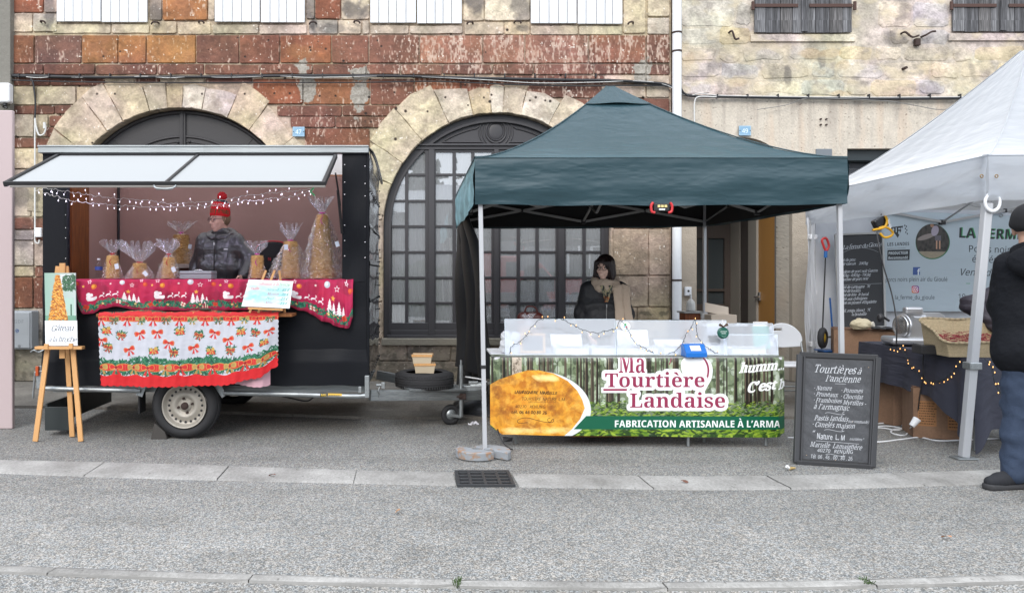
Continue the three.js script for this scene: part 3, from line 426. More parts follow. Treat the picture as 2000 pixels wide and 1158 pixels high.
  const k = 12.65 / WD, bx = (px) => (px - 820) * 12.65 / F, by = (py) => EYE - (py - 534) * 12.65 / F, db = M('brown_door', L(0.06, 0.045, 0.038), { roughness: 0.6 });
  const bd = group('glazed_door', paleHouse);
  mesh('door_frame', [span(bx(1300), bx(1361), 0.03, top, zb - 0.1, zb), span(bx(1416), bx(1445), 0.03, top, zb - 0.1, zb - 0.003), span(bx(1361), bx(1416), by(465), top, zb - 0.1, zb - 0.002), span(bx(1361), bx(1416), 0.03, by(594), zb - 0.1, zb - 0.002), span(bx(1361), bx(1416), by(569), by(564), zb - 0.1, zb - 0.002), span(bx(1380), bx(1384), by(594), by(465), zb - 0.1, zb + 0.004)], db, bd);
  for (const [a, b, c, d] of [[1361, 1380, 465, 564], [1384, 1416, 465, 564], [1361, 1380, 569, 594], [1384, 1416, 569, 594]]) mesh('pane', span(bx(a), bx(b), by(d), by(c), zb - 0.06, zb - 0.05), M('dark_glass', L(0.05, 0.06, 0.065), { roughness: 0.12 }), bd);
  // stone pilasters either side of the recess
  mesh('pilaster', metres(span(wx(1327), wx(1359), 0.03, wy(300), -WD - 0.05, -WD + 0.06, 0.012)), rend, paleHouse);
  mesh('pilaster', metres(span(wx(1545), wx(1583), 0.03, wy(300), -WD - 0.05, -WD + 0.05, 0.012)), rend, paleHouse);
  // garage opening with its roller door
  const gr = group('roller_door', paleHouse), mr = M('roller_slats', L(0.10, 0.105, 0.12), { roughness: 0.5, metalness: 0.3 });
  mesh('shutter_box', span(wx(1656), wx(2075), wy(312), wy(290), -WD - 0.42, -WD - 0.1, 0.01), M('shutter_box', L(0.02, 0.03, 0.035), { roughness: 0.4 }), gr);
  for (let y = 312; y < 745; y += 12) mesh('slat', span(wx(1656), wx(2075), wy(Math.min(746, y + 11.6)), wy(y), -WD - 0.36, -WD - 0.33, 0.008), mr, gr);
}
// --- what is fixed on the fronts
function plate(px, py, num, lab) { const g = canvas(128, 96, (c) => { c.fillStyle = '#7fa3bd'; c.fillRect(0, 0, 128, 96); c.strokeStyle = '#9fbccd'; c.lineWidth = 5; c.strokeRect(3, 3, 122, 90); label(c, num, 64, 72, '62px sans-serif', '#dfe8ea', { align: 'center' }); c.fillStyle = '#6d6a66'; c.beginPath(); c.arc(10, 48, 4, 0, 7); c.arc(118, 48, 4, 0, 7); c.fill(); }); const t = thing('house_number', lab, 'number plate', [wx(px), wy(py), -WD + 0.03]); const m = M('number_face', 0xffffff, { map: tex(g), roughness: 0.35 }); mesh('plate', box(0.165, 0.135, 0.012, 0, 0, 0, 0.003), M('enamel', S('#7fa3bd'), { roughness: 0.35 }), t); mesh('number', new THREE.PlaneGeometry(0.158, 0.128).translate(0, 0, 0.0075), m, t); mesh('screw', [rod(V(-0.07, 0, 0.006), V(-0.07, 0, 0.013), 0.006), rod(V(0.07, 0, 0.006), V(0.07, 0, 0.013), 0.006)], mRust, t); return t; }
plate(583.5, 258, '47', 'small blue enamel house number plate reading 47 beside the left arch'); plate(1454, 256, '49', 'small blue enamel house number plate reading 49 on pale render');
{ // rainwater pipe between the houses
  const x = wx(1318.5), z = -WD + 0.09, t = thing('drainpipe', 'white rainwater pipe running down between the two houses', 'drainpipe', [x, 0, z]);
  mesh('pipe', rod(V(0, wy(624), 0), V(0, 11, 0), 0.062, 0.062, 20), M('white_pvc', L(0.74, 0.76, 0.78), { roughness: 0.45 }), t);
  mesh('pipe_foot', rod(V(0, 0.03, 0), V(0, wy(624) + 0.01, 0), 0.075, 0.075, 20), M('cast_iron_pipe', L(0.03, 0.03, 0.03)), t);
  for (const y of [68, 547, 104]) mesh('pipe_clip', [rod(V(0, wy(y) - 0.012, 0), V(0, wy(y) + 0.012, 0), 0.067, 0.067, 20), rod(V(0, wy(y), -0.05), V(0, wy(y), -0.1), 0.01)], mRust, t);
}
{ // cables
  const z = WD - 0.06, blk = M('black_cable', L(0.02, 0.021, 0.024), { roughness: 0.55 }), wh = M('white_cable', L(0.62, 0.62, 0.6), { roughness: 0.5 });
  const sag = (s, r, m, d = z, n = 6) => mesh('cable', tube(path(d, s), r, n, 120), m, cab);
  const cab = thing('cable_bundle', 'bundle of black cables with a white wire running along both house fronts', 'cable', [0, 0, 0]);
  sag('-60,142 30,148 120,150 220,151 330,150 440,150 560,148 680,148 800,149 900,152 1010,154 1110,156 1190,157 1250,160 1310,167 1330,182 1350,187 1430,189 1560,191 1700,193 1850,192 1990,191 2080,191', 0.02, blk);
  sag('-60,144 40,146 150,149 260,150 380,149 500,147 620,147 760,147 880,150 1000,153 1120,155 1200,156 1260,162 1320,172 1345,186 1480,189 1650,192 1800,191 2080,189', 0.012, blk, z + 0.025);
  sag('50,150 75,152 105,149 150,151 190,150 235,151 280,149 330,152 380,149 430,151 490,150 540,148 590,151 680,150 770,148 850,151 950,156 1050,162 1180,160 1240,158 1300,165 1345,188 1360,182 1400,186 1500,188 1700,190 2080,187', 0.0055, wh, z - 0.012);
  for (let i = 0; i < 34; i++) { const x = 40 + i * 59, y = x < 1200 ? 150 : x < 1340 ? 165 : 190; if (x < 1200 || x > 1345) mesh('cable_clip', span(wx(x), wx(x + 2), wy(y + 4), wy(y - 4), -z - 0.03, -z + 0.028, 0.002), blk, cab); }
  const low = tag(mesh('lower_cable', tube(path(z, '-60,153 40,157 160,160 300,161 520,161 700,161 850,159 1000,165 1150,168 1250,167 1310,170 1335,184'), 0.009, 6, 100), blk), 'thin black cable strung just below the thick bundle over the left arch', 'cable');
  const drop = thing('hanging_cable', 'dark cable dropping from the bundle at left to a white hooked end', 'cable');
  mesh('cable', tube(path(z, '55,148 62,158 66,178 68,205 67,232'), 0.012, 6, 40), blk, drop); mesh('cable_end', tube(path(z, '67,230 70,250 76,264 84,262 88,250 86,240'), 0.012, 6, 40), wh, drop); mesh('end_cap', rod(at(86, 251, z), at(86, 239, z), 0.02), wh, drop);
  tag(mesh('pipe_cable', tube(path(z - 0.04, '1328,-60 1329,20 1328,78 1330,120 1329,160 1334,178 1345,188'), 0.012, 6, 60), blk), 'black cable clipped to the wall right of the white rainwater pipe', 'cable');
  tag(mesh('white_wire', tube(path(z - 0.03, '1400,189 1362,190 1358,196 1357,240 1356,300 1356,360'), 0.009, 6, 60), wh), 'thin white wire dropping from the cable bundle beside the dark tent roof', 'wire');
  tag(mesh('slack_wire', tube(path(z - 0.02, '1480,214 1540,204 1570,193 1590,192 1740,198 1790,206 1840,214 1890,206 1930,194'), 0.005, 6, 60), M('grey_wire', L(0.2, 0.2, 0.19))), 'thin slack grey wire sagging on the pale render under the cables', 'wire');
  const con = thing('conduit', 'white vertical conduit with a small white junction box left of the trailer', 'conduit');
  mesh('conduit_pipe', rod(at(67, 232, z), at(67, 470, z), 0.011), wh, con); mesh('junction_box', box(0.09, 0.13, 0.05, ...at(74, 454, z).toArray(), 0.01), mWhite, con); mesh('loop', tube(path(z, '67,468 69,474 74,475 76,468'), 0.011, 6), wh, con);
}
{ // grey meter box
  const p = at(45, 644, WD - 0.1), t = thing('meter_box', 'grey gas meter cabinet with raised letters GDF on the wall at far left', 'meter box', [p.x, p.y, -WD]); const W = 0.325, H = 0.52, m = M('grey_plastic', L(0.27, 0.29, 0.31), { roughness: 0.6 });
  mesh('cabinet', box(W, H, 0.2, 0, 0, 0.1, 0.02), m, t); mesh('door', box(W - 0.035, H - 0.04, 0.02, -0.005, 0, 0.205, 0.008), m, t); mesh('latch', rod(V(0, -H / 2 + 0.05, 0.21), V(0, -H / 2 + 0.05, 0.222), 0.018), M('latch', L(0.15, 0.16, 0.17)), t);
  const c = canvas(256, 256, (g) => { g.fillStyle = '#8b9094'; g.fillRect(0, 0, 256, 256); label(g, 'GDF', 128, 90, 'bold 74px sans-serif', '#75797d', { align: 'center' }); g.strokeStyle = '#27406b'; g.lineWidth = 12; g.beginPath(); g.arc(100, 200, 22, 3.6, 8.6); g.stroke(); g.beginPath(); g.moveTo(74, 206); g.lineTo(130, 190); g.stroke(); });
  mesh('lettering', new THREE.PlaneGeometry(0.24, 0.24).translate(-0.005, 0.06, 0.2165), M('meter_print', 0xffffff, { map: tex(c), roughness: 0.6 }), t);
}
{ // wall and lamp of the next house at the left edge
  const t = thing('neighbour_wall', 'grey cement wall of the next house at the left edge', 'wall'), x1 = (19 - 820) * 10.5 / F;
  mesh('wall', metres(span(x1 - 4, x1, 0, 11, -WD - 0.3, -10.5, 0.01)), M('grey_cement', L(0.20, 0.19, 0.165), { roughness: 0.95, bumpMap: grain(1.4), bumpScale: 0.01 }), t);
  const p = at(4, 181, 10.4), b = thing('alarm_box', 'white plastic box with a small black lens below, left edge of the wall', 'alarm box', [p.x, p.y, -10.5]);
  mesh('housing', box(0.2, 0.27, 0.12, 0, 0, 0.06, 0.03, 4), mWhite, b); mesh('lens', [rod(V(0.02, -0.13, 0.06), V(0.03, -0.19, 0.1), 0.022, 0.03), rod(V(0.03, -0.19, 0.1), V(0.06, -0.21, 0.1), 0.015)], mBlackPlastic, b);
  const pk = thing('pink_panel', 'plain dusty pink panel standing upright at the left edge of the frame', 'panel', [(23 - 820) * 7.5 / F, 0, -7.5]);
  mesh('board', span(-1.3, 0, 0.0, EYE + 319 * 7.5 / F, -0.05, 0, 0.012), M('pink_coating', L(0.47, 0.38, 0.38), { roughness: 0.9 }), pk);
}

// ---------- the black food trailer ----------
function settle(t, x, y, z) { t.position.set(x, y, z); for (const c of t.children) c.position.sub(V(x, y, z)); return t; }   // puts a thing's origin at its base
const TD = 7.15, tx = (px, d = TD) => (px - 820) * d / F, ty = (py, d = TD) => EYE - (py - 534) * d / F;
const TB = -8.86, XL = tx(82), XR = tx(718), CT = 1.462;
const mTrailer = M('black_coated_sheet', L(0.009, 0.010, 0.013), { physical: true, roughness: 0.5, specularIntensity: 0.28, bumpMap: grain(1.2), bumpScale: 0.001 });
const mGloss = M('glossy_black_sheet', L(0.012, 0.012, 0.014), { physical: true, roughness: 0.16, clearcoat: 0.8, clearcoatRoughness: 0.08 });
const mLining = M('taupe_lining', L(0.37, 0.23, 0.205), { roughness: 0.85, bumpMap: grain(1), bumpScale: 0.0015 });
const mDark = M('dark_frame', L(0.022, 0.022, 0.024), { roughness: 0.5 });
const trailer = thing('food_trailer', 'black food trailer with raised white flap, serving counter and galvanised rails', 'trailer');
{
  const t = trailer, zf = -TD;
  mesh('front_panel', sheet(60, 24, (u, v) => { const x = lerp(XL, XR, u), y = lerp(CT, 0.80, v); const c = 0.5 + 0.5 * Math.tanh((u - 0.8) * 4); return [x, y, zf + 0.006 * Math.sin(u * 17 + v * 2) * c * v + 0.004 * Math.sin(v * 9 + u * 8)]; }), mTrailer, t);
  mesh('front_panel_core', span(XL, XR, 0.52, CT - 0.01, zf - 0.05, zf - 0.015), mDark, t);
  mesh('bottom_lip', sheet(80, 20, (u, v) => { const x = lerp(XL, XR, u), w = v < 0.35 ? v / 0.35 : 1 - (v - 0.35) / 0.65 * 0.6; const dent = 0.012 * Math.sin(u * 23) * sst(0.6, 0.9, u) + 0.006 * Math.sin(u * 57); return [x, lerp(0.815, 0.475, v) + dent * 0.4, zf + 0.004 + (0.02 + dent * 0.8) * Math.max(0, w)]; }), mTrailer, t);
  for (const px of [470, 520, 578, 610, 665, 712]) mesh('rivet', new THREE.SphereGeometry(0.007, 8, 6).translate(tx(px), ty(705 + (px % 3)), zf + 0.005), mChrome, t);
  mesh('left_pillar', span(XL, tx(132), CT, 2.64, zf - 0.04, zf, 0.004), mTrailer, t);
  mesh('right_pillar', sheet(10, 40, (u, v) => [lerp(tx(668), XR, u), lerp(2.64, CT - 0.02, v), zf + 0.008 * Math.sin(v * 13 + u) * Math.sin(u * Math.PI) + 0.004]), mTrailer, t);
  mesh('pillar_core', span(tx(668), XR - 0.01, CT, 2.63, zf - 0.045, zf - 0.012), mDark, t);
  for (const y of [322, 356, 380, 440, 470, 500]) for (const px of [673, 713]) mesh('rivet', new THREE.SphereGeometry(0.008, 8, 6).translate(tx(px), ty(y + (px > 700 ? 3 : 0)), zf + 0.005), mChrome, t);
  for (const y of [395, 420, 445, 465, 505, 530]) mesh('rivet', new THREE.SphereGeometry(0.007, 8, 6).translate(tx(128), ty(y), zf + 0.003), mChrome, t);
  mesh('pillar_edge', [rod(V(tx(131), CT, zf + 0.004), V(tx(131), 2.6, zf + 0.004), 0.011), rod(V(XR + 0.004, 0.55, zf + 0.004), V(XR + 0.004, 2.63, zf + 0.004), 0.014)], mTrailer, t);
  mesh('roof_rail', [span(XL - 0.02, XR + 0.012, 2.636, 2.698, zf - 0.06, zf + 0.05, 0.006), span(XL - 0.02, XR + 0.012, 2.69, 2.704, zf - 0.06, zf + 0.062, 0.003)], mGalv, t);
  mesh('roof', span(XL, XR, 2.66, 2.663, TB, zf - 0.06), M('translucent_roof', L(0.9, 0.89, 0.88), { physical: true, transmission: 0.85, thickness: 0, roughness: 1 }), t);
  // the side with its overlapping dented sheets
  const side = mesh('side_wall', sheet(30, 130, (u, v) => { const y = lerp(2.66, 0.5, v), k = v * 6.3, f = k - Math.floor(k); return [XR + 0.014 + 0.006 * Math.exp(-f * 5) + 0.006 * Math.sin(u * 7 + Math.floor(k) * 2.1 + v * 9) * Math.sin(v * 23 + u * 2) + 0.002 * Math.sin(v * 61), y, lerp(zf, TB, u)]; }), mGloss, t);
  const rv = []; for (let k = 1; k < 7; k++) for (let i = 0; i < 9; i++) rv.push(new THREE.SphereGeometry(0.009, 6, 5).translate(XR + 0.022, 2.66 - k * 2.16 / 6.3 - 0.03, lerp(zf - 0.05, TB + 0.05, i / 8))); for (let k = 0; k < 16; k++) rv.push(new THREE.SphereGeometry(0.009, 6, 5).translate(XR + 0.022, 2.6 - k * 0.135, TB + 0.03)); mesh('rivets', rv, mDark, t);
  mesh('side_core', span(XR - 0.03, XR - 0.004, 0.52, 2.64, TB, zf - 0.045), mDark, t);
  mesh('side_edge', tube([V(XR, 2.69, zf - 0.02), V(XR + 0.03, 2.67, zf - 0.1), V(XR + 0.045, 2.6, TB + 0.3), V(XR + 0.045, 2.56, TB)], 0.016, 6), mGloss, t);
  mesh('left_wall', span(XL, XL + 0.02, 0.52, 2.64, TB, zf - 0.04), mTrailer, t); mesh('left_lining', span(XL + 0.021, XL + 0.035, 0.55, 2.635, TB + 0.03, zf - 0.045), mLining, t);
  mesh('back_wall', span(XL, XR, 0.5, 2.64, TB - 0.03, TB), mTrailer, t); mesh('back_lining', span(XL + 0.036, XR - 0.031, 0.55, 2.635, TB + 0.002, TB + 0.022), mLining, t);
  mesh('corner_strip', rod(V(XL + 0.05, 0.6, TB + 0.035), V(XL + 0.05, 2.63, TB + 0.035), 0.014), mDark, t);
  mesh('wood_post', metres(span(XL + 0.036, XL + 0.06, 0.6, 2.62, -8.02, -7.62)), M('brown_board', L(0.28, 0.15, 0.07), { map: tex(woodC, { rep: [1, 1] }), roughness: 0.6 }), t);
  for (let i = 0; i < 4; i++) mesh('roof_bow', span(XL + 0.5 + i * 0.62, XL + 0.53 + i * 0.62, 2.62, 2.655, TB + 0.02, zf - 0.06, 0.004), mGalv, t);
  mesh('floor', span(XL, XR, 0.48, 0.53, TB, zf - 0.05), mPly, t);
  mesh('counter', metres(span(XL + 0.03, tx(668), CT - 0.03, CT, -7.62, zf + 0.01, 0.006)), mPly, t);
  mesh('back_shelf', span(tx(320, 8.55), tx(420, 8.55), ty(524, 8.55), ty(516, 8.55), -8.83, -8.35, 0.005), M('pale_shelf', L(0.4, 0.33, 0.28)), t);
  // flap
  const hy = 2.615, hz = zf + 0.03, oy = ty(359, 6.2), oz = -6.2, fl = group('flap', t); fl.position.set(tx(388), hy, hz); fl.rotation.x = Math.atan2(hy - oy, oz - hz);
  const LN = Math.hypot(hy - oy, oz - hz), fx0 = tx(5, 6.2) - fl.position.x, fx1 = tx(635, 6.2) - fl.position.x, mid = tx(322, 6.2) - fl.position.x;
    const mFl = M('white_flap_sheet', L(0.37, 0.385, 0.39), { physical: true, transmission: 0.25, thickness: 0, roughness: 1 });
  mesh('flap_lining', span(fx0 + 0.03, mid - 0.012, -0.006, -0.0005, 0.01, LN - 0.015), mFl, fl); mesh('flap_lining', span(mid + 0.012, fx1 - 0.03, -0.006, -0.0005, 0.01, LN - 0.015), mFl, fl);
  mesh('flap_frame', [span(fx0, fx0 + 0.03, -0.025, 0.018, 0, LN, 0.003), span(fx1 - 0.03, fx1, -0.025, 0.018, 0, LN, 0.003), span(mid - 0.012, mid + 0.012, -0.022, 0.016, 0.01, LN - 0.02, 0.003), span(fx0, fx1, -0.012, 0.019, LN - 0.015, LN + 0.004, 0.003), span(fx0 + 0.03, fx1 - 0.03, -0.016, 0.017, -0.03, 0.01, 0.003)], mDark, fl);
  mesh('flap_edge', span(fx0 + 0.05, fx1, -0.03, -0.013, LN - 0.02, LN + 0.006, 0.003), M('worn_aluminium', L(0.32, 0.30, 0.28), { metalness: 0.3, roughness: 0.6 }), fl);
  mesh('flap_latch', [tube([V(mid - 0.09, -0.01, LN + 0.01), V(mid - 0.07, -0.025, LN + 0.03), V(mid + 0.07, -0.025, LN + 0.03), V(mid + 0.09, -0.01, LN + 0.01)], 0.008, 6), span(mid - 0.08, mid + 0.05, -0.05, -0.035, LN - 0.01, LN + 0.005, 0.003)], mGalv, fl);
  mesh('gas_strut', [rod(V(tx(655, 6.55), ty(338, 6.55), -6.55), V(tx(664, 7.1), ty(400, 7.1), -7.12), 0.008), rod(V(tx(660, 6.9), ty(372, 6.9), -6.88), V(tx(667, 7.1), ty(455, 7.1), -7.13), 0.013)], mDark, t);
  // chassis, rails and running gear
  const ry = (px) => ty(757 + (px - 85) * 0.0236);
  const rail = (a, b) => tube([V(tx(a), ry(a), zf + 0.05), V(tx((a + b) / 2), ry((a + b) / 2), zf + 0.05), V(tx(b), ry(b), zf + 0.05)], 0.022, 10, 24);
  mesh('side_rail', rail(88, 278), mGalv, t); mesh('side_rail', tube([V(tx(440), ry(440), zf + 0.05), V(tx(580), ry(580), zf + 0.05), V(tx(705), ry(705), zf + 0.05), V(tx(716), ry(716) + 0.01, zf + 0.045), V(tx(719), ry(719) + 0.06, zf + 0.03)], 0.024, 10, 40), mGalv, t);
  mesh('rail_bracket', [bar(V(tx(283), ty(750), zf + 0.04), V(tx(275), ty(772), zf + 0.05), 0.06, 0.012), bar(V(tx(424), ty(748), zf + 0.04), V(tx(441), ty(772), zf + 0.05), 0.06, 0.012), span(tx(713), tx(722), ty(775), ty(732), zf, zf + 0.07, 0.006), span(tx(701), tx(707), ty(765), ty(753), zf + 0.03, zf + 0.08, 0.004)], mGalv, t);
  const stk = canvas(256, 48, (g) => { g.fillStyle = '#c9a227'; g.fillRect(0, 0, 256, 48); g.fillStyle = '#111'; g.fillRect(0, 0, 92, 48); label(g, 'MIL', 8, 38, 'bold 40px sans-serif', '#d8b430'); label(g, 'REMORQUES', 100, 34, 'bold 24px sans-serif', '#1a1a10', { sx: 0.95 }); });
  mesh('sticker', sheet(12, 6, (u, v) => { const a = lerp(0.9, -0.6, v), px = lerp(627, 669, u); return [tx(px), ry(px) + 0.0252 * Math.sin(a), zf + 0.05 + 0.0252 * Math.cos(a)]; }), M('sticker_print', 0xffffff, { map: tex(stk), roughness: 0.4 }), t);
  mesh('chassis_beam', [span(XL + 0.05, XR - 0.02, 0.40, 0.478, zf - 0.16, zf - 0.1), span(XL + 0.05, XR - 0.02, 0.40, 0.478, TB + 0.1, TB + 0.16), span(tx(367) - 0.05, tx(367) + 0.05, 0.3, 0.399, TB, zf - 0.12)], mGalv, t);
  mesh('side_skirt', [span(XL + 0.002, XL + 0.02, 0.07, 0.30, -8.7, -7.2), span(XL, XL + 0.24, 0.05, 0.27, -7.21, -7.19, 0.004)], M('dark_green_board', L(0.025, 0.032, 0.033), { roughness: 0.45 }), t);
  mesh('corner_bracket', [span(XL - 0.05, XL + 0.03, 0.45, 0.66, zf - 0.03, zf + 0.02, 0.004)], mGalv, t); mesh('support_rod', [rod(V(XL - 0.09, 0.36, zf), V(XL - 0.06, 0.6, zf + 0.02), 0.009), rod(V(XL - 0.06, 0.6, zf + 0.02), V(XL + 0.05, 0.62, zf + 0.02), 0.009)], mGalv, t); mesh('rope_hook', [tube([V(XL - 0.1, 0.79, zf + 0.02), V(XL - 0.06, 0.81, zf + 0.04), V(XL - 0.02, 0.79, zf + 0.03), V(XL + 0.03, 0.82, zf)], 0.008, 6)], mGalv, t);
  mesh('side_light', span(XL - 0.045, XL - 0.02, 0.57, 0.66, zf + 0.021, zf + 0.045, 0.004), M('orange_lens', L(0.45, 0.08, 0.02), { roughness: 0.3 }), t);
  const wheel = (px, z, out) => {
    const w = group('wheel', t), r = 0.305; w.position.set(tx(px), r, z); if (!out) w.rotation.y = Math.PI;
    const P = []; for (let i = 0; i <= 22; i++) { const a = lerp(-0.55, Math.PI + 0.55, i / 22); P.push([0.245 + 0.062 * Math.sin(a) * (Math.sin(a) > 0.8 ? 0.97 : 1), -0.09 * Math.cos(a)]); }
    mesh('tyre', lathe(P, 56).rotateX(Math.PI / 2), mRubber, w);
    const tr = []; for (const zz of [-0.045, -0.015, 0.015, 0.045]) tr.push(new THREE.TorusGeometry(0.304, 0.004, 4, 64).translate(0, 0, zz)); mesh('tread', tr, mRubber, w);
    const rimM = M('dusty_steel_rim', L(0.42, 0.39, 0.34), { metalness: 0.45, roughness: 0.5, bumpMap: grain(2), bumpScale: 0.002 });
    mesh('rim', lathe([[0.195, 0.06], [0.205, 0.088], [0.2, 0.094], [0.188, 0.085], [0.178, 0.05], [0.16, 0.035], [0.14, 0.04], [0.115, 0.058], [0.09, 0.062], [0.075, 0.04], [0.05, 0.036], [0.045, 0.06], [0.0, 0.064]], 48).rotateX(Math.PI / 2), rimM, w);
    for (let i = 0; i < 20; i++) { const a = i / 20 * Math.PI * 2; mesh('rim_hole', new THREE.CylinderGeometry(0.0115, 0.0115, 0.006, 10).rotateX(Math.PI / 2).translate(0.153 * Math.cos(a), 0.153 * Math.sin(a), 0.038), mDark, w); }
    for (let i = 0; i < 4; i++) { const a = i / 4 * Math.PI * 2 + 0.25; mesh('wheel_nut', new THREE.CylinderGeometry(0.012, 0.012, 0.02, 6).rotateX(Math.PI / 2).translate(0.066 * Math.cos(a), 0.066 * Math.sin(a), 0.05), mRust, w); }
    mesh('hub_cap', lathe([[0.034, 0.06], [0.033, 0.082], [0, 0.086]], 20).rotateX(Math.PI / 2), mRust, w); return w;
  };
  wheel(367, -7.11, true); wheel(367, TB + 0.02, false);
  mesh('mudguard', [span(tx(272), tx(275), 0.22, 0.42, zf - 0.12, zf + 0.04, 0.003), lathe([[0.36, -0.1], [0.365, 0.1]], 40).rotateX(Math.PI / 2).translate(tx(367), 0.305, -7.11)].slice(0, 1), mRubber, t);
  mesh('wheel_chock', extr([[0, 0], [0.14, 0], [0.12, 0.06], [0.03, 0.14]], 0.12, 0.004).translate(tx(303), 0.004, -7.16), M('dark_wood_chock', L(0.05, 0.045, 0.04)), t);
  const A = at(722, 772, 7.25), B = at(938, 771, 7.8), A2 = V(A.x, A.y, -8.7);
  const db = (a, b) => bar(a, b, 0.10, 0.06, 0.006); mesh('drawbar', db(A, B), mGalv, t); mesh('drawbar', db(A2, B.clone().add(V(-0.02, 0, -0.05))), mGalv, t);
  mesh('drawbar_plate', [bar(at(790, 758, 7.5), at(902, 758, 7.75), 0.02, 0.25), span(B.x - 0.22, B.x + 0.02, B.y + 0.05, B.y + 0.1, B.z - 0.08, B.z + 0.04, 0.01)], mGalv, t);
  mesh('coupling', [rod(B.clone().add(V(-0.1, 0.09, 0)), B.clone().add(V(0.06, 0.1, 0)), 0.035), span(B.x - 0.12, B.x - 0.02, B.y + 0.1, B.y + 0.14, B.z - 0.03, B.z + 0.03, 0.008)], mGalv, t);
  const J = at(900, 770, 7.74), jw = group('jockey_wheel', t), jc = at(880, 808, 7.74);
  mesh('stem', [rod(V(J.x, ty(812, 7.74), J.z + 0.05), V(J.x, ty(712, 7.74), J.z + 0.05), 0.022), rod(V(J.x, ty(712, 7.74), J.z + 0.05), V(J.x, ty(702, 7.74), J.z + 0.05), 0.012), bar(V(J.x, ty(812, 7.74), J.z + 0.05), V(jc.x, jc.y, J.z + 0.07), 0.03, 0.02)], mGalv, jw);
  mesh('clamp', [span(J.x - 0.06, J.x + 0.05, J.y - 0.04, J.y + 0.02, J.z + 0.01, J.z + 0.085, 0.008), rod(V(J.x - 0.09, J.y - 0.01, J.z + 0.09), V(J.x + 0.01, J.y - 0.01, J.z + 0.09), 0.01)], mRust, jw);
  mesh('small_tyre', new THREE.TorusGeometry(0.075, 0.028, 12, 32).rotateY(0.35).translate(jc.x, 0.104, J.z + 0.03), mRubber, jw); mesh('small_rim', lathe([[0.055, -0.015], [0.055, 0.015], [0.02, 0.022], [0, 0.022]], 20).rotateX(Math.PI / 2).rotateY(0.35).translate(jc.x, 0.104, J.z + 0.03), mGalv, jw);
  mesh('hitch_pin', [span(tx(745, 7.3), tx(752, 7.3), ty(758, 7.3), ty(746, 7.3), -7.32, -7.26, 0.004), rod(at(735, 752, 7.3), at(752, 752, 7.3), 0.012), tube([at(741, 756, 7.25), at(739, 764, 7.24), at(742, 770, 7.25), at(740, 776, 7.25)], 0.006, 5)], mGalv, t);
  mesh('under_cable', tube([at(540, 771, 7.6), at(570, 778, 7.6), at(600, 783, 7.6), at(612, 776, 7.6)], 0.008, 6), mBlackPlastic, t);
  settle(t, tx(400), 0, -8);
}
{ // spare tyre on the drawbar and two wooden punnets on it
  const p = at(829, 741, 7.72), t = thing('spare_tyre', 'worn black spare tyre lying flat on the trailer drawbar', 'tyre', [p.x, p.y - 0.085, p.z]);
  const P = []; for (let i = 0; i <= 24; i++) { const a = lerp(-0.6, Math.PI + 0.6, i / 24); P.push([0.225 + 0.072 * Math.sin(a), 0.085 - 0.085 * Math.cos(a)]); }
  mesh('carcass', lathe(P, 60), mRubber, t); const tr = []; for (const y of [0.05, 0.073, 0.097, 0.12]) tr.push(new THREE.TorusGeometry(0.2945, 0.0045, 4, 70).rotateX(Math.PI / 2).translate(0, y, 0)); for (let i = 0; i < 72; i++) { const a = i / 72 * Math.PI * 2; for (const y of [0.036, 0.134]) tr.push(box(0.006, 0.026, 0.012, 0.2905, y, 0).rotateY(a)); } mesh('tread', tr, M('tread_rubber', L(0.03, 0.03, 0.032), { roughness: 0.85 }), t);
  mesh('inner_disc', lathe([[0.18, 0.05], [0.17, 0.06], [0, 0.06]], 30), mRust, t);
  const mP = M('poplar', L(0.55, 0.46, 0.33), { map: tex(woodC, { rep: [1, 1] }), roughness: 0.8 }); mP.map = null;
  const punnet = (lab, x, y, z, w, turn) => { const q = thing('wooden_punnet', lab, 'punnet', [x, y, z], turn, 'punnets on the spare tyre'), h = 0.095, d = 0.13, k = 0.86;
    const wall4 = (s) => sheet(6, 3, (u, v) => s(u, v)); mesh('side', [wall4((u, v) => [lerp(-w, w, u) / 2 * lerp(1, k, v), lerp(h, 0, v) + 0.003 * Math.sin(u * 5), d / 2 * lerp(1, k, v)]), wall4((u, v) => [lerp(w, -w, u) / 2 * lerp(1, k, v), lerp(h, 0, v), -d / 2 * lerp(1, k, v)]), wall4((u, v) => [w / 2 * lerp(1, k, v), lerp(h, 0, v), lerp(d, -d, u) / 2 * lerp(1, k, v)]), wall4((u, v) => [-w / 2 * lerp(1, k, v), lerp(h, 0, v), lerp(-d, d, u) / 2 * lerp(1, k, v)])], mP, q);
    for (const [z0, z1] of [[d / 2 + 0.001, d / 2 + 0.004], [-d / 2 - 0.004, -d / 2 - 0.001]]) mesh('rim_strip', span(-w / 2 - 0.003, w / 2 + 0.003, h - 0.022, h + 0.003, z0, z1), mWood, q); mesh('bottom', span(-w / 2 * k, w / 2 * k, 0.001, 0.006, -d / 2 * k, d / 2 * k), mP, q); return q; };
  punnet('lower of two pale wooden punnets stacked on the spare tyre', p.x + 0.0, p.y + 0.086 - 0.01, p.z + 0.05, 0.21, 0.04); punnet('upper wooden punnet, tilted, on top of the stack on the spare tyre', p.x - 0.02, p.y + 0.165, p.z + 0.05, 0.2, -0.1);
}
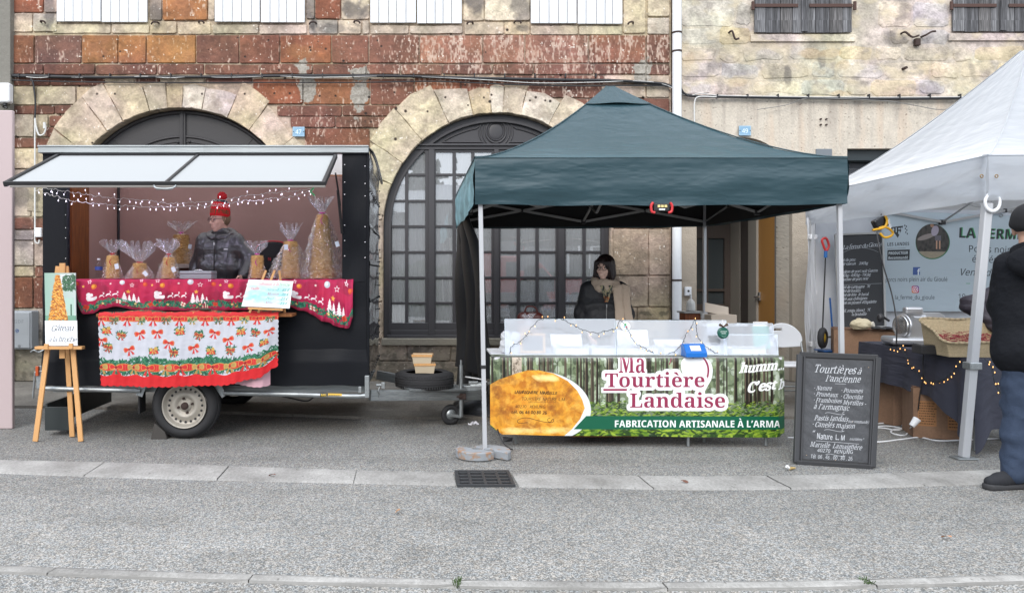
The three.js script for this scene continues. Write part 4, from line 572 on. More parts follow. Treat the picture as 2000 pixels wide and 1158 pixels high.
// ---------- cloths on the counter ----------
function star(g, x, y, r, fill, line) { g.beginPath(); for (let i = 0; i < 10; i++) { const a = i * Math.PI / 5 - Math.PI / 2, q = i % 2 ? r * 0.45 : r; g[i ? 'lineTo' : 'moveTo'](x + q * Math.cos(a), y + q * Math.sin(a)); } g.closePath(); if (fill) { g.fillStyle = fill; g.fill(); } if (line) { g.strokeStyle = line; g.lineWidth = 3.5; g.stroke(); } }
function fir(g, x, y, h, c) { g.fillStyle = c; for (let k = 0; k < 4; k++) { const yy = y - h + k * h * 0.22, w = h * (0.13 + k * 0.07); g.beginPath(); g.moveTo(x, yy); g.lineTo(x + w, yy + h * 0.36); g.lineTo(x - w, yy + h * 0.36); g.fill(); } }
function leaves(g, x0, x1, y, amp, n, cols, r, len = 16) { for (let i = 0; i < n; i++) { const x = lerp(x0, x1, r()), yy = y(x) + (r() - 0.5) * amp, a = r() * 6.3; g.fillStyle = cols[Math.floor(r() * cols.length)]; g.save(); g.translate(x, yy); g.rotate(a); g.beginPath(); g.ellipse(0, 0, len * (0.6 + r() * 0.6), len * 0.22, 0, 0, 7); g.fill(); g.restore(); } }
function deer(g, x, y, s) { g.beginPath(); g.ellipse(x, y, 15 * s, 6 * s, -0.15, 0, 7); g.fill(); g.lineWidth = 4 * s; g.strokeStyle = g.fillStyle; g.beginPath(); g.moveTo(x + 11 * s, y - 3 * s); g.lineTo(x + 19 * s, y - 15 * s); g.lineTo(x + 26 * s, y - 14 * s); g.moveTo(x + 18 * s, y - 16 * s); g.lineTo(x + 14 * s, y - 28 * s); g.moveTo(x + 18 * s, y - 16 * s); g.lineTo(x + 23 * s, y - 27 * s); g.moveTo(x + 10 * s, y + 3 * s); g.lineTo(x + 22 * s, y + 9 * s); g.lineTo(x + 18 * s, y + 16 * s); g.moveTo(x - 11 * s, y + 3 * s); g.lineTo(x - 20 * s, y + 14 * s); g.moveTo(x - 8 * s, y + 4 * s); g.lineTo(x - 12 * s, y + 16 * s); g.stroke(); }
const cloth1C = canvas(2048, 256, (g) => {
  const r = rng(12); g.fillStyle = '#ac1549'; g.fillRect(0, 0, 2048, 256);
  for (let i = 0; i < 70; i++) { g.fillStyle = r() < 0.5 ? 'rgba(190,30,70,.22)' : 'rgba(110,8,45,.25)'; g.beginPath(); g.arc(r() * 2048, r() * 200, 30 + r() * 50, 0, 7); g.fill(); }
  for (let k = -1; k < 5; k++) {
    const x = k * 500 + 60;
    g.strokeStyle = 'rgba(230,190,200,.35)'; g.lineWidth = 1.5; for (const q of [70, 150, 220, 320, 410]) { g.beginPath(); g.moveTo(x + q, 0); g.lineTo(x + q, 50); g.stroke(); }
    const ball = (bx, by, R, c1, c2) => { g.fillStyle = c1; g.beginPath(); g.arc(x + bx, by, R, 0, 7); g.fill(); g.fillStyle = c2; g.beginPath(); g.arc(x + bx - R * 0.25, by - R * 0.2, R * 0.6, 0, 7); g.fill(); };
    ball(95, 55, 20, '#c8651f', '#e09a3a'); ball(300, 30, 21, '#b9bcc4', '#dfe2e8'); ball(470, 46, 18, '#b93a22', '#d4582c');
    star(g, x + 60, 18, 15, null, '#e8d6d8'); star(g, x + 20, 52, 12, '#e3b24e'); star(g, x + 372, 52, 17, null, '#e8d6d8'); star(g, x + 345, 108, 19, '#dfa545'); star(g, x + 215, 40, 11, '#e0d0c8'); star(g, x + 440, 14, 12, null, '#e8d6d8');
    g.fillStyle = '#ece6ea'; g.beginPath(); g.moveTo(x + 40, 128); g.lineTo(x + 70, 120); g.lineTo(x + 74, 136); g.lineTo(x + 112, 134); g.quadraticCurveTo(x + 122, 158, x + 100, 162); g.lineTo(x + 50, 162); g.quadraticCurveTo(x + 36, 150, x + 40, 128); g.fill(); g.beginPath(); g.arc(x + 78, 118, 13, 0, 7); g.fill(); g.beginPath(); g.arc(x + 56, 116, 17, 0, 7); g.fill();
    deer(g, x + 150, 140, 1); deer(g, x + 200, 134, 1); deer(g, x + 252, 138, 1);
    for (const [q, h] of [[320, 84], [352, 66], [388, 78], [420, 52]]) fir(g, x + q, 196, h, '#efe9ec');
  }
  leaves(g, 0, 2048, (x) => 206 + 10 * Math.sin(x / 60), 44, 900, ['#12664e', '#1c7d5e', '#0d4f40', '#2c8f6a'], r); leaves(g, 0, 2048, (x) => 210 + 8 * Math.sin(x / 60), 36, 60, ['#d9a93a', '#c83a2a', '#e8cf7a'], r, 9);
  for (let k = 0; k < 9; k++) { const x = k * 236 + 100; g.fillStyle = k % 2 ? '#e9ded2' : '#c9402a'; g.save(); g.translate(x, 206); g.rotate(0.4 - k % 3 * 0.4); g.fillRect(-18, -15, 36, 30); g.fillStyle = '#b8321f'; g.fillRect(-4, -15, 7, 30); g.fillRect(-18, -3, 36, 6); g.restore(); star(g, x + 120, 208, 13, '#e7cf86'); }
  g.fillStyle = '#8e1038'; g.fillRect(0, 240, 2048, 16);
});
const poly = (s) => { const p = s.split(' ').map((q) => q.split(',').map(Number)); return (x) => { if (x <= p[0][0]) return p[0][1]; for (let i = 1; i < p.length; i++) if (x <= p[i][0]) { const t = (x - p[i - 1][0]) / (p[i][0] - p[i - 1][0]); return lerp(p[i - 1][1], p[i][1], t * t * (3 - 2 * t)); } return p[p.length - 1][1]; }; };
{
  const top = poly('146,546 400,543 480,546 668,546 690,556'), hem = poly('146,562 158,598 168,613 182,612 200,603 230,598 262,604 300,606 400,606 480,605 520,600 560,596 590,606 640,628 668,639 682,640 691,618');
  const g = sheet(260, 26, (u, v) => {
    const x = lerp(146, 690, u); if (v < 0.12) { const w = v / 0.12; return [tx(x), CT + 0.004 + 0.003 * Math.sin(x * 0.21), lerp(-7.36, -TD + 0.022, w), u, 1]; }
    const w = (v - 0.12) / 0.88, y = lerp(top(x), hem(x), w), r = sst(560, 690, x), l = sst(190, 146, x);
    const fold = 0.014 * Math.sin(x * 0.09) * w + r * w * 0.04 * (1 + Math.sin(x * 0.26 + w * 1.2)) + r * w * 0.012 * Math.sin(x * 0.55) + l * w * 0.03 * Math.sin(x * 0.2) + 0.006 * Math.sin(x * 0.31 + 2 * w);
    return [tx(x) + (x > 668 ? -0.0 : 0), ty(y), -TD + 0.03 + 0.018 * Math.sin(w * Math.PI) + fold + 0.012, u, 1 - w];
  });
  const m = M('printed_cloth_red', 0xffffff, { map: tex(cloth1C), roughness: 0.75, side: THREE.DoubleSide, bumpMap: crease(7, 1), bumpScale: 0.006 });
  tag(mesh('red_tablecloth', g, m), 'crimson cloth printed with white reindeer, firs and stars hanging over the trailer counter', 'tablecloth');
}
const cloth2C = canvas(1440, 640, (g) => {
  const r = rng(31); g.fillStyle = '#b9bbc4'; g.fillRect(0, 0, 1440, 640);
  const bow = (x, y, s, c, rot = 0) => { g.save(); g.translate(x, y); g.rotate(rot); g.scale(s, s); g.fillStyle = c; for (const q of [-1, 1]) { g.beginPath(); g.moveTo(0, 0); g.bezierCurveTo(q * 20, -34, q * 52, -30, q * 48, 0); g.bezierCurveTo(q * 52, 26, q * 22, 22, 0, 0); g.fill(); g.beginPath(); g.moveTo(0, 0); g.lineTo(q * 34, 52); g.lineTo(q * 18, 50); g.lineTo(q * 12, 60); g.closePath(); g.fill(); } g.strokeStyle = '#c8a24e'; g.lineWidth = 3; for (const q of [-1, 1]) { g.beginPath(); g.moveTo(0, 0); g.bezierCurveTo(q * 20, -28, q * 46, -24, q * 42, 0); g.bezierCurveTo(q * 44, 20, q * 20, 16, 0, 0); g.stroke(); } g.fillStyle = '#8c1c20'; g.beginPath(); g.arc(0, 0, 9, 0, 7); g.fill(); g.restore(); };
  const greens = ['#1d5a41', '#2a6b4c', '#154636', '#3d7a56'];
  // upper red border
  g.fillStyle = '#c0282a'; g.fillRect(0, 0, 1440, 96); g.beginPath(); g.moveTo(0, 90); for (let x = 0; x <= 1440; x += 10) g.lineTo(x, 104 + 18 * Math.abs(Math.sin(x / 62))); g.lineTo(1440, 0); g.lineTo(0, 0); g.fill();
  leaves(g, 0, 1440, (x) => 10 + 14 * Math.sin(x / 70), 44, 420, greens, r, 18); leaves(g, 0, 1440, () => 22, 50, 110, ['#7d2b22', '#a63a2a', '#c7a35a'], r, 13);
  g.strokeStyle = '#c9a453'; g.lineWidth = 3; for (let k = 0; k < 15; k++) { g.beginPath(); g.ellipse(k * 104 + 50, 98, 46, 22, 0, 0, 7); g.stroke(); }
  for (let k = 0; k < 8; k++) { bow(k * 208 + 20, 100, 1.05, '#c12b2c'); bow(k * 208 + 124, 100, 0.85, k % 2 ? '#a98b52' : '#7c5a3c'); leaves(g, k * 208 + 90, k * 208 + 160, () => 112, 40, 12, greens, r, 14); }
  // scattered motifs
  const spots = [[60, 190, 2], [180, 230, 1], [330, 215, 0], [470, 205, 0], [560, 290, 0], [650, 195, 2], [800, 230, 1], [930, 210, 0], [1040, 270, 0], [1140, 210, 2], [1260, 225, 1], [1370, 230, 0], [20, 270, 0], [70, 330, 1], [240, 345, 0], [440, 350, 2], [600, 365, 1], [760, 330, 0], [900, 360, 2], [1060, 360, 1], [1200, 350, 0], [1330, 330, 2]];
  for (const [x, y, k] of spots) { const s = 0.95; if (k) leaves(g, x - 36, x + 36, () => y, 66, 26, greens, r, 20); if (k === 1) { g.fillStyle = '#b99a55'; for (let i = 0; i < 8; i++) { g.beginPath(); g.arc(x - 20 + r() * 46, y - 18 + r() * 40, 7, 0, 7); g.fill(); } bow(x, y, s * 0.8, '#a33a30', 0.2); } else if (k === 2) { for (const q of [-14, 16]) { g.fillStyle = '#c23a30'; g.beginPath(); g.moveTo(x + q, y - 16); g.quadraticCurveTo(x + q + 20, y + 4, x + q + 24, y + 28); g.lineTo(x + q - 22, y + 28); g.quadraticCurveTo(x + q - 18, y + 2, x + q, y - 16); g.fill(); } bow(x, y - 8, s * 0.7, '#b9974f', -0.2); } else { bow(x, y, s, '#c2302c', (r() - 0.5) * 0.7); g.strokeStyle = '#2a4a3a'; } }
  // lower garland and border
  leaves(g, 0, 1440, (x) => 458 + 16 * Math.sin(x / 80), 70, 900, greens, r, 22); leaves(g, 0, 1440, (x) => 530 + 10 * Math.sin(x / 60), 46, 600, greens, r, 20);
  g.fillStyle = '#c22a2b'; for (let k = 0; k < 12; k++) { g.beginPath(); g.ellipse(k * 130 + 60, 492, 66, 30, 0, 0, 7); g.fill(); g.strokeStyle = '#cba24c'; g.lineWidth = 3; g.stroke(); for (let j = 0; j < 7; j++) { g.beginPath(); g.moveTo(k * 130 + 10 + j * 16, 470); g.lineTo(k * 130 + 10 + j * 16, 515); g.lineWidth = 1.2; g.stroke(); } }
  for (let k = 0; k < 6; k++) { bow(k * 262 + 130, 492, 1.25, '#c02a2a'); bow(k * 262 + 10, 492, 1.1, '#a5854c'); }
  g.fillStyle = '#c41c22'; g.fillRect(0, 566, 1440, 74); g.beginPath(); g.moveTo(0, 570); for (let x = 0; x <= 1440; x += 12) g.lineTo(x, 556 + 8 * Math.sin(x / 26)); g.lineTo(1440, 600); g.lineTo(0, 600); g.fill();
});
{
  const D2 = 6.86, X = (px) => tx(px, D2), Y = (py) => ty(py, D2);
  const shelf = thing('hinged_shelf', 'thin brown folding shelf board under the red cloth carrying the white cloth', 'shelf');
  mesh('board', metres(span(X(186), X(570), Y(619), Y(613), -TD + 0.04, -D2 - 0.006, 0.004)), mPly, shelf);
  for (const px of [230, 520]) mesh('shelf_bracket', [span(X(px), X(px) + 0.03, Y(660), Y(619.5), -TD + 0.05, -TD + 0.06), bar(V(X(px) + 0.015, Y(655), -TD + 0.06), V(X(px) + 0.015, Y(622), -D2 - 0.05), 0.02, 0.01)], mGalv, shelf); settle(shelf, X(380), Y(613), -7);
  const hem = poly('194,752 320,754 430,751 500,738 540,716'), top = poly('194,606 545,606'), xl = (w) => lerp(192, 197, w), xr = (w) => lerp(545, 541, w);
  const g = sheet(280, 44, (u, v) => {
    if (v < 0.14) { const w = v / 0.14, x = lerp(192, 545, u); return [X(x), Y(610.5) + 0.003 + 0.004 * Math.sin(x * 0.3) * Math.sin(w * 5) + 0.012 * Math.sin(x * 0.05 + 1) * (1 - w), lerp(-TD + 0.05, -D2 + 0.0, w), u, 1 - v * 0.55]; }
    const w = (v - 0.14) / 0.86, x = lerp(xl(w), xr(w), u), sc = w > 0.999 ? 2.2 * Math.abs(Math.sin(u * Math.PI * 27)) : 0, y = lerp(top(x) + 5, hem(x) + sc, w), r = sst(470, 545, x);
    const f = 0.016 * Math.sin(x * 0.045 + 0.5) * w + 0.008 * Math.sin(x * 0.11 + w * 2) * w + r * 0.03 * Math.sin(w * 3.4 + x * 0.05) + 0.004 * Math.sin(x * 0.37) * Math.sin(w * 9);
    return [X(x) + (u > 0.997 ? -0.004 * Math.sin(w * 70) : u < 0.003 ? 0.004 * Math.sin(w * 80) : 0), Y(y), -D2 + 0.008 + 0.012 * Math.sin(w * 2.4) + f, u, 0.923 - w * 0.923];
  });
  const cl = thing('christmas_tablecloth', 'white cloth with red bows, green garlands and a red hem below the counter', 'tablecloth'); 
  mesh('printed_cloth', g, M('printed_cloth_white', 0xffffff, { map: tex(cloth2C), roughness: 0.8, side: THREE.DoubleSide, bumpMap: crease(4, 2), bumpScale: 0.005 }), cl);
  mesh('pink_reverse', sheet(40, 8, (u, v) => { const x = lerp(440, 523, u); return [X(x), Y(lerp(714, lerp(744, 757, Math.sin(u * 2.2)) + 1.5 * Math.abs(Math.sin(u * 22)), v)), -D2 - 0.05 + 0.012 * Math.sin(u * 11) - (u > 0.85 ? (u - 0.85) * 0.3 : 0)]; }), M('faded_pink_reverse', L(0.56, 0.33, 0.38), { roughness: 0.85, side: THREE.DoubleSide }), cl); settle(cl, X(370), Y(752), -6.9);
  // a little toy boat with candles standing on the cloth
  const b = at(400, 606, 6.95), toy = thing('toy_boat', 'tiny brown toy boat with three pale candles on the cloth shelf', 'toy boat', [b.x, Y(610.5) + 0.012, b.z]);
  mesh('hull', new THREE.SphereGeometry(0.06, 20, 10).scale(1, 0.25, 0.4).translate(0, 0.012, 0), M('dark_hull', L(0.04, 0.03, 0.02)), toy); for (const [x, h] of [[-0.02, 0.05], [0.004, 0.07], [0.022, 0.055]]) mesh('candle', rod(V(x, 0.018, 0), V(x, h, 0), 0.005, 0.003), M('pale_candle', L(0.6, 0.5, 0.35)), toy);
}
{ // price card on a small easel
  const q = [[485, 546], [572, 549], [565, 602], [471, 598]], d0 = 6.94, d1 = 6.82, P = [at(...q[0], d0), at(...q[1], d0), at(...q[2], d1), at(...q[3], d1)];
  const c = canvas(512, 288, (g) => {
    g.fillStyle = '#dfe6e6'; g.fillRect(0, 0, 512, 288); const r = rng(5); for (let i = 0; i < 160; i++) { g.fillStyle = 'rgba(96,190,205,' + (0.06 + r() * 0.07) + ')'; g.beginPath(); g.ellipse(30 + r() * 450, 60 + r() * 190, 50, 18, 0, 0, 7); g.fill(); }
    hand(g, 'Gâteaux à la', 120, 56, 44, '#c9404a', { track: 0.9 }); hand(g, 'broche', 358, 56, 44, '#3f8f5a', { track: 0.85 }); hand(g, 'Taille :', 44, 108, 38, '#c9353f', { weight: 1 });
    [['Grand', '65 €'], ['Moyen', '35 €'], ['Petit', '25 €'], ['Mini', '15 €']].forEach(([a, b], i) => { hand(g, a, 240, 112 + i * 47, 40, i % 2 ? '#a5414e' : '#3c7f5a'); hand(g, b, 400, 112 + i * 47, 40, '#35705a', { weight: 1 }); });
  });
  const t = thing('price_card', 'pale blue handwritten price card on a small wooden easel at the counter', 'price card');
  const n = P[1].clone().sub(P[0]).cross(P[3].clone().sub(P[0])).normalize().multiplyScalar(-1); const on = (u, v, k) => { const a = P[0].clone().lerp(P[1], u), b = P[3].clone().lerp(P[2], u), m = a.lerp(b, v); return m.addScaledVector(n, -k); };
  if (n.z < 0) n.negate();
  mesh('card', sheet(10, 6, (u, v) => on(u, v, -0.0).addScaledVector(n, 0.002 * Math.sin(u * 5)).toArray()), M('price_print', 0xffffff, { map: tex(c), roughness: 0.5 }), t);
  mesh('card_back', sheet(2, 2, (u, v) => on(u, v, 0.008).toArray()), mPaper, t);
  for (const px of [515, 532]) mesh('easel_leg', bar(at(px + 4, 528, 7.0), at(px - 28, 611, 6.86), 0.02, 0.014), mWood, t); mesh('easel_leg', bar(at(545, 528, 7.02), at(556, 611, 7.04), 0.02, 0.014), mWood, t);
  mesh('easel_ledge', bar(at(484, 602, 6.80), at(552, 605, 6.82), 0.016, 0.03), mWood, t); settle(t, tx(520, 6.9), ty(611, 6.86), -6.9);
}
{ // display easel with the cake poster and a handwritten sheet
  const t = thing('display_easel', 'pale wooden easel standing on the ground left of the trailer', 'easel'), w = 0.045, th = 0.02;
  const fl = at(68, 862, 6.93), fr = at(157, 864, 6.93), tp = at(117, 514, 7.06), tpr = at(126, 514, 7.06), back = at(152, 846, 7.25);
  mesh('leg', bar(V(fl.x, 0.005, fl.z), at(113, 520, 7.05), w, th), mWood, t); mesh('leg', bar(V(fr.x, 0.005, fr.z), at(128, 520, 7.05), w, th), mWood, t); mesh('leg', bar(V(back.x, 0.005, -7.125), at(121, 522, 7.125), w, th), mWood, t);
  mesh('mast', bar(at(121, 700, 7.0), at(121, 514, 7.03), 0.05, 0.02), mWood, t);
  mesh('ledge', [bar(at(70, 679, 6.93), at(162, 679, 6.93), 0.026, 0.07), box(0.035, 0.05, 0.03, ...at(90, 677, 6.9).toArray(), 0.003), box(0.035, 0.05, 0.03, ...at(138, 676, 6.9).toArray(), 0.003)], mWood, t); settle(t, fl.x + 0.2, 0, -6.95);
  const cp = canvas(256, 384, (g) => { const r = rng(8); const gr = g.createLinearGradient(0, 0, 256, 0); gr.addColorStop(0, '#8fae9f'); gr.addColorStop(1, '#b9c4c2'); g.fillStyle = gr; g.fillRect(0, 0, 256, 384); g.fillStyle = '#d0d4d6'; g.fillRect(130, 10, 120, 110); leaves(g, 150, 256, () => 80, 120, 200, ['#2e5a3c', '#3d6b48', '#23482f'], r, 16); g.fillStyle = '#a9c4b8'; g.fillRect(150, 200, 90, 170); g.fillStyle = '#3c6048'; g.fillRect(210, 250, 12, 90); g.fillStyle = '#6d9a84'; g.fillRect(0, 340, 256, 44);
    for (let i = 0; i < 1500; i++) { const v = Math.pow(r(), 0.8), y = 20 + v * 355, hw = 14 + v * 66, x = 108 + (r() - 0.5) * 2 * hw; g.fillStyle = ['#c8791f', '#e09a3a', '#8a4a14', '#f0b85a', '#a55c18'][Math.floor(r() * 5)]; g.beginPath(); g.ellipse(x, y, 9, 3.4, (x - 108) / 90 + 0.4, 0, 7); g.fill(); } });
  const po = thing('cake_poster', 'poster showing a tall golden spit cake leaning on the easel', 'poster'), a0 = at(86, 533, 7.015), a1 = at(147, 533, 7.015), b0 = at(88, 627, 6.975), b1 = at(148, 627, 6.975);
  const quad = (A, B, C, D, k, bend = 0) => sheet(8, 8, (u, v) => { const p = A.clone().lerp(B, u).lerp(C.clone().lerp(D, u), v); return [p.x, p.y, p.z + k + bend * Math.sin(u * 3.1)]; });
  mesh('print', quad(a0, a1, b0, b1, 0.004), M('poster_print', 0xffffff, { map: tex(cp), roughness: 0.35 }), po); mesh('board', quad(a0, a1, b0, b1, -0.004), mPaper, po); settle(po, b0.x, b0.y, b0.z);
  const pc = canvas(256, 200, (g) => { g.fillStyle = '#e4e6ea'; g.fillRect(0, 0, 256, 200); hand(g, 'Gâteau', 44, 82, 62, '#555a60', { track: 0.85 }); hand(g, 'à la broche', 22, 168, 52, '#555a60', { track: 0.8 }); });
  const sh = thing('handwritten_sheet', 'white paper sheet handwritten Gâteau à la broche on the easel ledge', 'paper sign'), c0 = at(87, 626, 6.93), c1 = at(150, 626, 6.93), e0 = at(88, 675, 6.91), e1 = at(151, 675, 6.91);
  mesh('paper', quad(c0, c1, e0, e1, 0.004, 0.008), M('paper_print', 0xffffff, { map: tex(pc), roughness: 0.85, side: THREE.DoubleSide }), sh); settle(sh, e0.x, e0.y, e0.z);
}
// ---------- cakes in cellophane ----------
const cakeC = pix(256, 256, (x, y) => { const b = fbm(x / 14, y / 9, 3, 5), s = vn(x / 4, y / 3, 7); const k = clamp(b * 0.9 + s * 0.35 - 0.1); return [lerp(170, 255, k), lerp(116, 226, k), lerp(58, 162, k)]; });
const mCake = M('golden_cake', 0xffffff, { map: tex(cakeC, { rep: [3, 3] }), roughness: 0.7 });
const mCello = M('cellophane', L(0.97, 0.97, 0.98), { physical: true, transmission: 0.985, flatShading: true, roughness: 0.05, ior: 1.9, thickness: 0, specularIntensity: 1, bumpMap: crease(5, 2), bumpScale: 0.05 });
const mCelloWhite = M('crinkled_cellophane', L(0.92, 0.92, 0.95), { physical: true, transmission: 0.88, flatShading: true, roughness: 0.06, ior: 1.8, thickness: 0, bumpMap: crease(4, 4), bumpScale: 0.02 });
const mTag = M('tag_card', L(0.66, 0.72, 0.8), { roughness: 0.6 }), mMagenta = M('magenta_ribbon', L(0.55, 0.03, 0.32), { roughness: 0.4 }), mRedRib = M('red_ribbon', L(0.5, 0.02, 0.03), { roughness: 0.4 });
function cake(o) {
  const d = o.d, k = d / F, p = at(o.x, o.base, d), t = thing('wrapped_cake', o.label, 'cake', [p.x, o.y ?? CT + 0.008, p.z], 0, 'wrapped spit cakes on the trailer counter'), h = (o.base - o.top) * k, rb = o.rb * k, rt = o.rt * k, r = rng(o.x);
  const rows = Math.max(16, Math.round(h / 0.011)), prof = (v) => lerp(rt, rb, Math.pow(v, o.pow ?? 0.9));
  mesh('cake', sheet(72, rows * 3, (u, v) => { const a = u * Math.PI * 2, row = v * rows, f = row - Math.floor(row), n = vn(u * 40, Math.floor(row) * 1.7, 3, 40), n2 = vn(u * 90, row * 2.2, 5, 90); const q = (v < 0.02 ? 0.15 : 1) * prof(v) * (0.74 + 0.36 * n * Math.pow(Math.sin(f * Math.PI), 0.7) + 0.10 * n2); return [q * Math.cos(a), h * (1 - v) + 0.004, q * Math.sin(a), u, v]; }), mCake, t);
  const wb = o.wb * k, neck = o.neck * k, hb = (o.base - o.tie) * k;
  mesh('wrapper', sheet(80, 30, (u, v) => { const a = u * Math.PI * 2, s = Math.pow(v, 0.62), q = lerp(neck, wb, s) * (1 + 0.12 * Math.sin(a * 5 + v * 3 + o.x) + 0.07 * Math.sin(a * 11 + v * 5) + 0.05 * Math.sin(a * 23 + v * 3) + 0.03 * Math.sin(a * 41 + v * 19) + (hash(Math.round(u * 80) % 80, Math.round(v * 30), 5) - 0.5) * 0.16); return [q * Math.cos(a), hb * (1 - v) + 0.003, q * Math.sin(a) * 0.8, u * 3, v]; }), mCello, t);
  const fh = (o.tie - o.fan) * k, fw = o.fw * k; mesh('gathered_top', sheet(90, 14, (u, v) => { const a = u * Math.PI * 2, q = lerp(neck * 0.9, fw, Math.pow(v, 0.8)), ru = 1 + 0.35 * Math.sin(a * 7 + o.x) * v + 0.22 * Math.sin(a * 13) * v; return [q * Math.cos(a) * ru + (o.lean ?? 0) * k * v, hb + fh * v * (0.8 + 0.25 * Math.sin(a * 9 + 1)) * (o.flop && v > 0.5 ? 0.9 : 1), q * Math.sin(a) * ru * 0.55, u * 3, v]; }), mCelloWhite, t);
  mesh('ribbon', [new THREE.TorusGeometry(neck * 1.15 + 0.002, 0.005, 6, 20).rotateX(Math.PI / 2).translate(0, hb, 0), tube([V(0, hb, neck + 0.01), V(0.01, hb - 0.04, neck + 0.03), V(-0.005, hb - 0.08, neck + 0.045), V(0.012, hb - 0.11, neck + 0.05)], 0.004, 5)], o.red ? mRedRib : mMagenta, t);
  if (o.tag) { const tp = [(o.tag[0] - o.x) * k, (o.base - o.tag[1]) * k, wb * 0.82]; mesh('tag', box(0.036, 0.05, 0.003, 0, 0, 0, 0).rotateZ(o.tag[2] ?? 0.2).translate(tp[0], tp[1], tp[2]), mTag, t); }
  return t;
}
const CB = 546;
cake({ x: 219, base: CB, top: 500, rb: 14, rt: 11, wb: 19, neck: 3, tie: 497, fan: 470, fw: 17, d: 7.28, tag: [233, 522, 0.2], label: 'small cellophane wrapped cake next to the water bottle', red: 1 });
cake({ x: 272, base: CB, top: 516, rb: 15, rt: 13, wb: 27, neck: 4, tie: 514, fan: 473, fw: 28, d: 7.3, tag: [291, 536, 0.7], label: 'squat cake under a wide fan of cellophane with red bow', red: 1, pow: 1.5 });
cake({ x: 329, base: CB, top: 504, rb: 14, rt: 11, wb: 22, neck: 3, tie: 498, fan: 468, fw: 19, d: 7.3, tag: [344, 528, 0.4], label: 'small wrapped cake just left of the grey cash box', red: 1 });
cake({ x: 353, base: 515.5, top: 458, rb: 17, rt: 15, wb: 23, neck: 3.5, tie: 454, fan: 432, fw: 22, d: 8.55, y: ty(516, 8.55) + 0.002, tag: [376, 482, -0.2], label: 'wrapped cake on the rear shelf behind the others', pow: 1.2 });
cake({ x: 502, base: CB, top: 500, rb: 13, rt: 12, wb: 17, neck: 3, tie: 498, fan: 472, fw: 17, d: 7.32, label: 'small wrapped cake by the elbow of the trailer vendor', pow: 1.2 });
cake({ x: 567, base: CB + 0.5, top: 473, rb: 20, rt: 13, wb: 40, neck: 4, tie: 472, fan: 438, fw: 17, d: 7.36, tag: [564, 486, 0], label: 'medium wrapped cake with magenta ribbon behind the price card' });
cake({ x: 629, base: CB + 0.5, top: 420, rb: 26, rt: 10, wb: 40, neck: 4.5, tie: 418, fan: 386, fw: 19, d: 7.36, tag: [662, 480, 0.3], lean: -4, label: 'tallest wrapped spit cake at the right end of the counter', pow: 0.8 });
{
  const p = at(192, 545, 7.42), t = thing('water_bottle', 'small clear plastic water bottle with blue label on the counter', 'bottle', [p.x, CT + 0.006, p.z]), k = 7.42 / F;
  mesh('bottle', lathe([[0, 0.001], [0.03, 0.001], [0.034, 0.01], [0.033, 0.05], [0.034, 0.09], [0.034, 0.125], [0.028, 0.15], [0.014, 0.168], [0.013, 0.182]], 28), M('clear_plastic', L(0.95, 0.97, 0.98), { physical: true, transmission: 1, roughness: 0.05, ior: 1.4, thickness: 0 }), t);
  mesh('label', lathe([[0.0352, 0.085], [0.0352, 0.118]], 28), M('blue_label', L(0.05, 0.1, 0.42), { roughness: 0.4 }), t); mesh('cap', rod(V(0, 0.182, 0), V(0, 0.198, 0), 0.015, 0.015, 16), mWhite, t);
  const q = at(387, 545, 7.34), cb = thing('cash_box', 'grey metal cash box on the counter in front of the trailer vendor', 'cash box', [q.x, CT + 0.006, q.z]); mesh('box_body', box(0.30, 0.045, 0.2, 0, 0.023, 0, 0.006), M('grey_box', L(0.27, 0.30, 0.33), { roughness: 0.45 }), cb); mesh('lid', box(0.304, 0.028, 0.204, 0, 0.061, 0, 0.008), M('grey_lid', L(0.30, 0.33, 0.36), { roughness: 0.4 }), cb); mesh('handle', tube([V(-0.04, 0.074, 0), V(-0.035, 0.082, 0), V(0.035, 0.082, 0), V(0.04, 0.074, 0)], 0.004, 6), mChrome, cb);
  const c = at(532, 548, 8.1), ch = thing('gaming_chair', 'black padded chair with red piping behind the wrapped cakes in the trailer', 'chair', [c.x, 0.53, c.z], 0.25), f = M('black_upholstery', L(0.014, 0.014, 0.016), { roughness: 0.7 });
  const w = 0.2; mesh('backrest', [extr([[-w * 0.75, 0], [w * 0.75, 0], [w * 1.05, 0.45], [w * 0.95, 0.72], [w * 0.55, 0.8], [-w * 0.55, 0.8], [-w * 0.95, 0.72], [-w * 1.05, 0.45]], 0.08, 0.02).translate(0, 0.5, 0)], f, ch);
  mesh('piping', tube([V(-w * 1.0, 1.0, 0.103), V(-w * 0.96, 1.22, 0.103), V(-w * 0.55, 1.31, 0.103), V(w * 0.55, 1.31, 0.103), V(w * 0.96, 1.22, 0.103), V(w, 1.0, 0.103)], 0.008, 6), mRedRib, ch); mesh('seat', box(0.44, 0.1, 0.44, 0, 0.46, 0.26, 0.04, 3), f, ch); mesh('stem', rod(V(0, 0.02, 0.2), V(0, 0.42, 0.2), 0.03), mDark, ch); const ft = []; for (let i = 0; i < 5; i++) { const a = i * 1.257; ft.push(bar(V(0, 0.07, 0.2), V(0.26 * Math.cos(a), 0.03, 0.2 + 0.26 * Math.sin(a)), 0.04, 0.03)); } mesh('base', ft, mDark, ch);
  const lg = canvas(128, 40, (g) => { g.fillStyle = '#111113'; g.fillRect(0, 0, 128, 40); label(g, 'N', 8, 31, 'bold 30px sans-serif', '#b3242c'); g.fillStyle = '#8a8a8e'; for (let i = 0; i < 6; i++) g.fillRect(46 + i * 13, 14, 9, 12); }); mesh('logo', new THREE.PlaneGeometry(0.2, 0.06).translate(0.03, 1.14, 0.1025), M('chair_logo', 0xffffff, { map: tex(lg) }), ch);
}
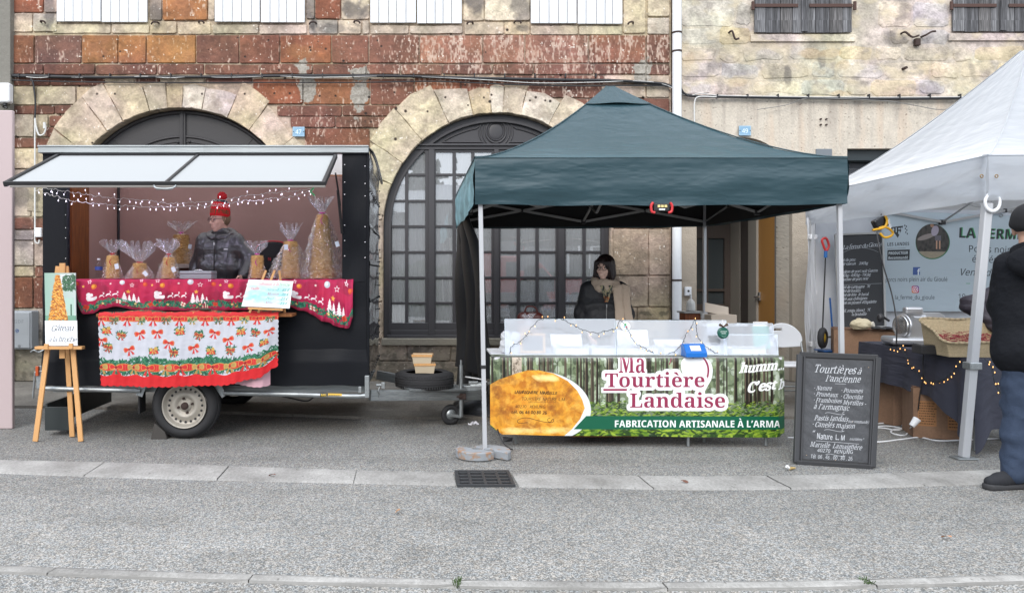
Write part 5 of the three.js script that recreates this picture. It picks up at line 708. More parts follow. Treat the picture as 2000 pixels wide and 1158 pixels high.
// ---------- fairy lights ----------
function fairy(name, lab, grp, pts, n, wire, r, bulbM, drop, size, seed) {
  const t = thing(name, lab, 'string lights', [0, 0, 0], 0, grp), c = new THREE.CatmullRomCurve3(pts, false, 'centripetal'), q = rng(seed), N = n * 4;
  const wob = []; for (let i = 0; i <= N; i++) { const p = c.getPointAt(i / N); wob.push(p.add(V((q() - 0.5) * drop * 0.25, (q() - 0.5) * drop * 0.5, (q() - 0.5) * drop * 0.3))); }
  mesh('wire', tube(wob, r, 5, N * 3), wire, t); const cc = new THREE.CatmullRomCurve3(wob, false, 'centripetal'), g = new THREE.SphereGeometry(size, 8, 6).scale(0.8, 1.5, 0.8), stems = [];
  for (let i = 0; i < n; i++) { const p = cc.getPointAt((i + 0.5) / n), a = q() * Math.PI * 2, up = q() < 0.3 ? 1 : -1, e = p.clone().add(V(Math.cos(a) * drop * 0.4, up * drop * (0.5 + q() * 0.5), Math.abs(Math.sin(a)) * drop * 0.4)); stems.push(rod(p, e, r * 0.9, r * 0.9, 5)); const b = mesh('bulb', g, bulbM, t); b.position.copy(e); b.castShadow = false; }
  mesh('bulb_stems', stems, wire, t).userData.kind = 'stuff'; return t;
}
const mCool = M('cool_bulb', L(0.9, 0.9, 1.0), { emissive: L(0.9, 0.82, 1.0), emissiveIntensity: 2.2 }), mWarm = M('warm_bulb', L(0.9, 0.6, 0.3), { emissive: L(1.0, 0.46, 0.12), emissiveIntensity: 2.0 });
const mWireW = M('white_wire', L(0.6, 0.58, 0.55)), mWireG = M('dark_green_wire', L(0.02, 0.03, 0.03));
fairy('white_string_lights', 'upper strand of cool white lights strung under the trailer flap', null, path(6.9, '66,372 92,368 120,372 160,378 200,384 240,388 290,392 330,397 370,396 410,392 450,388 490,381 540,376 580,372 612,368'), 40, mWireW, 0.0022, mCool, 0.034, 0.005, 5);
fairy('white_string_lights', 'lower strand of cool white lights strung under the trailer flap', null, path(6.95, '84,376 110,384 140,392 170,396 210,399 250,402 300,404 350,403 400,402 440,398 480,392 520,389 560,385 590,378 612,370'), 40, mWireW, 0.0022, mCool, 0.034, 0.005, 6);
for (const [px, py] of [[170, 388], [330, 400], [500, 392]]) { const l = new THREE.PointLight(0xe6dcff, 0.42); l.name = 'string_light_glow'; l.position.copy(at(px, py, 6.98)); l.castShadow = true; l.shadow.radius = 4; scene.add(l); }   // what the strands give off
{ const t = thing('green_clip', 'small bright green plastic clip holding the light strands at right', 'clip', [0, 0, 0]); mesh('clip', [rod(at(613, 366, 6.9), at(606, 374, 6.9), 0.008), rod(at(606, 374, 6.9), at(614, 382, 6.9), 0.008)], M('green_plastic', L(0.12, 0.5, 0.2)), t); settle(t, ...at(610, 374, 6.9).toArray()); }

// ---------- the dark green pop-up tent ----------
const tentC = pix(256, 256, (x, y) => { const k = 1 + (fbm(x / 40, y / 40, 4, 12) - 0.5) * 0.18 + (hash(x, y, 2) - 0.5) * 0.08; return [52 * k, 77 * k, 85 * k]; });
const fabric = (name, color, o = {}) => M(name, color, { roughness: 0.62, side: THREE.DoubleSide, bumpMap: crease((o.u ?? 3) * 0.7, (o.v ?? 2) * 0.7), bumpScale: (o.b ?? 0.012) * 0.8, ...(o.m ?? {}) });
function popTent(t, c, o) {                                      // c: four corners [x, z] front-left, front-right, back-right, back-left
  const { ye, yb, peak, p = 1.4, top, val } = o, P = V(...peak);
  const edge = (s) => { s = ((s % 4) + 4) % 4; const i = Math.floor(s), f = s - i, a = c[i], b = c[(i + 1) % 4]; return [lerp(a[0], b[0], f), lerp(a[1], b[1], f), f]; };
  mesh('canopy', sheet(160, 60, (u, v) => { const [x, z, f] = edge(u * 4), w = v, sag = -(o.sag ?? 0.07) * Math.sin(f * Math.PI) * Math.sin(w * Math.PI) * (1 - w * 0.4), hip = Math.pow(w, p), ru = (o.ruck ?? 0.006) * Math.sin(f * 40 + w * 9 + u * 7) * Math.sin(w * Math.PI) * (1 - w); return [lerp(x, P.x, w), ye + (P.y - ye) * hip + sag * 0.6 + ru - (w > 0.975 ? (w - 0.975) * 1.4 : 0), lerp(z, P.z, w), u * 8, w * 2]; }), top, t);
  for (let i = 0; i < 4; i++) {
    const a = c[i], b = c[(i + 1) % 4], nx = (b[1] - a[1]), nz = -(b[0] - a[0]), l = Math.hypot(nx, nz), ox = -nx / l, oz = -nz / l;
    mesh('valance', sheet(70, 16, (u, v) => { const x = lerp(a[0], b[0], u), z = lerp(a[1], b[1], u), q = 0.012 * Math.sin(v * Math.PI) + 0.008 * Math.sin(u * 9 + v * 3 + i) * v + 0.005 * Math.sin(u * 27 + v * 5) * v + 0.004 * Math.sin(v * 11 + u * 3); return [x + ox * q, lerp(ye, yb[i] + (yb[(i + 1) % 4] - yb[i]) * u, v) - 0.01 * Math.sin(u * Math.PI) * v + 0.004 * Math.sin(u * 21) * v, z + oz * q, u * 3, v * 0.5]; }), val, t);
    mesh('hem_seam', [tube([V(a[0] + ox * 0.004, ye, a[1] + oz * 0.004), V((a[0] + b[0]) / 2 + ox * 0.004, ye, (a[1] + b[1]) / 2 + oz * 0.004), V(b[0] + ox * 0.004, ye, b[1] + oz * 0.004)], 0.005, 5, 20)], val, t);
  }
}
function popLining(t, c, o) {                                    // black coating inside the roof
  const P = V(...o.peak), e = (s) => { s = ((s % 4) + 4) % 4; const i = Math.floor(s), f = s - i, a = c[i], b = c[(i + 1) % 4]; return [lerp(a[0], b[0], f), lerp(a[1], b[1], f), f]; }, cx = (c[0][0] + c[2][0]) / 2, cz = (c[0][1] + c[2][1]) / 2;
  mesh('roof_lining', sheet(120, 40, (u, v) => { const [x, z, f] = e(u * 4), s = (1 - 0.006), w = v, sag = -(o.sag ?? 0.07) * Math.sin(f * Math.PI) * Math.sin(w * Math.PI) * (1 - w * 0.4); return [cx + (lerp(x, P.x, w) - cx) * s, o.ye - 0.022 + (P.y - o.ye) * Math.pow(w, o.p) + sag * 0.6, cz + (lerp(z, P.z, w) - cz) * s]; }), o.lining, t);
  for (let i = 0; i < 4; i++) { const a = c[i], b = c[(i + 1) % 4], s = 0.988; mesh('valance_lining', sheet(20, 6, (u, v) => [cx + (lerp(a[0], b[0], u) - cx) * s, lerp(o.ye - 0.02, lerp(o.yb[i], o.yb[(i + 1) % 4], u) + 0.012, v), cz + (lerp(a[1], b[1], u) - cz) * s]), o.lining, t); }
}
function truss(t, a, b, y0, y1, m) {
  const mid = a.clone().lerp(b, 0.5), at2 = (p, y) => V(p.x, y, p.z);
  for (const [p, q] of [[a, mid], [b, mid]]) { mesh('scissor_bar', bar(at2(p, y0), at2(q, y1), 0.03, 0.014), m, t); mesh('scissor_bar', bar(at2(p, y1), at2(q, y0), 0.03, 0.014).translate(0, 0, 0.018), m, t); mesh('joint', box(0.04, 0.05, 0.05, (p.x + q.x) / 2, (y0 + y1) / 2, (p.z + q.z) / 2, 0.008), mBlackPlastic, t); }
  mesh('joint', [box(0.06, 0.06, 0.06, mid.x, y0, mid.z, 0.01)], mBlackPlastic, t); mesh('joint', [box(0.06, 0.06, 0.06, mid.x, y1, mid.z, 0.01)], mBlackPlastic, t);
}
const G = { xl: 0.475, xr: 3.515, xr2: 3.485, zf: -6.4, zb: -9.4 };
const mTruss = M('grey_aluminium_bar', L(0.33, 0.33, 0.33), { metalness: 0.35, roughness: 0.5 });
{
  const t = thing('market_tent', 'dark green pop-up market tent with peaked roof over the tourtière stand', 'tent');
  const mTop = M('green_tent_fabric', L(0.018, 0.049, 0.062), { physical: true, roughness: 0.42, sheen: 1, sheenColor: L(0.40, 0.74, 0.86), sheenRoughness: 0.5, side: THREE.DoubleSide, bumpMap: crease(0.6, 1.2), bumpScale: 0.012 }), mVal = mTop;
  const C = [[G.xl - 0.02, G.zf + 0.06], [G.xr + 0.02, G.zf + 0.06], [G.xr2 + 0.02, G.zb - 0.03], [G.xl - 0.03, G.zb - 0.03]];
  popTent(t, C, { ye: 2.475, yb: [2.09, 2.092, 2.09, 2.075], peak: [1.95, 3.46, -7.9], p: 1.42, top: mTop, val: mVal, sag: 0.05 });
  for (const q of C) { const pts = []; for (let i = 0; i <= 14; i++) { const w = i / 14 * 0.97; pts.push(V(lerp(q[0], 1.95, w), 2.481 + 0.985 * Math.pow(w, 1.42), lerp(q[1], -7.9, w))); } mesh('hip_seam', tube(pts, 0.007, 5, 40), mTop, t); }
  popLining(t, C, { ye: 2.475, yb: [2.09, 2.092, 2.09, 2.075], peak: [1.95, 3.46, -7.9], p: 1.42, sag: 0.05, lining: M('black_coating', L(0.012, 0.012, 0.013), { roughness: 0.8, side: THREE.DoubleSide }) });
  const cap = (w0, up) => sheet(120, 16, (u, v) => { const s = u * 4, i = Math.floor(s) % 4, f = s - Math.floor(s), a = C[i], b = C[(i + 1) % 4], w = lerp(w0, 0.985, v), hem = v < 0.15 ? 0.03 * Math.pow(Math.max(0, Math.sin(f * Math.PI)), 2) * (1 - v / 0.15) : 0; return [lerp(lerp(a[0], b[0], f), 1.95, w), 2.475 + 0.985 * Math.pow(w, 1.42) + up + hem - 0.05 * 0.6 * Math.sin(f * Math.PI) * Math.sin(w * Math.PI) - (w > 0.975 ? (w - 0.975) * 1.4 : 0), lerp(lerp(a[1], b[1], f), -7.9, w), u * 8, w * 2]; });
  mesh('vent_cap', cap(0.79, 0.016), mTop, t);
  const pole = (x, z, x2, z2, m = mWhitePole) => { mesh('pole', [bar(V(x2, 0.02, z2), V(x, 2.1, z), 0.036, 0.036, 0.004)], m, t); mesh('inner_pole', bar(V(x, 2.1, z), V(x, 2.44, z), 0.03, 0.03, 0.003), m, t); mesh('pole_foot', box(0.09, 0.012, 0.09, x2, 0.008, z2, 0.003), mGalv, t); mesh('corner_bracket', box(0.06, 0.08, 0.06, x, 2.42, z, 0.008), mBlackPlastic, t); };
  pole(tx(938.5, 6.4), -6.40, tx(947, 6.4), -6.38); mesh('pole_collar', box(0.045, 0.03, 0.045, tx(944, 6.4), ty(716, 6.4), -6.387, 0.004), mBlackPlastic, t);
  pole(tx(1640.5, 6.4), -6.40, tx(1645, 6.4), -6.38); pole(tx(1377, 9.36), -9.36, tx(1377, 9.36), -9.36); pole(0.5, -9.36, 0.5, -9.36);
  const c4 = [V(0.53, 0, -6.44), V(3.47, 0, -6.44), V(3.49, 0, -9.37), V(0.5, 0, -9.37)];
  for (let i = 0; i < 4; i++) truss(t, c4[i], c4[(i + 1) % 4], 2.15, 2.42, mTruss);
  for (let i = 0; i < 4; i++) { const m = c4[i].clone().lerp(c4[(i + 1) % 4], 0.5); mesh('roof_strut', bar(V(m.x, 2.42, m.z), V(lerp(m.x, 1.98, 0.5), 2.2, lerp(m.z, -7.87, 0.5)), 0.028, 0.014), mTruss, t); mesh('roof_strut', bar(V(m.x, 2.15, m.z), V(1.98, 2.62, -7.87), 0.028, 0.014), mTruss, t); mesh('roof_strut', bar(V(lerp(m.x, 1.98, 0.5), 2.2, lerp(m.z, -7.87, 0.5)), V(1.98, 2.5, -7.87), 0.028, 0.014), mTruss, t); }
  mesh('centre_post', rod(V(1.98, 2.45, -7.87), V(1.95, 3.42, -7.9), 0.022), mTruss, t);
  settle(t, 2, 0, -7.9);
  // gathered black side curtain tied at the back left
  const cu = thing('side_curtain', 'gathered black tent side curtain hanging along the left side of the green tent', 'curtain');
  const mCu = M('black_nylon', L(0.014, 0.015, 0.018), { roughness: 0.5, side: THREE.DoubleSide, bumpMap: crease(1, 2), bumpScale: 0.006 });
  const cSheet = (x0, w0, w1, z0, z1, y0, y1, seed, amp) => sheet(80, 40, (u, v) => { const y = lerp(y0, y1, v), pinch = 1 - 0.45 * Math.exp(-Math.pow((v - 0.12) / 0.1, 2)), a = u * 9 + seed, x = x0 + lerp(w0, w1, v) * u * pinch + amp * Math.sin(a * 2.2 + v * 1.5) * (0.5 + v) + 0.02 * Math.sin(v * 9 + u * 5), z = lerp(z0, z1, u) + amp * 1.8 * Math.cos(a * 2.2 + v) + 0.02 * Math.sin(v * 13 + seed); return [x, y + (v > 0.98 ? 0.02 * Math.sin(u * 7) : 0), z]; });
  mesh('curtain_cloth', cSheet(0.44, 0.10, 0.36, -9.1, -7.9, 2.36, 0.42, 1, 0.03), mCu, cu); mesh('curtain_cloth', cSheet(0.44, 0.06, 0.30, -9.3, -8.6, 2.3, 0.1, 3, 0.03), mCu, cu);
  mesh('curtain_heap', sheet(40, 20, (u, v) => { const a = u * Math.PI * 2; const r = 0.34 * Math.sin(Math.PI * lerp(0.5, 0.02, v)) * (1 + 0.12 * Math.sin(a * 5 + v * 6)); return [0.72 + r * 1.15 * Math.cos(a), 0.03 + 0.24 * (v) * (1 + 0.2 * Math.sin(a * 3 + 1)) , -8.35 + r * Math.sin(a)]; }), mCu, cu);
  mesh('white_hem', tube([V(0.46, 0.47, -7.8), V(0.54, 0.46, -7.79), V(0.62, 0.445, -7.79), V(0.68, 0.42, -7.8)], 0.007, 6), mWhite, cu);
  const b = at(926, 829, 7.72); mesh('white_bow', [sheet(10, 4, (u, v) => [b.x - 0.06 * u, b.y + 0.008 + 0.012 * Math.sin(u * 6) + (v - 0.5) * 0.03, b.z + 0.02 * Math.sin(u * 3)]), sheet(10, 4, (u, v) => [b.x + 0.05 * u, b.y + 0.008 + 0.012 * Math.sin(u * 5) + (v - 0.5) * 0.03, b.z]), sheet(10, 4, (u, v) => [b.x + 0.02 * u, b.y + 0.012, b.z + (v - 0.5) * 0.03 + 0.02 * u])], M('white_ribbon', L(0.7, 0.7, 0.75), { side: THREE.DoubleSide }), cu);
  settle(cu, 0.55, 0, -8.4);
  // rust stained leg weight in two halves round the pole foot
  const wt = (px0, px1, py, lab, turn, sx) => { const x0 = tx(px0, 6.3), x1 = tx(px1, 6.3); const g = thing('leg_weight', lab, 'tent weight', [(x0 + x1) / 2, 0.0, -6.33 + sx], turn, null), c = pix(128, 128, (x, y) => { const n = fbm(x / 22, y / 22, 4, 6 + px0), w = sst(0.58, 0.8, n) * 0.75; return [lerp(138, 150, w), lerp(142, 108, w), lerp(146, 76, w)]; }); const R = 0.165, s = [...arcPts(0, 0, R, 0.12, Math.PI - 0.12, 18), ...arcPts(0, 0.0, 0.045, Math.PI - 0.3, 0.3, 8)]; mesh('plate', extr(s, 0.055, 0.008).rotateX(-Math.PI / 2).translate(0, 0.012, 0), M('painted_iron', 0xffffff, { map: tex(c, { rep: [3, 3] }), roughness: 0.8, bumpMap: grain(4), bumpScale: 0.003 }), g); return g; };
  wt(914, 950, 0, 'rear half of the rust stained grey plate weight at the tent pole foot', 2.5, -0.02); wt(934, 980, 0, 'front half of the rust stained grey plate weight at the tent pole foot', -0.75, 0.02);
  // red work lamp under the front edge
  const w = at(1292, 405, 6.34), wl = thing('work_lamp', 'red and black work lamp hanging under the front edge of the green tent', 'work lamp', [w.x, w.y - 0.045, w.z]);
  mesh('body', box(0.13, 0.065, 0.045, 0, 0.045, 0, 0.01), mBlackPlastic, wl); mesh('face', [0, 1, 2].map((i) => box(0.022, 0.02, 0.006, -0.025 + i * 0.028, 0.053, 0.0235, 0.002)), M('led_yellow', L(0.75, 0.6, 0.25), { roughness: 0.3 }), wl); mesh('display', box(0.05, 0.012, 0.004, 0.0, 0.027, 0.0235), mWhite, wl);
  const mr = M('red_plastic', L(0.55, 0.03, 0.035), { roughness: 0.4 }); mesh('guard', [tube([V(-0.07, 0.085, 0.012), V(-0.085, 0.06, 0.012), V(-0.08, 0.01, 0.012), V(-0.055, 0.0, 0.012)], 0.011, 8), tube([V(0.07, 0.085, 0.012), V(0.085, 0.06, 0.012), V(0.08, 0.01, 0.012), V(0.055, 0.0, 0.012)], 0.011, 8)], mr, wl); mesh('hook', tube([V(0, 0.07, -0.01), V(0, 0.11, -0.03), V(0.02, 0.12, -0.03)], 0.006, 6), mr, wl);
}
// ---------- the tourtière table ----------
const BD = 6.7, bX = (px) => tx(px, BD), bY = (py) => ty(py, BD), TY = 0.795;
const bannerC = canvas(2048, 544, (g) => {
  const K = 3.55, r = rng(3), X = (px) => (px - 958) * K, Y = (py) => (py - 697) * K;
  g.fillStyle = '#707d62'; g.fillRect(0, 0, 2048, 544);
  for (let i = 0; i < 900; i++) { g.fillStyle = ['rgba(214,222,212,.5)', 'rgba(140,156,112,.4)', 'rgba(58,70,44,.5)', 'rgba(186,198,170,.45)', 'rgba(36,44,30,.5)'][Math.floor(r() * 5)]; g.beginPath(); g.ellipse(r() * 2048, r() * 330, 8 + r() * 14, 6 + r() * 26, 0, 0, 7); g.fill(); }
  for (let i = 0; i < 105; i++) { const x = r() * 2048, w = 3 + Math.pow(r(), 2.4) * 22, ln = r(); g.fillStyle = ['#241c16', '#38302a', '#4c4238', '#2d271d', '#1b1710'][Math.floor(r() * 5)]; g.beginPath(); g.moveTo(x - w * 0.4, 0); g.lineTo(x + w * 0.4, 0); g.lineTo(x + w * 0.6, 300 + ln * 50); g.lineTo(x - w * 0.6, 300 + ln * 50); g.fill(); if (w > 10) { g.fillStyle = 'rgba(176,158,132,.5)'; g.fillRect(x - w * 0.45, 0, w * 0.22, 310); } }
  g.fillStyle = '#b9ab9a'; g.fillRect(X(1000), 0, 66, 150); for (let i = 0; i < 60; i++) { g.fillStyle = 'rgba(90,78,66,.5)'; g.fillRect(X(1000) + r() * 60, r() * 150, 3 + r() * 8, 5 + r() * 12); }
  for (let i = 0; i < 3600; i++) { const y = 302 + Math.pow(r(), 0.8) * 250, b = (y - 302) / 250; g.fillStyle = ['rgba(120,150,38,.75)', 'rgba(70,105,30,.8)', 'rgba(158,182,60,.7)', 'rgba(36,64,26,.8)', 'rgba(92,128,40,.8)', 'rgba(22,42,20,.7)'][Math.floor(r() * 6)]; g.beginPath(); g.ellipse(r() * 2048, y, 10 + b * 18, 3 + b * 4, (r() - 0.5) * 1.4, 0, 7); g.fill(); }
  // plate and pie
  g.fillStyle = '#d9dde0'; g.beginPath(); g.ellipse(X(1062), Y(792), 92 * K, 66 * K, 0.2, 0, 7); g.fill();
  g.save(); g.beginPath(); 'x'; [[956, 753], [975, 741], [1008, 729], [1030, 723], [1052, 723], [1080, 729], [1108, 744], [1126, 762], [1136, 780], [1141, 797], [1132, 818], [1116, 838], [1100, 852], [984, 851], [956, 828]].forEach((p, i) => g[i ? 'lineTo' : 'moveTo'](X(p[0]), Y(p[1]))); g.closePath(); g.clip(); g.fillStyle = '#dd9a2c'; g.fillRect(0, 0, 800, 544);
  for (let i = 0; i < 900; i++) { g.fillStyle = ['rgba(235,178,62,.22)', 'rgba(170,92,20,.20)', 'rgba(222,150,45,.25)', 'rgba(120,58,18,.14)', 'rgba(248,212,120,.16)'][Math.floor(r() * 5)]; g.beginPath(); g.ellipse(r() * 760, r() * 544, 12 + r() * 60, 6 + r() * 20, r() * 3, 0, 7); g.fill(); }
  for (const [x, y, a, b] of [[985, 740, 26, 12], [1060, 748, 30, 9], [990, 800, 22, 9], [1085, 800, 18, 14], [1035, 832, 34, 6], [1110, 770, 10, 22], [970, 765, 10, 16]]) for (let i = 0; i < 16; i++) { g.fillStyle = 'rgba(110,52,16,.12)'; g.beginPath(); g.ellipse(X(x) + (r() - 0.5) * a * 5, Y(y) + (r() - 0.5) * b * 5, a * 1.4, b * 1.4, r() * 3, 0, 7); g.fill(); }
  for (let i = 0; i < 60; i++) { g.fillStyle = 'rgba(250,226,150,.16)'; g.beginPath(); g.ellipse(X(985 + r() * 130), Y(846 - r() * 10), 40, 14, 0, 0, 7); g.fill(); g.beginPath(); g.ellipse(X(1045 + r() * 40), Y(734 + r() * 8), 30, 12, 0.4, 0, 7); g.fill(); }
  g.restore();
  const ink = '#2a1c12'; hand(g, 'LAMAIGNERE  MARIELLE', X(1004), Y(768), 30, ink, { font: 'bold $px sans-serif', track: 0.84, slope: 0.03 }); hand(g, 'TOURTIÈRE  NATURE  L.M', X(1018), Y(781), 29, ink, { font: '$px sans-serif', track: 0.9, slope: 0.02 }); hand(g, '1063 chemin de Lourine', X(1030), Y(786), 17, 'rgba(60,40,24,.8)', {}); hand(g, '40270   RENUNG', X(1006), Y(796), 29, ink, { font: '$px sans-serif', track: 0.95, slope: 0.02 }); hand(g, 'tél. 06 46 00 80 26', X(998), Y(807), 30, ink, { font: 'bold $px sans-serif', track: 0.98, slope: 0.03 });
  g.strokeStyle = ink; g.lineWidth = 3; g.beginPath(); g.moveTo(X(1030), Y(824)); g.bezierCurveTo(X(1000), Y(832), X(1006), Y(812), X(1034), Y(816)); g.bezierCurveTo(X(1060), Y(824), X(1086), Y(830), X(1080), Y(818)); g.arc(X(1073), Y(820), 14, 0, 5); g.stroke();
  // green strip
  g.fillStyle = '#0d5a40'; g.beginPath(); g.moveTo(X(1144), Y(812)); g.lineTo(2048, Y(813)); g.lineTo(2048, Y(838)); g.lineTo(X(1120), Y(838)); g.closePath(); g.fill();
  label(g, 'FABRICATION ARTISANALE À L’ARMA', X(1198), Y(834), 'bold 66px sans-serif', '#eef0ee', { sx: 0.985 });
  // name in maroon with a white edge, chef's hat behind
  const wht = '#eef0f0', mar = '#8e2a4c';
  g.fillStyle = wht; g.beginPath(); g.moveTo(X(1352), Y(762)); g.bezierCurveTo(X(1310), Y(712), X(1330), Y(690), X(1352), Y(700)); g.bezierCurveTo(X(1376), Y(690), X(1398), Y(706), X(1386), Y(742)); g.lineTo(X(1374), Y(764)); g.closePath(); g.fill();
  g.strokeStyle = mar; g.lineWidth = 13; g.beginPath(); g.moveTo(X(1372), Y(699)); g.bezierCurveTo(X(1388), Y(720), X(1380), Y(742), X(1366), Y(757)); g.stroke(); g.lineWidth = 6; g.beginPath(); g.moveTo(X(1310), Y(699)); g.lineTo(X(1305), Y(712)); g.stroke();
  const T = (s, px, py, size, sx, sk = 0) => label(g, s, X(px), Y(py), 'bold ' + size + 'px serif', mar, { sx, skew: sk }), TS = (s, px, py, size, sx) => label(g, s, X(px), Y(py), 'bold ' + size + 'px serif', wht, { sx, stroke: wht, lw: 46 });
  for (const f of [TS, T]) { f('Ma', 1206, 728, 184, 0.66); f('Tourtière', 1180, 756, 134, 1.06); f('Landaise', 1228, 796, 138, 1.05); }
  g.fillStyle = wht; g.fillRect(X(1173), Y(756), 54 * K, 11 * K); g.fillStyle = mar; g.fillRect(X(1177), Y(759), 46 * K, 4 * K); T('Tourtière', 1180, 756, 134, 1.06); T('Landaise', 1228, 796, 138, 1.05);
  hand(g, 'humm...', X(1440), Y(728), 84, '#f4f5f5', { rot: -0.06, slope: -0.06, weight: 3, skew: -0.15, font: 'italic bold $px serif', track: 0.95 }); hand(g, 'C’est bon', X(1454), Y(766), 92, '#f4f5f5', { rot: -0.1, slope: -0.1, weight: 4, skew: -0.15, font: 'italic bold $px serif', track: 0.9 });
});
{
  const t = thing('market_table', 'long folding table behind the printed tourtière banner', 'table');
  mesh('tabletop', metres(span(bX(966), bX(1530), TY - 0.03, TY - 0.004, -7.5, -BD - 0.01, 0.006)), mWhite, t);
  for (const [px, z] of [[1348, -6.74], [1393, -6.9], [1503, -6.76], [1000, -7.35], [1500, -7.4]]) mesh('leg', rod(V(bX(px), 0.005, z), V(bX(px), TY - 0.031, z), 0.014), mGalv, t);
  mesh('leg', rod(V(bX(1012), 0.005, -6.85), V(bX(990), TY - 0.031, -6.8), 0.014), mGalv, t);
  mesh('stored_board', metres(span(bX(1120), bX(1250), 0.075, 0.1, -7.2, -6.78, 0.004)), mPly, t); settle(t, bX(1250), 0, -7.1);
  const ba = thing('printed_banner', 'printed banner with forest, golden pie and maroon lettering on the table front', 'banner');
  const bot = poly('958,832 968,840 982,848 1100,851 1500,854 1524,853 1533,848');
  mesh('print', sheet(160, 30, (u, v) => { const px = lerp(958, 1539, u), y = lerp(697.5 + 1.5 * Math.sin(u * 3), bot(px), v), top = v < 0.03 ? -0.012 : 0; return [bX(px), bY(y), -BD + 0.006 + 0.006 * Math.sin(u * 7 + v * 2) * v + 0.004 * Math.sin(u * 19 + v) * v + top + (u > 0.97 ? -(u - 0.97) * 2.2 : 0) - (u < 0.04 ? (0.04 - u) * 0.9 : 0), u, 1 - (y - 697) / 153.5]; }), M('banner_print', 0xffffff, { map: tex(bannerC), roughness: 0.38, side: THREE.DoubleSide, bumpMap: crease(2, 0.6), bumpScale: 0.004 }), ba);
  mesh('banner_fold', sheet(40, 4, (u, v) => [lerp(bX(960), bX(1532), u), TY + 0.002 + 0.004 * Math.abs(Math.sin(u * 31)) * v, lerp(-BD, -BD - 0.14, v)]), M('banner_top', L(0.13, 0.15, 0.10), { roughness: 0.35 }), ba); settle(ba, bX(1246), 0.1, -BD);
  const stp = thing('tension_strap', 'thin black strap with hook below the left end of the banner', 'strap', [0, 0, 0]); mesh('strap', tube([at(972, 838, 6.66), at(976, 850, 6.66), at(986, 868, 6.6), at(996, 876, 6.55), at(1001, 878, 6.5)], 0.006, 6), mBlackPlastic, stp); mesh('bag_corner', new THREE.TetrahedronGeometry(0.06).scale(1.2, 0.6, 0.5).translate(...at(992, 858, 6.75).toArray()), mBlackPlastic, stp); settle(stp, ...at(986, 876, 6.6).toArray());
  // sneeze guards
  const mAc = M('clear_acrylic', L(0.86, 0.91, 0.99), { physical: true, transmission: 0.66, roughness: 0.05, ior: 1.75, thickness: 0 });
  const guard = (lab, x0, x1, yt, yb, d0, d1, m = mAc) => { const g = thing('sneeze_guard', lab, 'sneeze guard'), a = at(x0, yb, d0), b = at(x1, yb, d0), c = at(x0 - 2, yt, d1), e = at(x1 - 2, yt, d1); mesh('front_sheet', sheet(4, 4, (u, v) => c.clone().lerp(e, u).lerp(a.clone().lerp(b, u), v).toArray()), m, g); mesh('edge', [bar(c, e, 0.006, 0.006), bar(c, a, 0.005, 0.005), bar(e, b, 0.005, 0.005)], M('acrylic_edge', L(0.6, 0.68, 0.74), { roughness: 0.2 }), g); for (const [p, q] of [[a, c], [b, e]]) mesh('side_sheet', sheet(2, 2, (u, v) => { const s = p.clone().lerp(q, u); return [s.x, lerp(s.y, TY + 0.004, v) , lerp(s.z, s.z - 0.3, v * 0.6)]; }), m, g); settle(g, (a.x + b.x) / 2, TY + 0.002, a.z - 0.1); return g; };
  guard('left clear sneeze guard over the white cake boxes', 988, 1204, 623.5, 695.5, 6.78, 6.92); guard('middle clear sneeze guard with round sticker, over the cake boxes', 1206, 1421, 626, 695.5, 6.78, 6.92); guard('small right sneeze guard near the white folding chair', 1416, 1521, 653, 695.5, 6.78, 6.88);
  guard('upper clear screen behind the small right sneeze guard', 1384, 1512, 632, 655, 7.0, 7.03);
  // cake boxes
  const mBox = M('white_card_box', L(0.8, 0.81, 0.82), { roughness: 0.8 });
  const cbox = (lab, px, w, lid, d, h = 0.055) => { const p = at(px, 694, d), t = thing('cake_box', lab, 'cake box', [p.x, TY, d < 0 ? d : -d], 0, 'white cake boxes on the table'), D = 0.26; mesh('tray', [span(-w / 2, w / 2, 0.001, 0.006, -D / 2, D / 2), span(-w / 2, w / 2, 0.006, h, D / 2 - 0.005, D / 2), span(-w / 2, w / 2, 0.006, h, -D / 2, -D / 2 + 0.005), span(-w / 2, -w / 2 + 0.005, 0.006, h, -D / 2 + 0.005, D / 2 - 0.005), span(w / 2 - 0.005, w / 2, 0.006, h, -D / 2 + 0.005, D / 2 - 0.005)], mBox, t); mesh('flap', [sheet(4, 2, (u, v) => [lerp(-w / 2, w / 2, u), h + 0.03 * v * (u < 0.2 || u > 0.8 ? 1.4 : 0.6), D / 2 + 0.02 * v - 0.02])], mBox, t); if (lid) mesh('lid', bar(V(0, h, -D / 2), V(0.0, h + lid, -D / 2 - 0.06), w, 0.004), mBox, t); mesh('tart', lathe([[0, 0.04], [w * 0.36, 0.04], [w * 0.38, 0.025], [w * 0.38, 0.008], [0, 0.008]], 28), mCake, t); return t; };
  cbox('open white cake box beside the framed slate', 1113, 0.29, 0.10, 7.0); cbox('open white cake box below the joint of the clear guards', 1182, 0.29, 0.0, 7.0); cbox('white cake box with raised lid right of the guard joint', 1246, 0.29, 0.14, 7.0); cbox('white cake box behind the hanging string lights', 1318, 0.27, 0.05, 7.02); cbox('flat white cake box left of the green ornament', 1384, 0.25, 0.0, 7.02, 0.08); cbox('long white cake box under the small right guard', 1452, 0.30, 0.0, 6.98, 0.05);
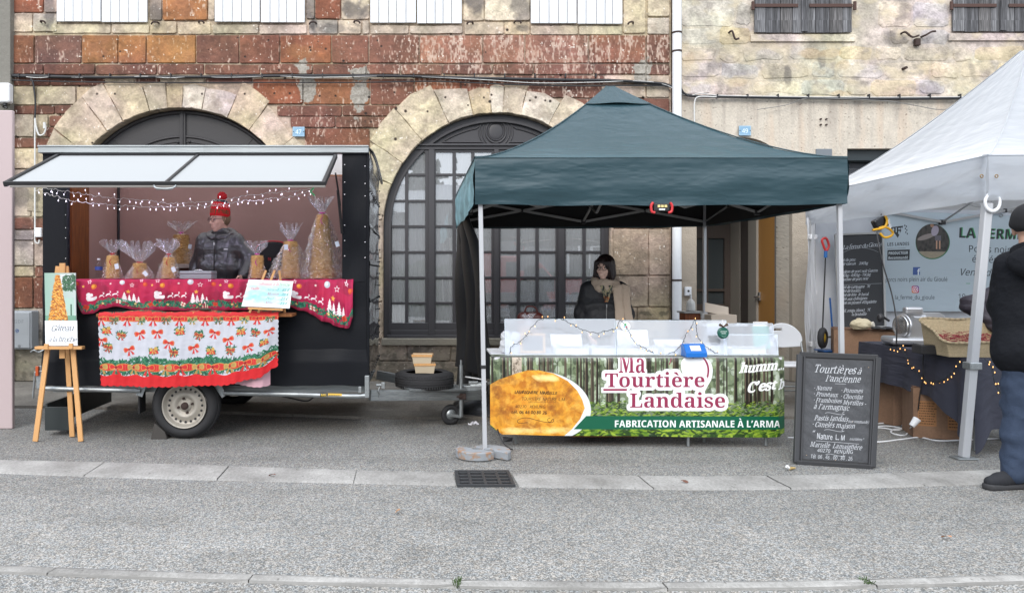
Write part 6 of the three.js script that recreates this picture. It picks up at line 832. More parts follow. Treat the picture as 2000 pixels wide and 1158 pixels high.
  // slate in a wooden frame
  const sp = at(1041, 676, 6.98), sl = thing('framed_slate', 'small dark slate in a pale wooden frame at the left of the table', 'slate', [sp.x, TY, sp.z]); sl.rotation.x = -0.15; mesh('slate', box(0.19, 0.15, 0.006, 0, 0.09, 0), M('slate', L(0.05, 0.055, 0.065), { roughness: 0.6 }), sl); mesh('frame', [span(-0.115, 0.115, 0.0, 0.022, -0.008, 0.008, 0.002), span(-0.115, 0.115, 0.158, 0.18, -0.008, 0.008, 0.002), span(-0.115, -0.094, 0.0225, 0.1575, -0.008, 0.008, 0.002), span(0.094, 0.115, 0.0225, 0.1575, -0.008, 0.008, 0.002)], mWood, sl);
  // bagged loaf, bags
  const lp = at(1033, 662, 7.08), lo = thing('bagged_loaf', 'round brown loaf in a tied clear bag behind the left guard', 'bread', [lp.x, TY, lp.z]); mesh('loaf', new THREE.SphereGeometry(0.085, 24, 14).scale(1, 0.75, 0.9).translate(0, 0.18, 0), M('brown_crust', L(0.28, 0.12, 0.06), { roughness: 0.7 }), lo); mesh('stand', lathe([[0.09, 0], [0.09, 0.01], [0.02, 0.02], [0.02, 0.1], [0.08, 0.115], [0, 0.116]], 20), mWhite, lo); mesh('bag', sheet(50, 12, (u, v) => { const a = u * 6.283, q = lerp(0.018, 0.105, Math.pow(v, 0.5)) * (1 + 0.08 * Math.sin(a * 7)); return [q * Math.cos(a), lerp(0.29, 0.12, v), q * Math.sin(a)]; }), mCello, lo); mesh('gathered_top', sheet(40, 6, (u, v) => { const a = u * 6.283, q = lerp(0.014, 0.055, v) * (1 + 0.35 * Math.sin(a * 6)); return [q * Math.cos(a), 0.29 + 0.06 * v * (1 + 0.2 * Math.sin(a * 5)), q * Math.sin(a) * 0.7]; }), mCelloWhite, lo);
  const hb = at(1036, 616, 7.6), hbt = thing('red_handbag', 'dark red bag showing above the left guard behind the loaf', 'bag', [hb.x, 0.78, hb.z]); mesh('bag_body', box(0.26, 0.36, 0.14, 0, 0.18, 0, 0.06, 4), M('oxblood_leather', L(0.06, 0.012, 0.01), { roughness: 0.4 }), hbt); mesh('handle', tube([V(-0.06, 0.34, 0), V(-0.03, 0.41, 0), V(0.05, 0.4, 0), V(0.08, 0.33, 0)], 0.009, 6), M('oxblood_strap', L(0.06, 0.012, 0.01)), hbt);
  const pb = at(993, 664, 6.98), pbt = thing('plastic_bags', 'bunch of crumpled white plastic bags at the left end of the table', 'plastic bag', [pb.x, TY, pb.z]); for (const [x, y, s] of [[0, 0.07, 0.075], [0.05, 0.05, 0.06], [-0.02, 0.16, 0.05], [0.06, 0.15, 0.05]]) { const g = new THREE.IcosahedronGeometry(s, 4), a = g.attributes.position; for (let i = 0; i < a.count; i++) { const k = 0.75 + 0.5 * fbm(a.getX(i) * 30 + x * 9 + 40, a.getY(i) * 30 + a.getZ(i) * 22 + 40, 3, 4); a.setXYZ(i, a.getX(i) * k, a.getY(i) * k, a.getZ(i) * k); } g.computeVertexNormals(); mesh('bag', g.translate(x, y, 0), M('white_film', L(0.75, 0.76, 0.78), { physical: true, transmission: 0.3, roughness: 0.4, thickness: 0 }), pbt); }
  // sticker on the guard, ornament, blue terminal
  const st = at(1222, 637, 6.885), sc = canvas(128, 128, (g) => { g.fillStyle = '#dfe6ea'; g.fillRect(0, 0, 128, 128); g.fillStyle = '#4fae62'; g.beginPath(); g.ellipse(66, 44, 14, 20, 0.4, 0, 7); g.fill(); g.fillStyle = '#c0405c'; g.beginPath(); g.ellipse(76, 78, 16, 11, 0, 0, 7); g.fill(); g.fillStyle = '#63b9c4'; g.fillRect(40, 62, 20, 22); g.fillStyle = '#8a949a'; g.fillRect(34, 98, 60, 6); });
  const stk = thing('round_sticker', 'round white sticker on the upper edge of the middle clear guard', 'sticker', [st.x, st.y, st.z]); mesh('disc', new THREE.CylinderGeometry(0.045, 0.045, 0.003, 28).rotateX(Math.PI / 2 - 0.4), mWhite, stk); mesh('print', new THREE.CircleGeometry(0.043, 28).rotateX(-0.4).translate(0, 0.001, 0.0025), M('sticker_face', 0xffffff, { map: tex(sc), roughness: 0.4 }), stk);
  const op = at(1413, 650, 6.76), oc = canvas(128, 128, (g) => { g.fillStyle = '#1c5a4c'; g.fillRect(0, 0, 128, 128); label(g, 'JOYEUX', 64, 52, 'bold 24px sans-serif', '#cfd8d2', { align: 'center' }); label(g, 'NOËL', 64, 78, 'bold 24px sans-serif', '#cfd8d2', { align: 'center' }); g.strokeStyle = '#9ab0a4'; g.lineWidth = 4; g.beginPath(); g.arc(64, 78, 34, 0.5, 2.64); g.stroke(); }), or = thing('christmas_bauble', 'round green bauble with a brown bow hanging at the clear guard', 'ornament', [op.x, op.y, op.z]); mesh('disc', new THREE.SphereGeometry(0.052, 28, 16).scale(1, 1, 0.35), M('green_bauble', L(0.012, 0.10, 0.075), { roughness: 0.3 }), or); mesh('print', new THREE.CircleGeometry(0.043, 28).translate(0, 0, 0.0195), M('bauble_print', 0xffffff, { map: tex(oc), roughness: 0.35 }), or); mesh('bow', [rod(V(0, 0.055, 0.012), V(-0.035, 0.072, 0.012), 0.005, 0.014), rod(V(0, 0.055, 0.012), V(0.035, 0.075, 0.012), 0.005, 0.014)], M('brown_ribbon', L(0.09, 0.05, 0.03)), or); mesh('loop', rod(V(0, 0.06, 0), V(-0.003, 0.115, -0.005), 0.004), mWhite, or);
  const bp = at(1353, 701, 6.74), bt = thing('blue_terminal', 'bright blue plastic box with a small white display on the table edge', 'payment terminal', [bp.x, TY + 0.004, bp.z], 0.06); mesh('case', extr([[-0.09, 0], [-0.09, 0.03], [-0.03, 0.10], [0.02, 0.10], [0.02, 0]], 0.18, 0.004).rotateY(-Math.PI / 2).translate(0.09, 0, -0.0), M('blue_plastic', L(0.008, 0.14, 0.50), { roughness: 0.35 }), bt); mesh('display', box(0.09, 0.004, 0.055, 0, 0, 0).rotateX(-0.862).translate(0.0, 0.0705, -0.0645), mWhite, bt);
  bt.rotation.y = Math.PI + 0.06;
  // behind the table
  const wp = at(1350, 608, 9.5), ws = thing('sanitiser_stand', 'narrow wooden stand with a shelf top behind the table, right of the woman', 'stand', [wp.x, 0.03, wp.z]), wh = wp.y - 0.03; mesh('post', metres(span(-0.11, 0.10, 0, wh - 0.02, -0.1, 0.1, 0.006)), M('orange_wood', L(0.33, 0.15, 0.07), { map: tex(woodC, { rep: [2, 1] }), roughness: 0.6 }), ws); mesh('shelf', span(-0.13, 0.16, wh - 0.02, wh, -0.13, 0.13, 0.004), M('grey_shelf', L(0.3, 0.3, 0.29)), ws);
  const sn = thing('sanitiser_bottle', 'clear pump bottle of sanitiser on the narrow wooden stand', 'bottle', [wp.x, wp.y, wp.z]); mesh('bottle', lathe([[0, 0.001], [0.05, 0.001], [0.055, 0.02], [0.052, 0.09], [0.045, 0.12], [0.02, 0.15], [0, 0.15]], 24), M('milky_plastic', L(0.66, 0.66, 0.64), { roughness: 0.3 }), sn); mesh('pump', [rod(V(0, 0.15, 0), V(0, 0.21, 0), 0.012), rod(V(0, 0.21, 0), V(-0.02, 0.205, 0.03), 0.01)], mWhite, sn);
  const sw = at(1343, 569, WD - 0.06), so = thing('wall_socket', 'white wall socket box on the stone pilaster above the sanitiser', 'socket', [sw.x, sw.y, -WD + 0.06]); mesh('box', box(0.09, 0.12, 0.05, 0, 0, 0.025, 0.01), mWhite, so); mesh('socket', rod(V(0, 0.005, 0.049), V(0, 0.005, 0.053), 0.016), mDark, so);
  const cp = at(1376, 620, 8.6), cu = thing('paper_cup', 'white paper cup standing beside the wooden stand', 'cup', [cp.x, cp.y - 0.06, cp.z]); mesh('cup', lathe([[0.03, 0], [0.04, 0.1], [0.037, 0.1], [0.028, 0.004], [0, 0.004]], 20), mPaper, cu); mesh('lid', lathe([[0.042, 0.1], [0.042, 0.108], [0, 0.11]], 20), mPaper, cu);
  const ct = at(1376, 700, 8.6), side = thing('side_table', 'small folding table behind the right end of the stand', 'table', [ct.x, 0.03, ct.z]); const hT = cp.y - 0.06 - 0.035; mesh('top', box(0.5, 0.025, 0.45, 0.15, hT - 0.008, 0, 0.006), mWhite, side); for (const [x, z] of [[-0.05, -0.18], [0.35, -0.18], [-0.05, 0.18], [0.35, 0.18]]) mesh('leg', rod(V(x, 0, z), V(x, hT - 0.021, z), 0.012), mGalv, side);
  const cl = at(1408, 640, 8.45), cr = thing('cream_box', 'open cream cardboard box behind the clear guard on the right', 'box', [cl.x, hT + 0.036, cl.z]); mesh('carton', box(0.28, 0.1, 0.2, 0, 0.05, 0, 0.004), M('cream_card', L(0.62, 0.52, 0.42), { roughness: 0.8 }), cr); mesh('lid', bar(V(0, 0.1, -0.1), V(0.02, 0.2, -0.16), 0.27, 0.005), M('cream_card', L(0.62, 0.52, 0.42), { roughness: 0.8 }), cr);
  const tf = at(1490, 652, 7.35), tl = thing('teal_folder', 'teal plastic folder standing behind the small right guard', 'folder', [tf.x, TY, tf.z]); mesh('folder', box(0.16, 0.22, 0.012, 0, 0.11, 0, 0.004).rotateX(-0.2), M('teal_plastic', L(0.03, 0.28, 0.22), { roughness: 0.4 }), tl); mesh('sheet', box(0.14, 0.05, 0.002, 0, 0.235, -0.045), mPaper, tl);
  // white folding chair
  const fc = at(1527, 775, 9.0), ch = thing('folding_chair', 'white plastic folding chair with grey legs right of the banner table', 'chair', [fc.x, 0.03, -9.0], -0.05); const h = (py) => ty(py, 9) - 0.03;
  const bk = arcPts(0, 0, 1, 0, Math.PI, 16).map((p) => [p[0] * 0.225, h(672) + 0.05 + p[1] * (h(632) - h(672) - 0.05) * (1 - 0.15 * p[0] * p[0])]); mesh('backrest', extr([[0.21, h(675)], ...bk, [-0.21, h(675)], [0, h(677)]], 0.02, 0.008, [[[-0.10, h(640)], [0.0, h(640)], [0.0, h(647)], [-0.10, h(647)]]]), mWhite, ch); mesh('seat', box(0.43, 0.03, 0.40, 0.02, 0.45, 0.2, 0.014, 3), mWhite, ch);
  for (const s of [-1, 1]) { mesh('leg', tube([V(s * 0.215, h(650), -0.01), V(s * 0.222, 0.45, 0.1), V(s * 0.23, 0.0, 0.34)], 0.011, 7), mGalv, ch); mesh('leg', tube([V(s * 0.2, 0.46, 0.26), V(s * 0.205, 0.2, 0.1), V(s * 0.21, 0.0, -0.08)], 0.011, 7), mGalv, ch); } mesh('crossbar', [rod(V(-0.226, 0.2, 0.232), V(0.226, 0.2, 0.232), 0.009)], mGalv, ch); mesh('crossbar', [rod(V(-0.206, 0.12, 0.02), V(0.206, 0.12, 0.02), 0.009)], mGalv, ch);
  fairy('amber_string_lights', 'amber fairy lights draped over the clear guards of the pie stand', null, path(6.79, '995,692 1000,676 1015,668 1030,652 1043,634 1055,625 1090,622 1115,632 1130,640 1160,650 1185,646 1205,640 1212,626 1225,640 1240,668 1262,682 1290,694 1310,690 1330,676 1340,655 1350,640 1358,624 1365,660 1400,690 1430,697 1470,694 1510,694'), 46, mWireG, 0.0025, mWarm, 0.028, 0.0045, 15);
}
// ---------- blackboard on the pavement ----------
{
  const t = thing('chalkboard', 'black A-frame pavement chalkboard handwritten in white with the pie menu', 'chalkboard');
  const bl = at(1556, 904, 6.12), br = at(1705, 916, 5.97), tl = at(1563, 692, 6.36), tr = at(1716, 698, 6.20); bl.y = 0.012; br.y = 0.012;
  const c = canvas(640, 920, (g) => {
    g.fillStyle = '#2b2d31'; g.fillRect(0, 0, 640, 920); const r = rng(19); for (let i = 0; i < 500; i++) { g.fillStyle = 'rgba(150,152,158,.02)'; g.beginPath(); g.ellipse(r() * 640, r() * 920, 60 + r() * 60, 10 + r() * 20, r(), 0, 7); g.fill(); }
    const w = '#b4b7bb', o = { sx: 0.8 }; const sc = (y, x = 320) => { g.strokeStyle = w; g.lineWidth = 3; g.beginPath(); g.moveTo(x - 100, y); g.bezierCurveTo(x - 60, y - 26, x + 20, y + 20, x + 80, y); g.arc(x + 74, y - 10, 12, 1, 5); g.stroke(); };
    hand(g, 'Tourtières', 100, 130, 96, w, o); hand(g, 'à', 490, 130, 84, w, o); hand(g, 'l’ancienne', 210, 208, 80, w, o); g.strokeStyle = w; g.lineWidth = 3; g.beginPath(); g.moveTo(300, 226); g.lineTo(400, 224); g.stroke();
    [['· Nature', '· Pommes'], ['· Pruneaux', '· Chocolat'], ['· Framboises', '· Myrtilles -']].forEach(([a, b], i) => { hand(g, a, 104, 290 + i * 56, 54, w, o); hand(g, b, 352, 300 + i * 56, 54, w, o); });
    hand(g, 'à l’armagnac', 110, 466, 66, w, o); sc(500); hand(g, 'Pastis landais', 120, 564, 60, w, o); hand(g, '(sur commande)', 432, 572, 34, w, { sx: 0.7 }); hand(g, '· Canelés maison', 100, 624, 62, w, o); sc(652); hand(g, '“', 100, 700, 60, w); hand(g, 'Nature  L. M', 150, 734, 66, w, { sx: 0.72, font: '$px sans-serif', skew: -0.05, weight: 1.2 }); hand(g, 'tourtières ”', 452, 728, 32, w, { sx: 0.75 }); g.beginPath(); g.moveTo(146, 750); g.lineTo(540, 758); g.stroke();
    hand(g, 'Marielle  Lamaignère', 90, 806, 58, w, o); hand(g, '40270   RENUNG', 160, 848, 44, w, { font: '$px sans-serif' }); sc(868, 340); hand(g, 'Tél  06 . 46 . 00 . 80 . 26', 100, 906, 44, w, { font: '$px sans-serif', sx: 0.84 });
    g.fillStyle = '#c6a27c'; for (const [x, y] of [[330, 908], [590, 60], [470, 560], [60, 880]]) g.fillRect(x, y, 7, 4);
  });
  const q = (k) => (u, v) => tl.clone().lerp(tr, u).lerp(bl.clone().lerp(br, u), v).add(V(-0.2 * k, 0.25 * k, k)).toArray();
  mesh('board', sheet(6, 8, (u, v) => q(0.002)(lerp(0.045, 0.955, u), lerp(0.035, 0.965, v))), M('chalk_print', 0xffffff, { map: tex(c), roughness: 0.55, bumpMap: grain(3), bumpScale: 0.004 }), t); mesh('board_back', sheet(2, 2, q(-0.006)), mDark, t);
  const mf = M('black_wood', L(0.032, 0.033, 0.036), { roughness: 0.5 });
  for (const [a, b] of [[tl, tr], [bl, br], [tl, bl], [tr, br]]) { mesh('frame', bar(a, b, 0.042, 0.03, 0.004), mf, t); }
  const in2 = (u, v) => tl.clone().lerp(tr, u).lerp(bl.clone().lerp(br, u), v).add(V(0, 0, 0.012)); for (const u of [0.055, 0.945]) mesh('inner_moulding', bar(in2(u, 0.02), in2(u, 0.98), 0.012, 0.014), mf, t);
  const rl = V(bl.x + 0.24, 0.012, bl.z - 0.45), rr = V(br.x + 0.02, 0.012, br.z - 0.45); mesh('rear_leg', bar(tl.clone().add(V(0.1, -0.02, -0.03)), rl, 0.035, 0.02), mf, t); mesh('rear_leg', bar(tr.clone().add(V(-0.02, -0.02, -0.03)), rr, 0.035, 0.02), mf, t); mesh('rear_rail', bar(rl.clone().lerp(tl, 0.1), rr.clone().lerp(tr, 0.1), 0.035, 0.016), mf, t);
  settle(t, (bl.x + br.x) / 2, 0, -6.2);
}

// ---------- the white tent on the right and the farm stall in it ----------
{
  const t = thing('white_tent', 'white pop-up market tent with peaked roof at the right edge', 'tent');
  const mT = M('white_tent_fabric', L(0.68, 0.71, 0.75), { physical: true, transmission: 0.75, thickness: 0, roughness: 0.9, side: THREE.DoubleSide, bumpMap: crease(0.6, 1), bumpScale: 0.012 });
  const C = [[4.62, -6.24], [7.8, -6.1], [7.95, -9.45], [4.76, -9.45]];
  popTent(t, C, { ye: 2.48, yb: [2.115, 2.12, 2.12, 2.115], peak: [6.24, 3.86, -7.85], p: 1.32, top: mT, val: mT, sag: 0.06 });
  for (const q of C) { const pts = []; for (let i = 0; i <= 14; i++) { const w = i / 14 * 0.97; pts.push(V(lerp(q[0], 6.24, w), 2.486 + 1.38 * Math.pow(w, 1.32), lerp(q[1], -7.85, w))); } mesh('hip_seam', tube(pts, 0.007, 5, 40), mT, t); }
  for (const px of [1919, 1948]) mesh('eyelet', new THREE.TorusGeometry(0.012, 0.004, 6, 14).translate(tx(px, 6.2), ty(344, 6.2), -6.2), M('brass', L(0.3, 0.2, 0.08), { metalness: 0.6 }), t);
  const pl = (a, b, w) => mesh('pole', bar(a, b, w, w, 0.012), mWhitePole, t);
  const ft = at(1930, 396, 6.3), fb = at(1884, 893, 6.3); fb.y = 0.012; pl(fb, ft, 0.066); mesh('pole_foot', box(0.17, 0.012, 0.12, fb.x, 0.008, fb.z, 0.003), mGalv, t); pl(ft, V(ft.x, 2.5, ft.z), 0.06); mesh('pole_clamp', box(0.10, 0.06, 0.10, ...ft.clone().lerp(fb, 0.64).toArray(), 0.01), mGalv, t);
  mesh('corner_loop', new THREE.TorusGeometry(0.06, 0.012, 8, 24).scale(1, 1.2, 1).translate(ft.x + 0.005, ft.y - 0.0, ft.z + 0.05), mWhite, t);
  const bx = tx(1588, 9.35); pl(V(bx, 0.03, -9.35), V(bx, 2.45, -9.35), 0.06); pl(V(7.7, 0.02, -6.2), V(7.7, 2.45, -6.2), 0.06); pl(V(7.85, 0.03, -9.35), V(7.85, 2.45, -9.35), 0.06);
  for (const py of [463, 571, 672]) mesh('velcro_tie', box(0.085, 0.06, 0.085, bx, ty(py, 9.35), -9.35, 0.008), mWhite, t);
  const k = [V(4.68, 0, -6.35), V(7.7, 0, -6.2), V(7.85, 0, -9.3), V(4.82, 0, -9.3)]; for (let i = 0; i < 4; i++) truss(t, k[i], k[(i + 1) % 4], 2.14, 2.42, mTruss);
  for (let i = 0; i < 4; i++) { const m = k[i].clone().lerp(k[(i + 1) % 4], 0.5); mesh('roof_strut', bar(V(m.x, 2.14, m.z), V(6.24, 2.65, -7.85), 0.028, 0.014), mTruss, t); } mesh('centre_post', rod(V(6.24, 2.55, -7.85), V(6.24, 3.8, -7.85), 0.022), mTruss, t);
  settle(t, 6.2, 0, -7.9);
  const w = tag(mesh('tent_sidewall', sheet(60, 30, (u, v) => [lerp(4.79, 7.95, u), lerp(2.3, 0.04, v), -9.44 + 0.012 * Math.sin(u * 40 + v * 3) + 0.015 * Math.sin(v * 14 + u * 6)]), fabric('white_sidewall', L(0.68, 0.70, 0.74), { u: 2, v: 2 })), 'white cloth back wall of the white tent behind the farm banner', 'tent wall');
  tag(mesh('tent_side_flap', sheet(16, 30, (u, v) => [4.745 + 0.02 * Math.sin(v * 9 + u * 3), lerp(2.2, 0.06, v), lerp(-9.42, -9.2, u) + 0.01 * Math.sin(v * 7)]), fabric('white_flap', L(0.68, 0.70, 0.74))), 'narrow white cloth strip tied along the rear left pole of the white tent', 'tent wall');
  // farm banner
  const D = 9.32, K = 5, bc = canvas(2040, 950, (g) => {
    const X = (px) => (px - 1722) * K, Y = (py) => (py - 418) * K; g.fillStyle = '#a9b6be'; g.fillRect(0, 0, 2040, 950);
    const ink = '#23262b'; g.fillStyle = ink; g.beginPath(); g.moveTo(X(1738), Y(445)); g.lineTo(X(1764), Y(443)); g.lineTo(X(1753), Y(466)); g.closePath(); g.fill(); g.fillStyle = '#a9b6be'; for (const [x, y, w, h] of [[1743, 447, 3, 5], [1749, 446, 2, 9], [1754, 447, 4, 3], [1754, 453, 3, 6], [1759, 446, 2, 5]]) g.fillRect(X(x), Y(y), w * K, h * K); g.fillStyle = ink; for (const [x, y] of [[1766, 441], [1769, 443], [1767, 447], [1770, 450], [1768, 454], [1771, 457]]) g.fillRect(X(x), Y(y), 10, 16);
    label(g, 'LES LANDES', X(1732), Y(481), 'bold 44px sans-serif', ink, { sx: 0.9 }); label(g, 'attachés vous à transmettre', X(1732), Y(487), '15px sans-serif', '#5a6066'); g.fillStyle = ink; g.fillRect(X(1733), Y(489), 45 * K, 20 * K); label(g, 'PRODUCTEUR', X(1735), Y(498), 'bold 40px sans-serif', '#c3cdd2', { sx: 0.76 }); label(g, 'Recommandé', X(1735), Y(507), 'bold 40px sans-serif', '#c3cdd2', { sx: 0.76 });
    // round photograph of a farmer feeding a pig
    g.save(); g.fillStyle = '#2f6b47'; g.beginPath(); g.arc(X(1823), Y(474), 34 * K, 0, 7); g.fill(); g.beginPath(); g.arc(X(1822.5), Y(473), 33 * K, 0, 7); g.clip(); g.fillStyle = '#3a3733'; g.fillRect(X(1785), Y(435), 400, 400); const r = rng(6); for (let i = 0; i < 200; i++) { g.fillStyle = r() < 0.5 ? 'rgba(70,66,60,.4)' : 'rgba(30,28,27,.4)'; g.fillRect(X(1788 + r() * 70), Y(440 + r() * 50), 20, 30); } g.fillStyle = '#8d8372'; g.fillRect(X(1785), Y(493), 400, 100); for (let i = 0; i < 200; i++) { g.fillStyle = 'rgba(160,150,120,.4)'; g.fillRect(X(1788 + r() * 70), Y(492 + r() * 16), 12, 5); } g.fillStyle = '#857c78'; g.beginPath(); g.ellipse(X(1810), Y(465), 90, 24, -0.3, 0, 7); g.fill(); g.fillStyle = '#9b93a2'; g.beginPath(); g.ellipse(X(1828), Y(453), 36, 52, 0.3, 0, 7); g.fill(); g.fillStyle = '#b08a72'; g.fillRect(X(1830), Y(470), 14, 90); g.fillRect(X(1836), Y(470), 14, 90); g.fillStyle = '#5d5a62'; g.fillRect(X(1828), Y(462), 60, 50); g.fillStyle = '#9d7860'; g.beginPath(); g.arc(X(1822), Y(443), 18, 0, 7); g.fill(); g.restore();
    for (const [c, d] of [['#2d8a50', 10], ['#1f2226', 0]]) label(g, 'LA FERME', X(1872) + d, Y(465) - d * 0.4, 'bold 138px sans-serif', c, { skew: -0.08 });
    label(g, 'Porcs noirs', X(1891), Y(492), '92px sans-serif', ink); label(g, 'élevés en', X(1898), Y(512), '92px sans-serif', ink); label(g, 'Vente directe', X(1874), Y(538), 'italic 92px sans-serif', ink); label(g, '19 route', X(1872), Y(584), '70px sans-serif', ink); g.fillStyle = '#4a8f63'; g.fillRect(X(1888), Y(553), 40, 6);
    g.fillStyle = '#3a558f'; g.fillRect(X(1786), Y(523), 14 * K, 15 * K); label(g, 'f', X(1794), Y(538), 'bold 80px sans-serif', '#d7dee4'); label(g, 'porcs noirs plein air du Gioulé', X(1731), Y(550.5), '56px sans-serif', ink, { sx: 0.80 });
    const gr = g.createLinearGradient(X(1784), Y(573), X(1798), Y(559)); gr.addColorStop(0, '#d98b3a'); gr.addColorStop(0.5, '#b43a5e'); gr.addColorStop(1, '#5a3f9a'); g.fillStyle = gr; g.beginPath(); g.roundRect(X(1784), Y(559), 14 * K, 14 * K, 16); g.fill(); g.strokeStyle = '#e8e2e6'; g.lineWidth = 6; g.beginPath(); g.roundRect(X(1786.5), Y(561.5), 9 * K, 9 * K, 12); g.stroke(); g.beginPath(); g.arc(X(1791), Y(566), 11, 0, 7); g.stroke(); label(g, 'la_ferme_du_gioule', X(1751), Y(585), '54px sans-serif', ink, { sx: 0.82 });
  });
  const bn = thing('farm_banner', 'pale blue grey farm banner with printed lettering on the white tent back wall', 'banner'); mesh('print', sheet(40, 16, (u, v) => [tx(lerp(1722, 2130, u), D), ty(lerp(418, 608, v), D) + 0.02 * Math.sin(u * 6.283 * 1.2) * (1 - v), -D + 0.012 * Math.sin(u * 13 + v * 4) + 0.008 * Math.sin(v * 6)]), M('farm_print', 0xffffff, { map: tex(bc), roughness: 0.5, side: THREE.DoubleSide, bumpMap: crease(1, 1), bumpScale: 0.006 }), bn); for (const [x, y] of [[1726, 422], [1955, 421], [1726, 603]]) mesh('eyelet', new THREE.TorusGeometry(0.018, 0.005, 6, 16).translate(tx(x, D), ty(y, D), -D + 0.018), mGalv, bn); settle(bn, 6.8, 1.1, -D);
  // tall price blackboard
  const pc = canvas(512, 920, (g) => { g.fillStyle = '#202124'; g.fillRect(0, 0, 512, 920); const w = '#a9adb2'; hand(g, 'La ferme du Gioulé', 70, 150, 56, w, { track: 0.82, slope: -0.04 }); g.strokeStyle = w; g.lineWidth = 2; g.beginPath(); g.moveTo(60, 190); g.quadraticCurveTo(250, 90, 460, 190); g.stroke(); const rows = ['Rôti de porc', 'noir Gascon   →20€/kg', '', 'Jambon de porc noir Gascon', '38€/kg - 45€/kg - 75€/kg', 'Saucisse de porc noir', '', 'Pâté de campagne   7€', 'Pâté de boudin', 'Pâté de foie   le bocal', 'Pâté aux châtaignes', 'Pâté au piment d’Espelette', '', '(ail, rouge, blanc) → 7€', '              la bouteille']; rows.forEach((s, i) => hand(g, s, 26, 270 + i * 38, 36, w, { track: 0.86, weight: 0.6 })); g.beginPath(); g.moveTo(20, 500); g.lineTo(490, 500); g.stroke(); });
  const pb = thing('price_blackboard', 'tall framed blackboard with handwritten farm prices leaning in the white tent', 'blackboard'), a = at(1633, 458, 9.2), b = at(1725, 455, 9.2), c = at(1641, 642, 8.95), d = at(1730, 638, 8.95); const q = (o) => (u, v) => a.clone().lerp(b, u).lerp(c.clone().lerp(d, u), v).add(V(0, 0, o)).toArray();
  mesh('board', sheet(2, 2, q(0)), M('farm_chalk', 0xffffff, { map: tex(pc), roughness: 0.6 }), pb); mesh('board_back', sheet(2, 2, q(-0.02)), mDark, pb); for (const [m, n] of [[a, b], [b, d], [a, c], [c, d]]) mesh('frame', bar(m, n, 0.022, 0.03, 0.003), M('pale_frame', L(0.36, 0.36, 0.35), { roughness: 0.5 }), pb); settle(pb, c.x + 0.2, c.y, c.z);
  // hand truck and shovel
  const wc = at(1608, 660, 8.95), ht = thing('hand_truck', 'blue hand truck with a black and yellow pneumatic wheel by the rear tent pole', 'hand truck', [wc.x, 0.03, wc.z]), mB = M('blue_paint', L(0.01, 0.09, 0.30), { roughness: 0.4 }), wy0 = wc.y - 0.03; mesh('tyre', new THREE.TorusGeometry(0.088, 0.036, 14, 36).rotateY(0.85).translate(0, wy0, 0), mRubber, ht); mesh('hub', lathe([[0.062, -0.02], [0.062, 0.02], [0.03, 0.03], [0, 0.03]], 20).rotateX(Math.PI / 2).rotateY(0.85).translate(0, wy0, 0), M('yellow_hub', L(0.5, 0.33, 0.02), { roughness: 0.5 }), ht); mesh('axle', rod(V(0, wy0, 0), V(0.35, wy0, -0.3), 0.012), mGalv, ht); mesh('frame', [rod(V(0.24, 0.02, -0.12), V(0.17, 1.2, -0.16), 0.010)], mB, ht); mesh('frame', [rod(V(0.42, 0.02, -0.22), V(0.42, 1.2, -0.24), 0.016)], mB, ht); mesh('toe_plate', [box(0.4, 0.012, 0.24, 0.18, wy0 - 0.15, -0.05, 0.003), box(0.03, 0.14, 0.03, 0.16, wy0 - 0.08, -0.12, 0.003)].slice(0, 1), mB, ht); mesh('stand_block', box(0.36, wy0 - 0.16, 0.2, 0.2, (wy0 - 0.16) / 2, -0.08, 0.02), M('blue_crate', L(0.015, 0.05, 0.16)), ht);
  const s0 = at(1614, 490, 9.15), s1 = at(1604, 700, 9.15), sh = thing('shovel', 'shovel with red D-shaped grip and thin grey shaft leaning in the white tent', 'shovel'); mesh('shaft', rod(V(s1.x, 0.3, s1.z), s0, 0.008), mDark, sh); mesh('grip', tube([s0, at(1610, 481, 9.15), at(1607, 468, 9.15), at(1614, 465, 9.15), at(1620, 480, 9.15), s0.clone().add(V(0.01, 0, 0))], 0.014, 8), M('red_grip', L(0.5, 0.03, 0.03), { roughness: 0.4 }), sh); mesh('collar', rod(s0, s0.clone().add(V(-0.003, -0.08, 0)), 0.02), M('blue_collar', L(0.02, 0.12, 0.35)), sh); mesh('blade', box(0.24, 0.3, 0.02, s1.x, 0.18, s1.z, 0.006), mDark, sh); settle(sh, s1.x, 0.03, s1.z);
  // cardboard boxes
  const carton = (lab, x0, x1, h, z0, z1, y, turn, flaps, print) => { const g = thing('cardboard_box', lab, 'cardboard box', [(x0 + x1) / 2, y, (z0 + z1) / 2], turn), w = x1 - x0, dd = z1 - z0; mesh('carton', metres(box(w, h, dd, 0, h / 2, 0, 0.004, 1)), mCard, g); mesh('flap', box(w * 0.98, 0.004, dd * 0.48, 0, 0, 0).rotateX(flaps).translate(0, h + 0.008 + Math.abs(Math.sin(flaps)) * dd * 0.24, dd * 0.25), mCardFlap, g); mesh('flap', box(w * 0.98, 0.004, dd * 0.48, 0, 0, 0).rotateX(-0.03).translate(0, h + 0.009, -dd * 0.25), mCardFlap, g); mesh('tape', box(w * 0.12, 0.0015, dd, 0, h + 0.0035, 0), M('brown_tape', L(0.3, 0.2, 0.11), { roughness: 0.3 }), g);
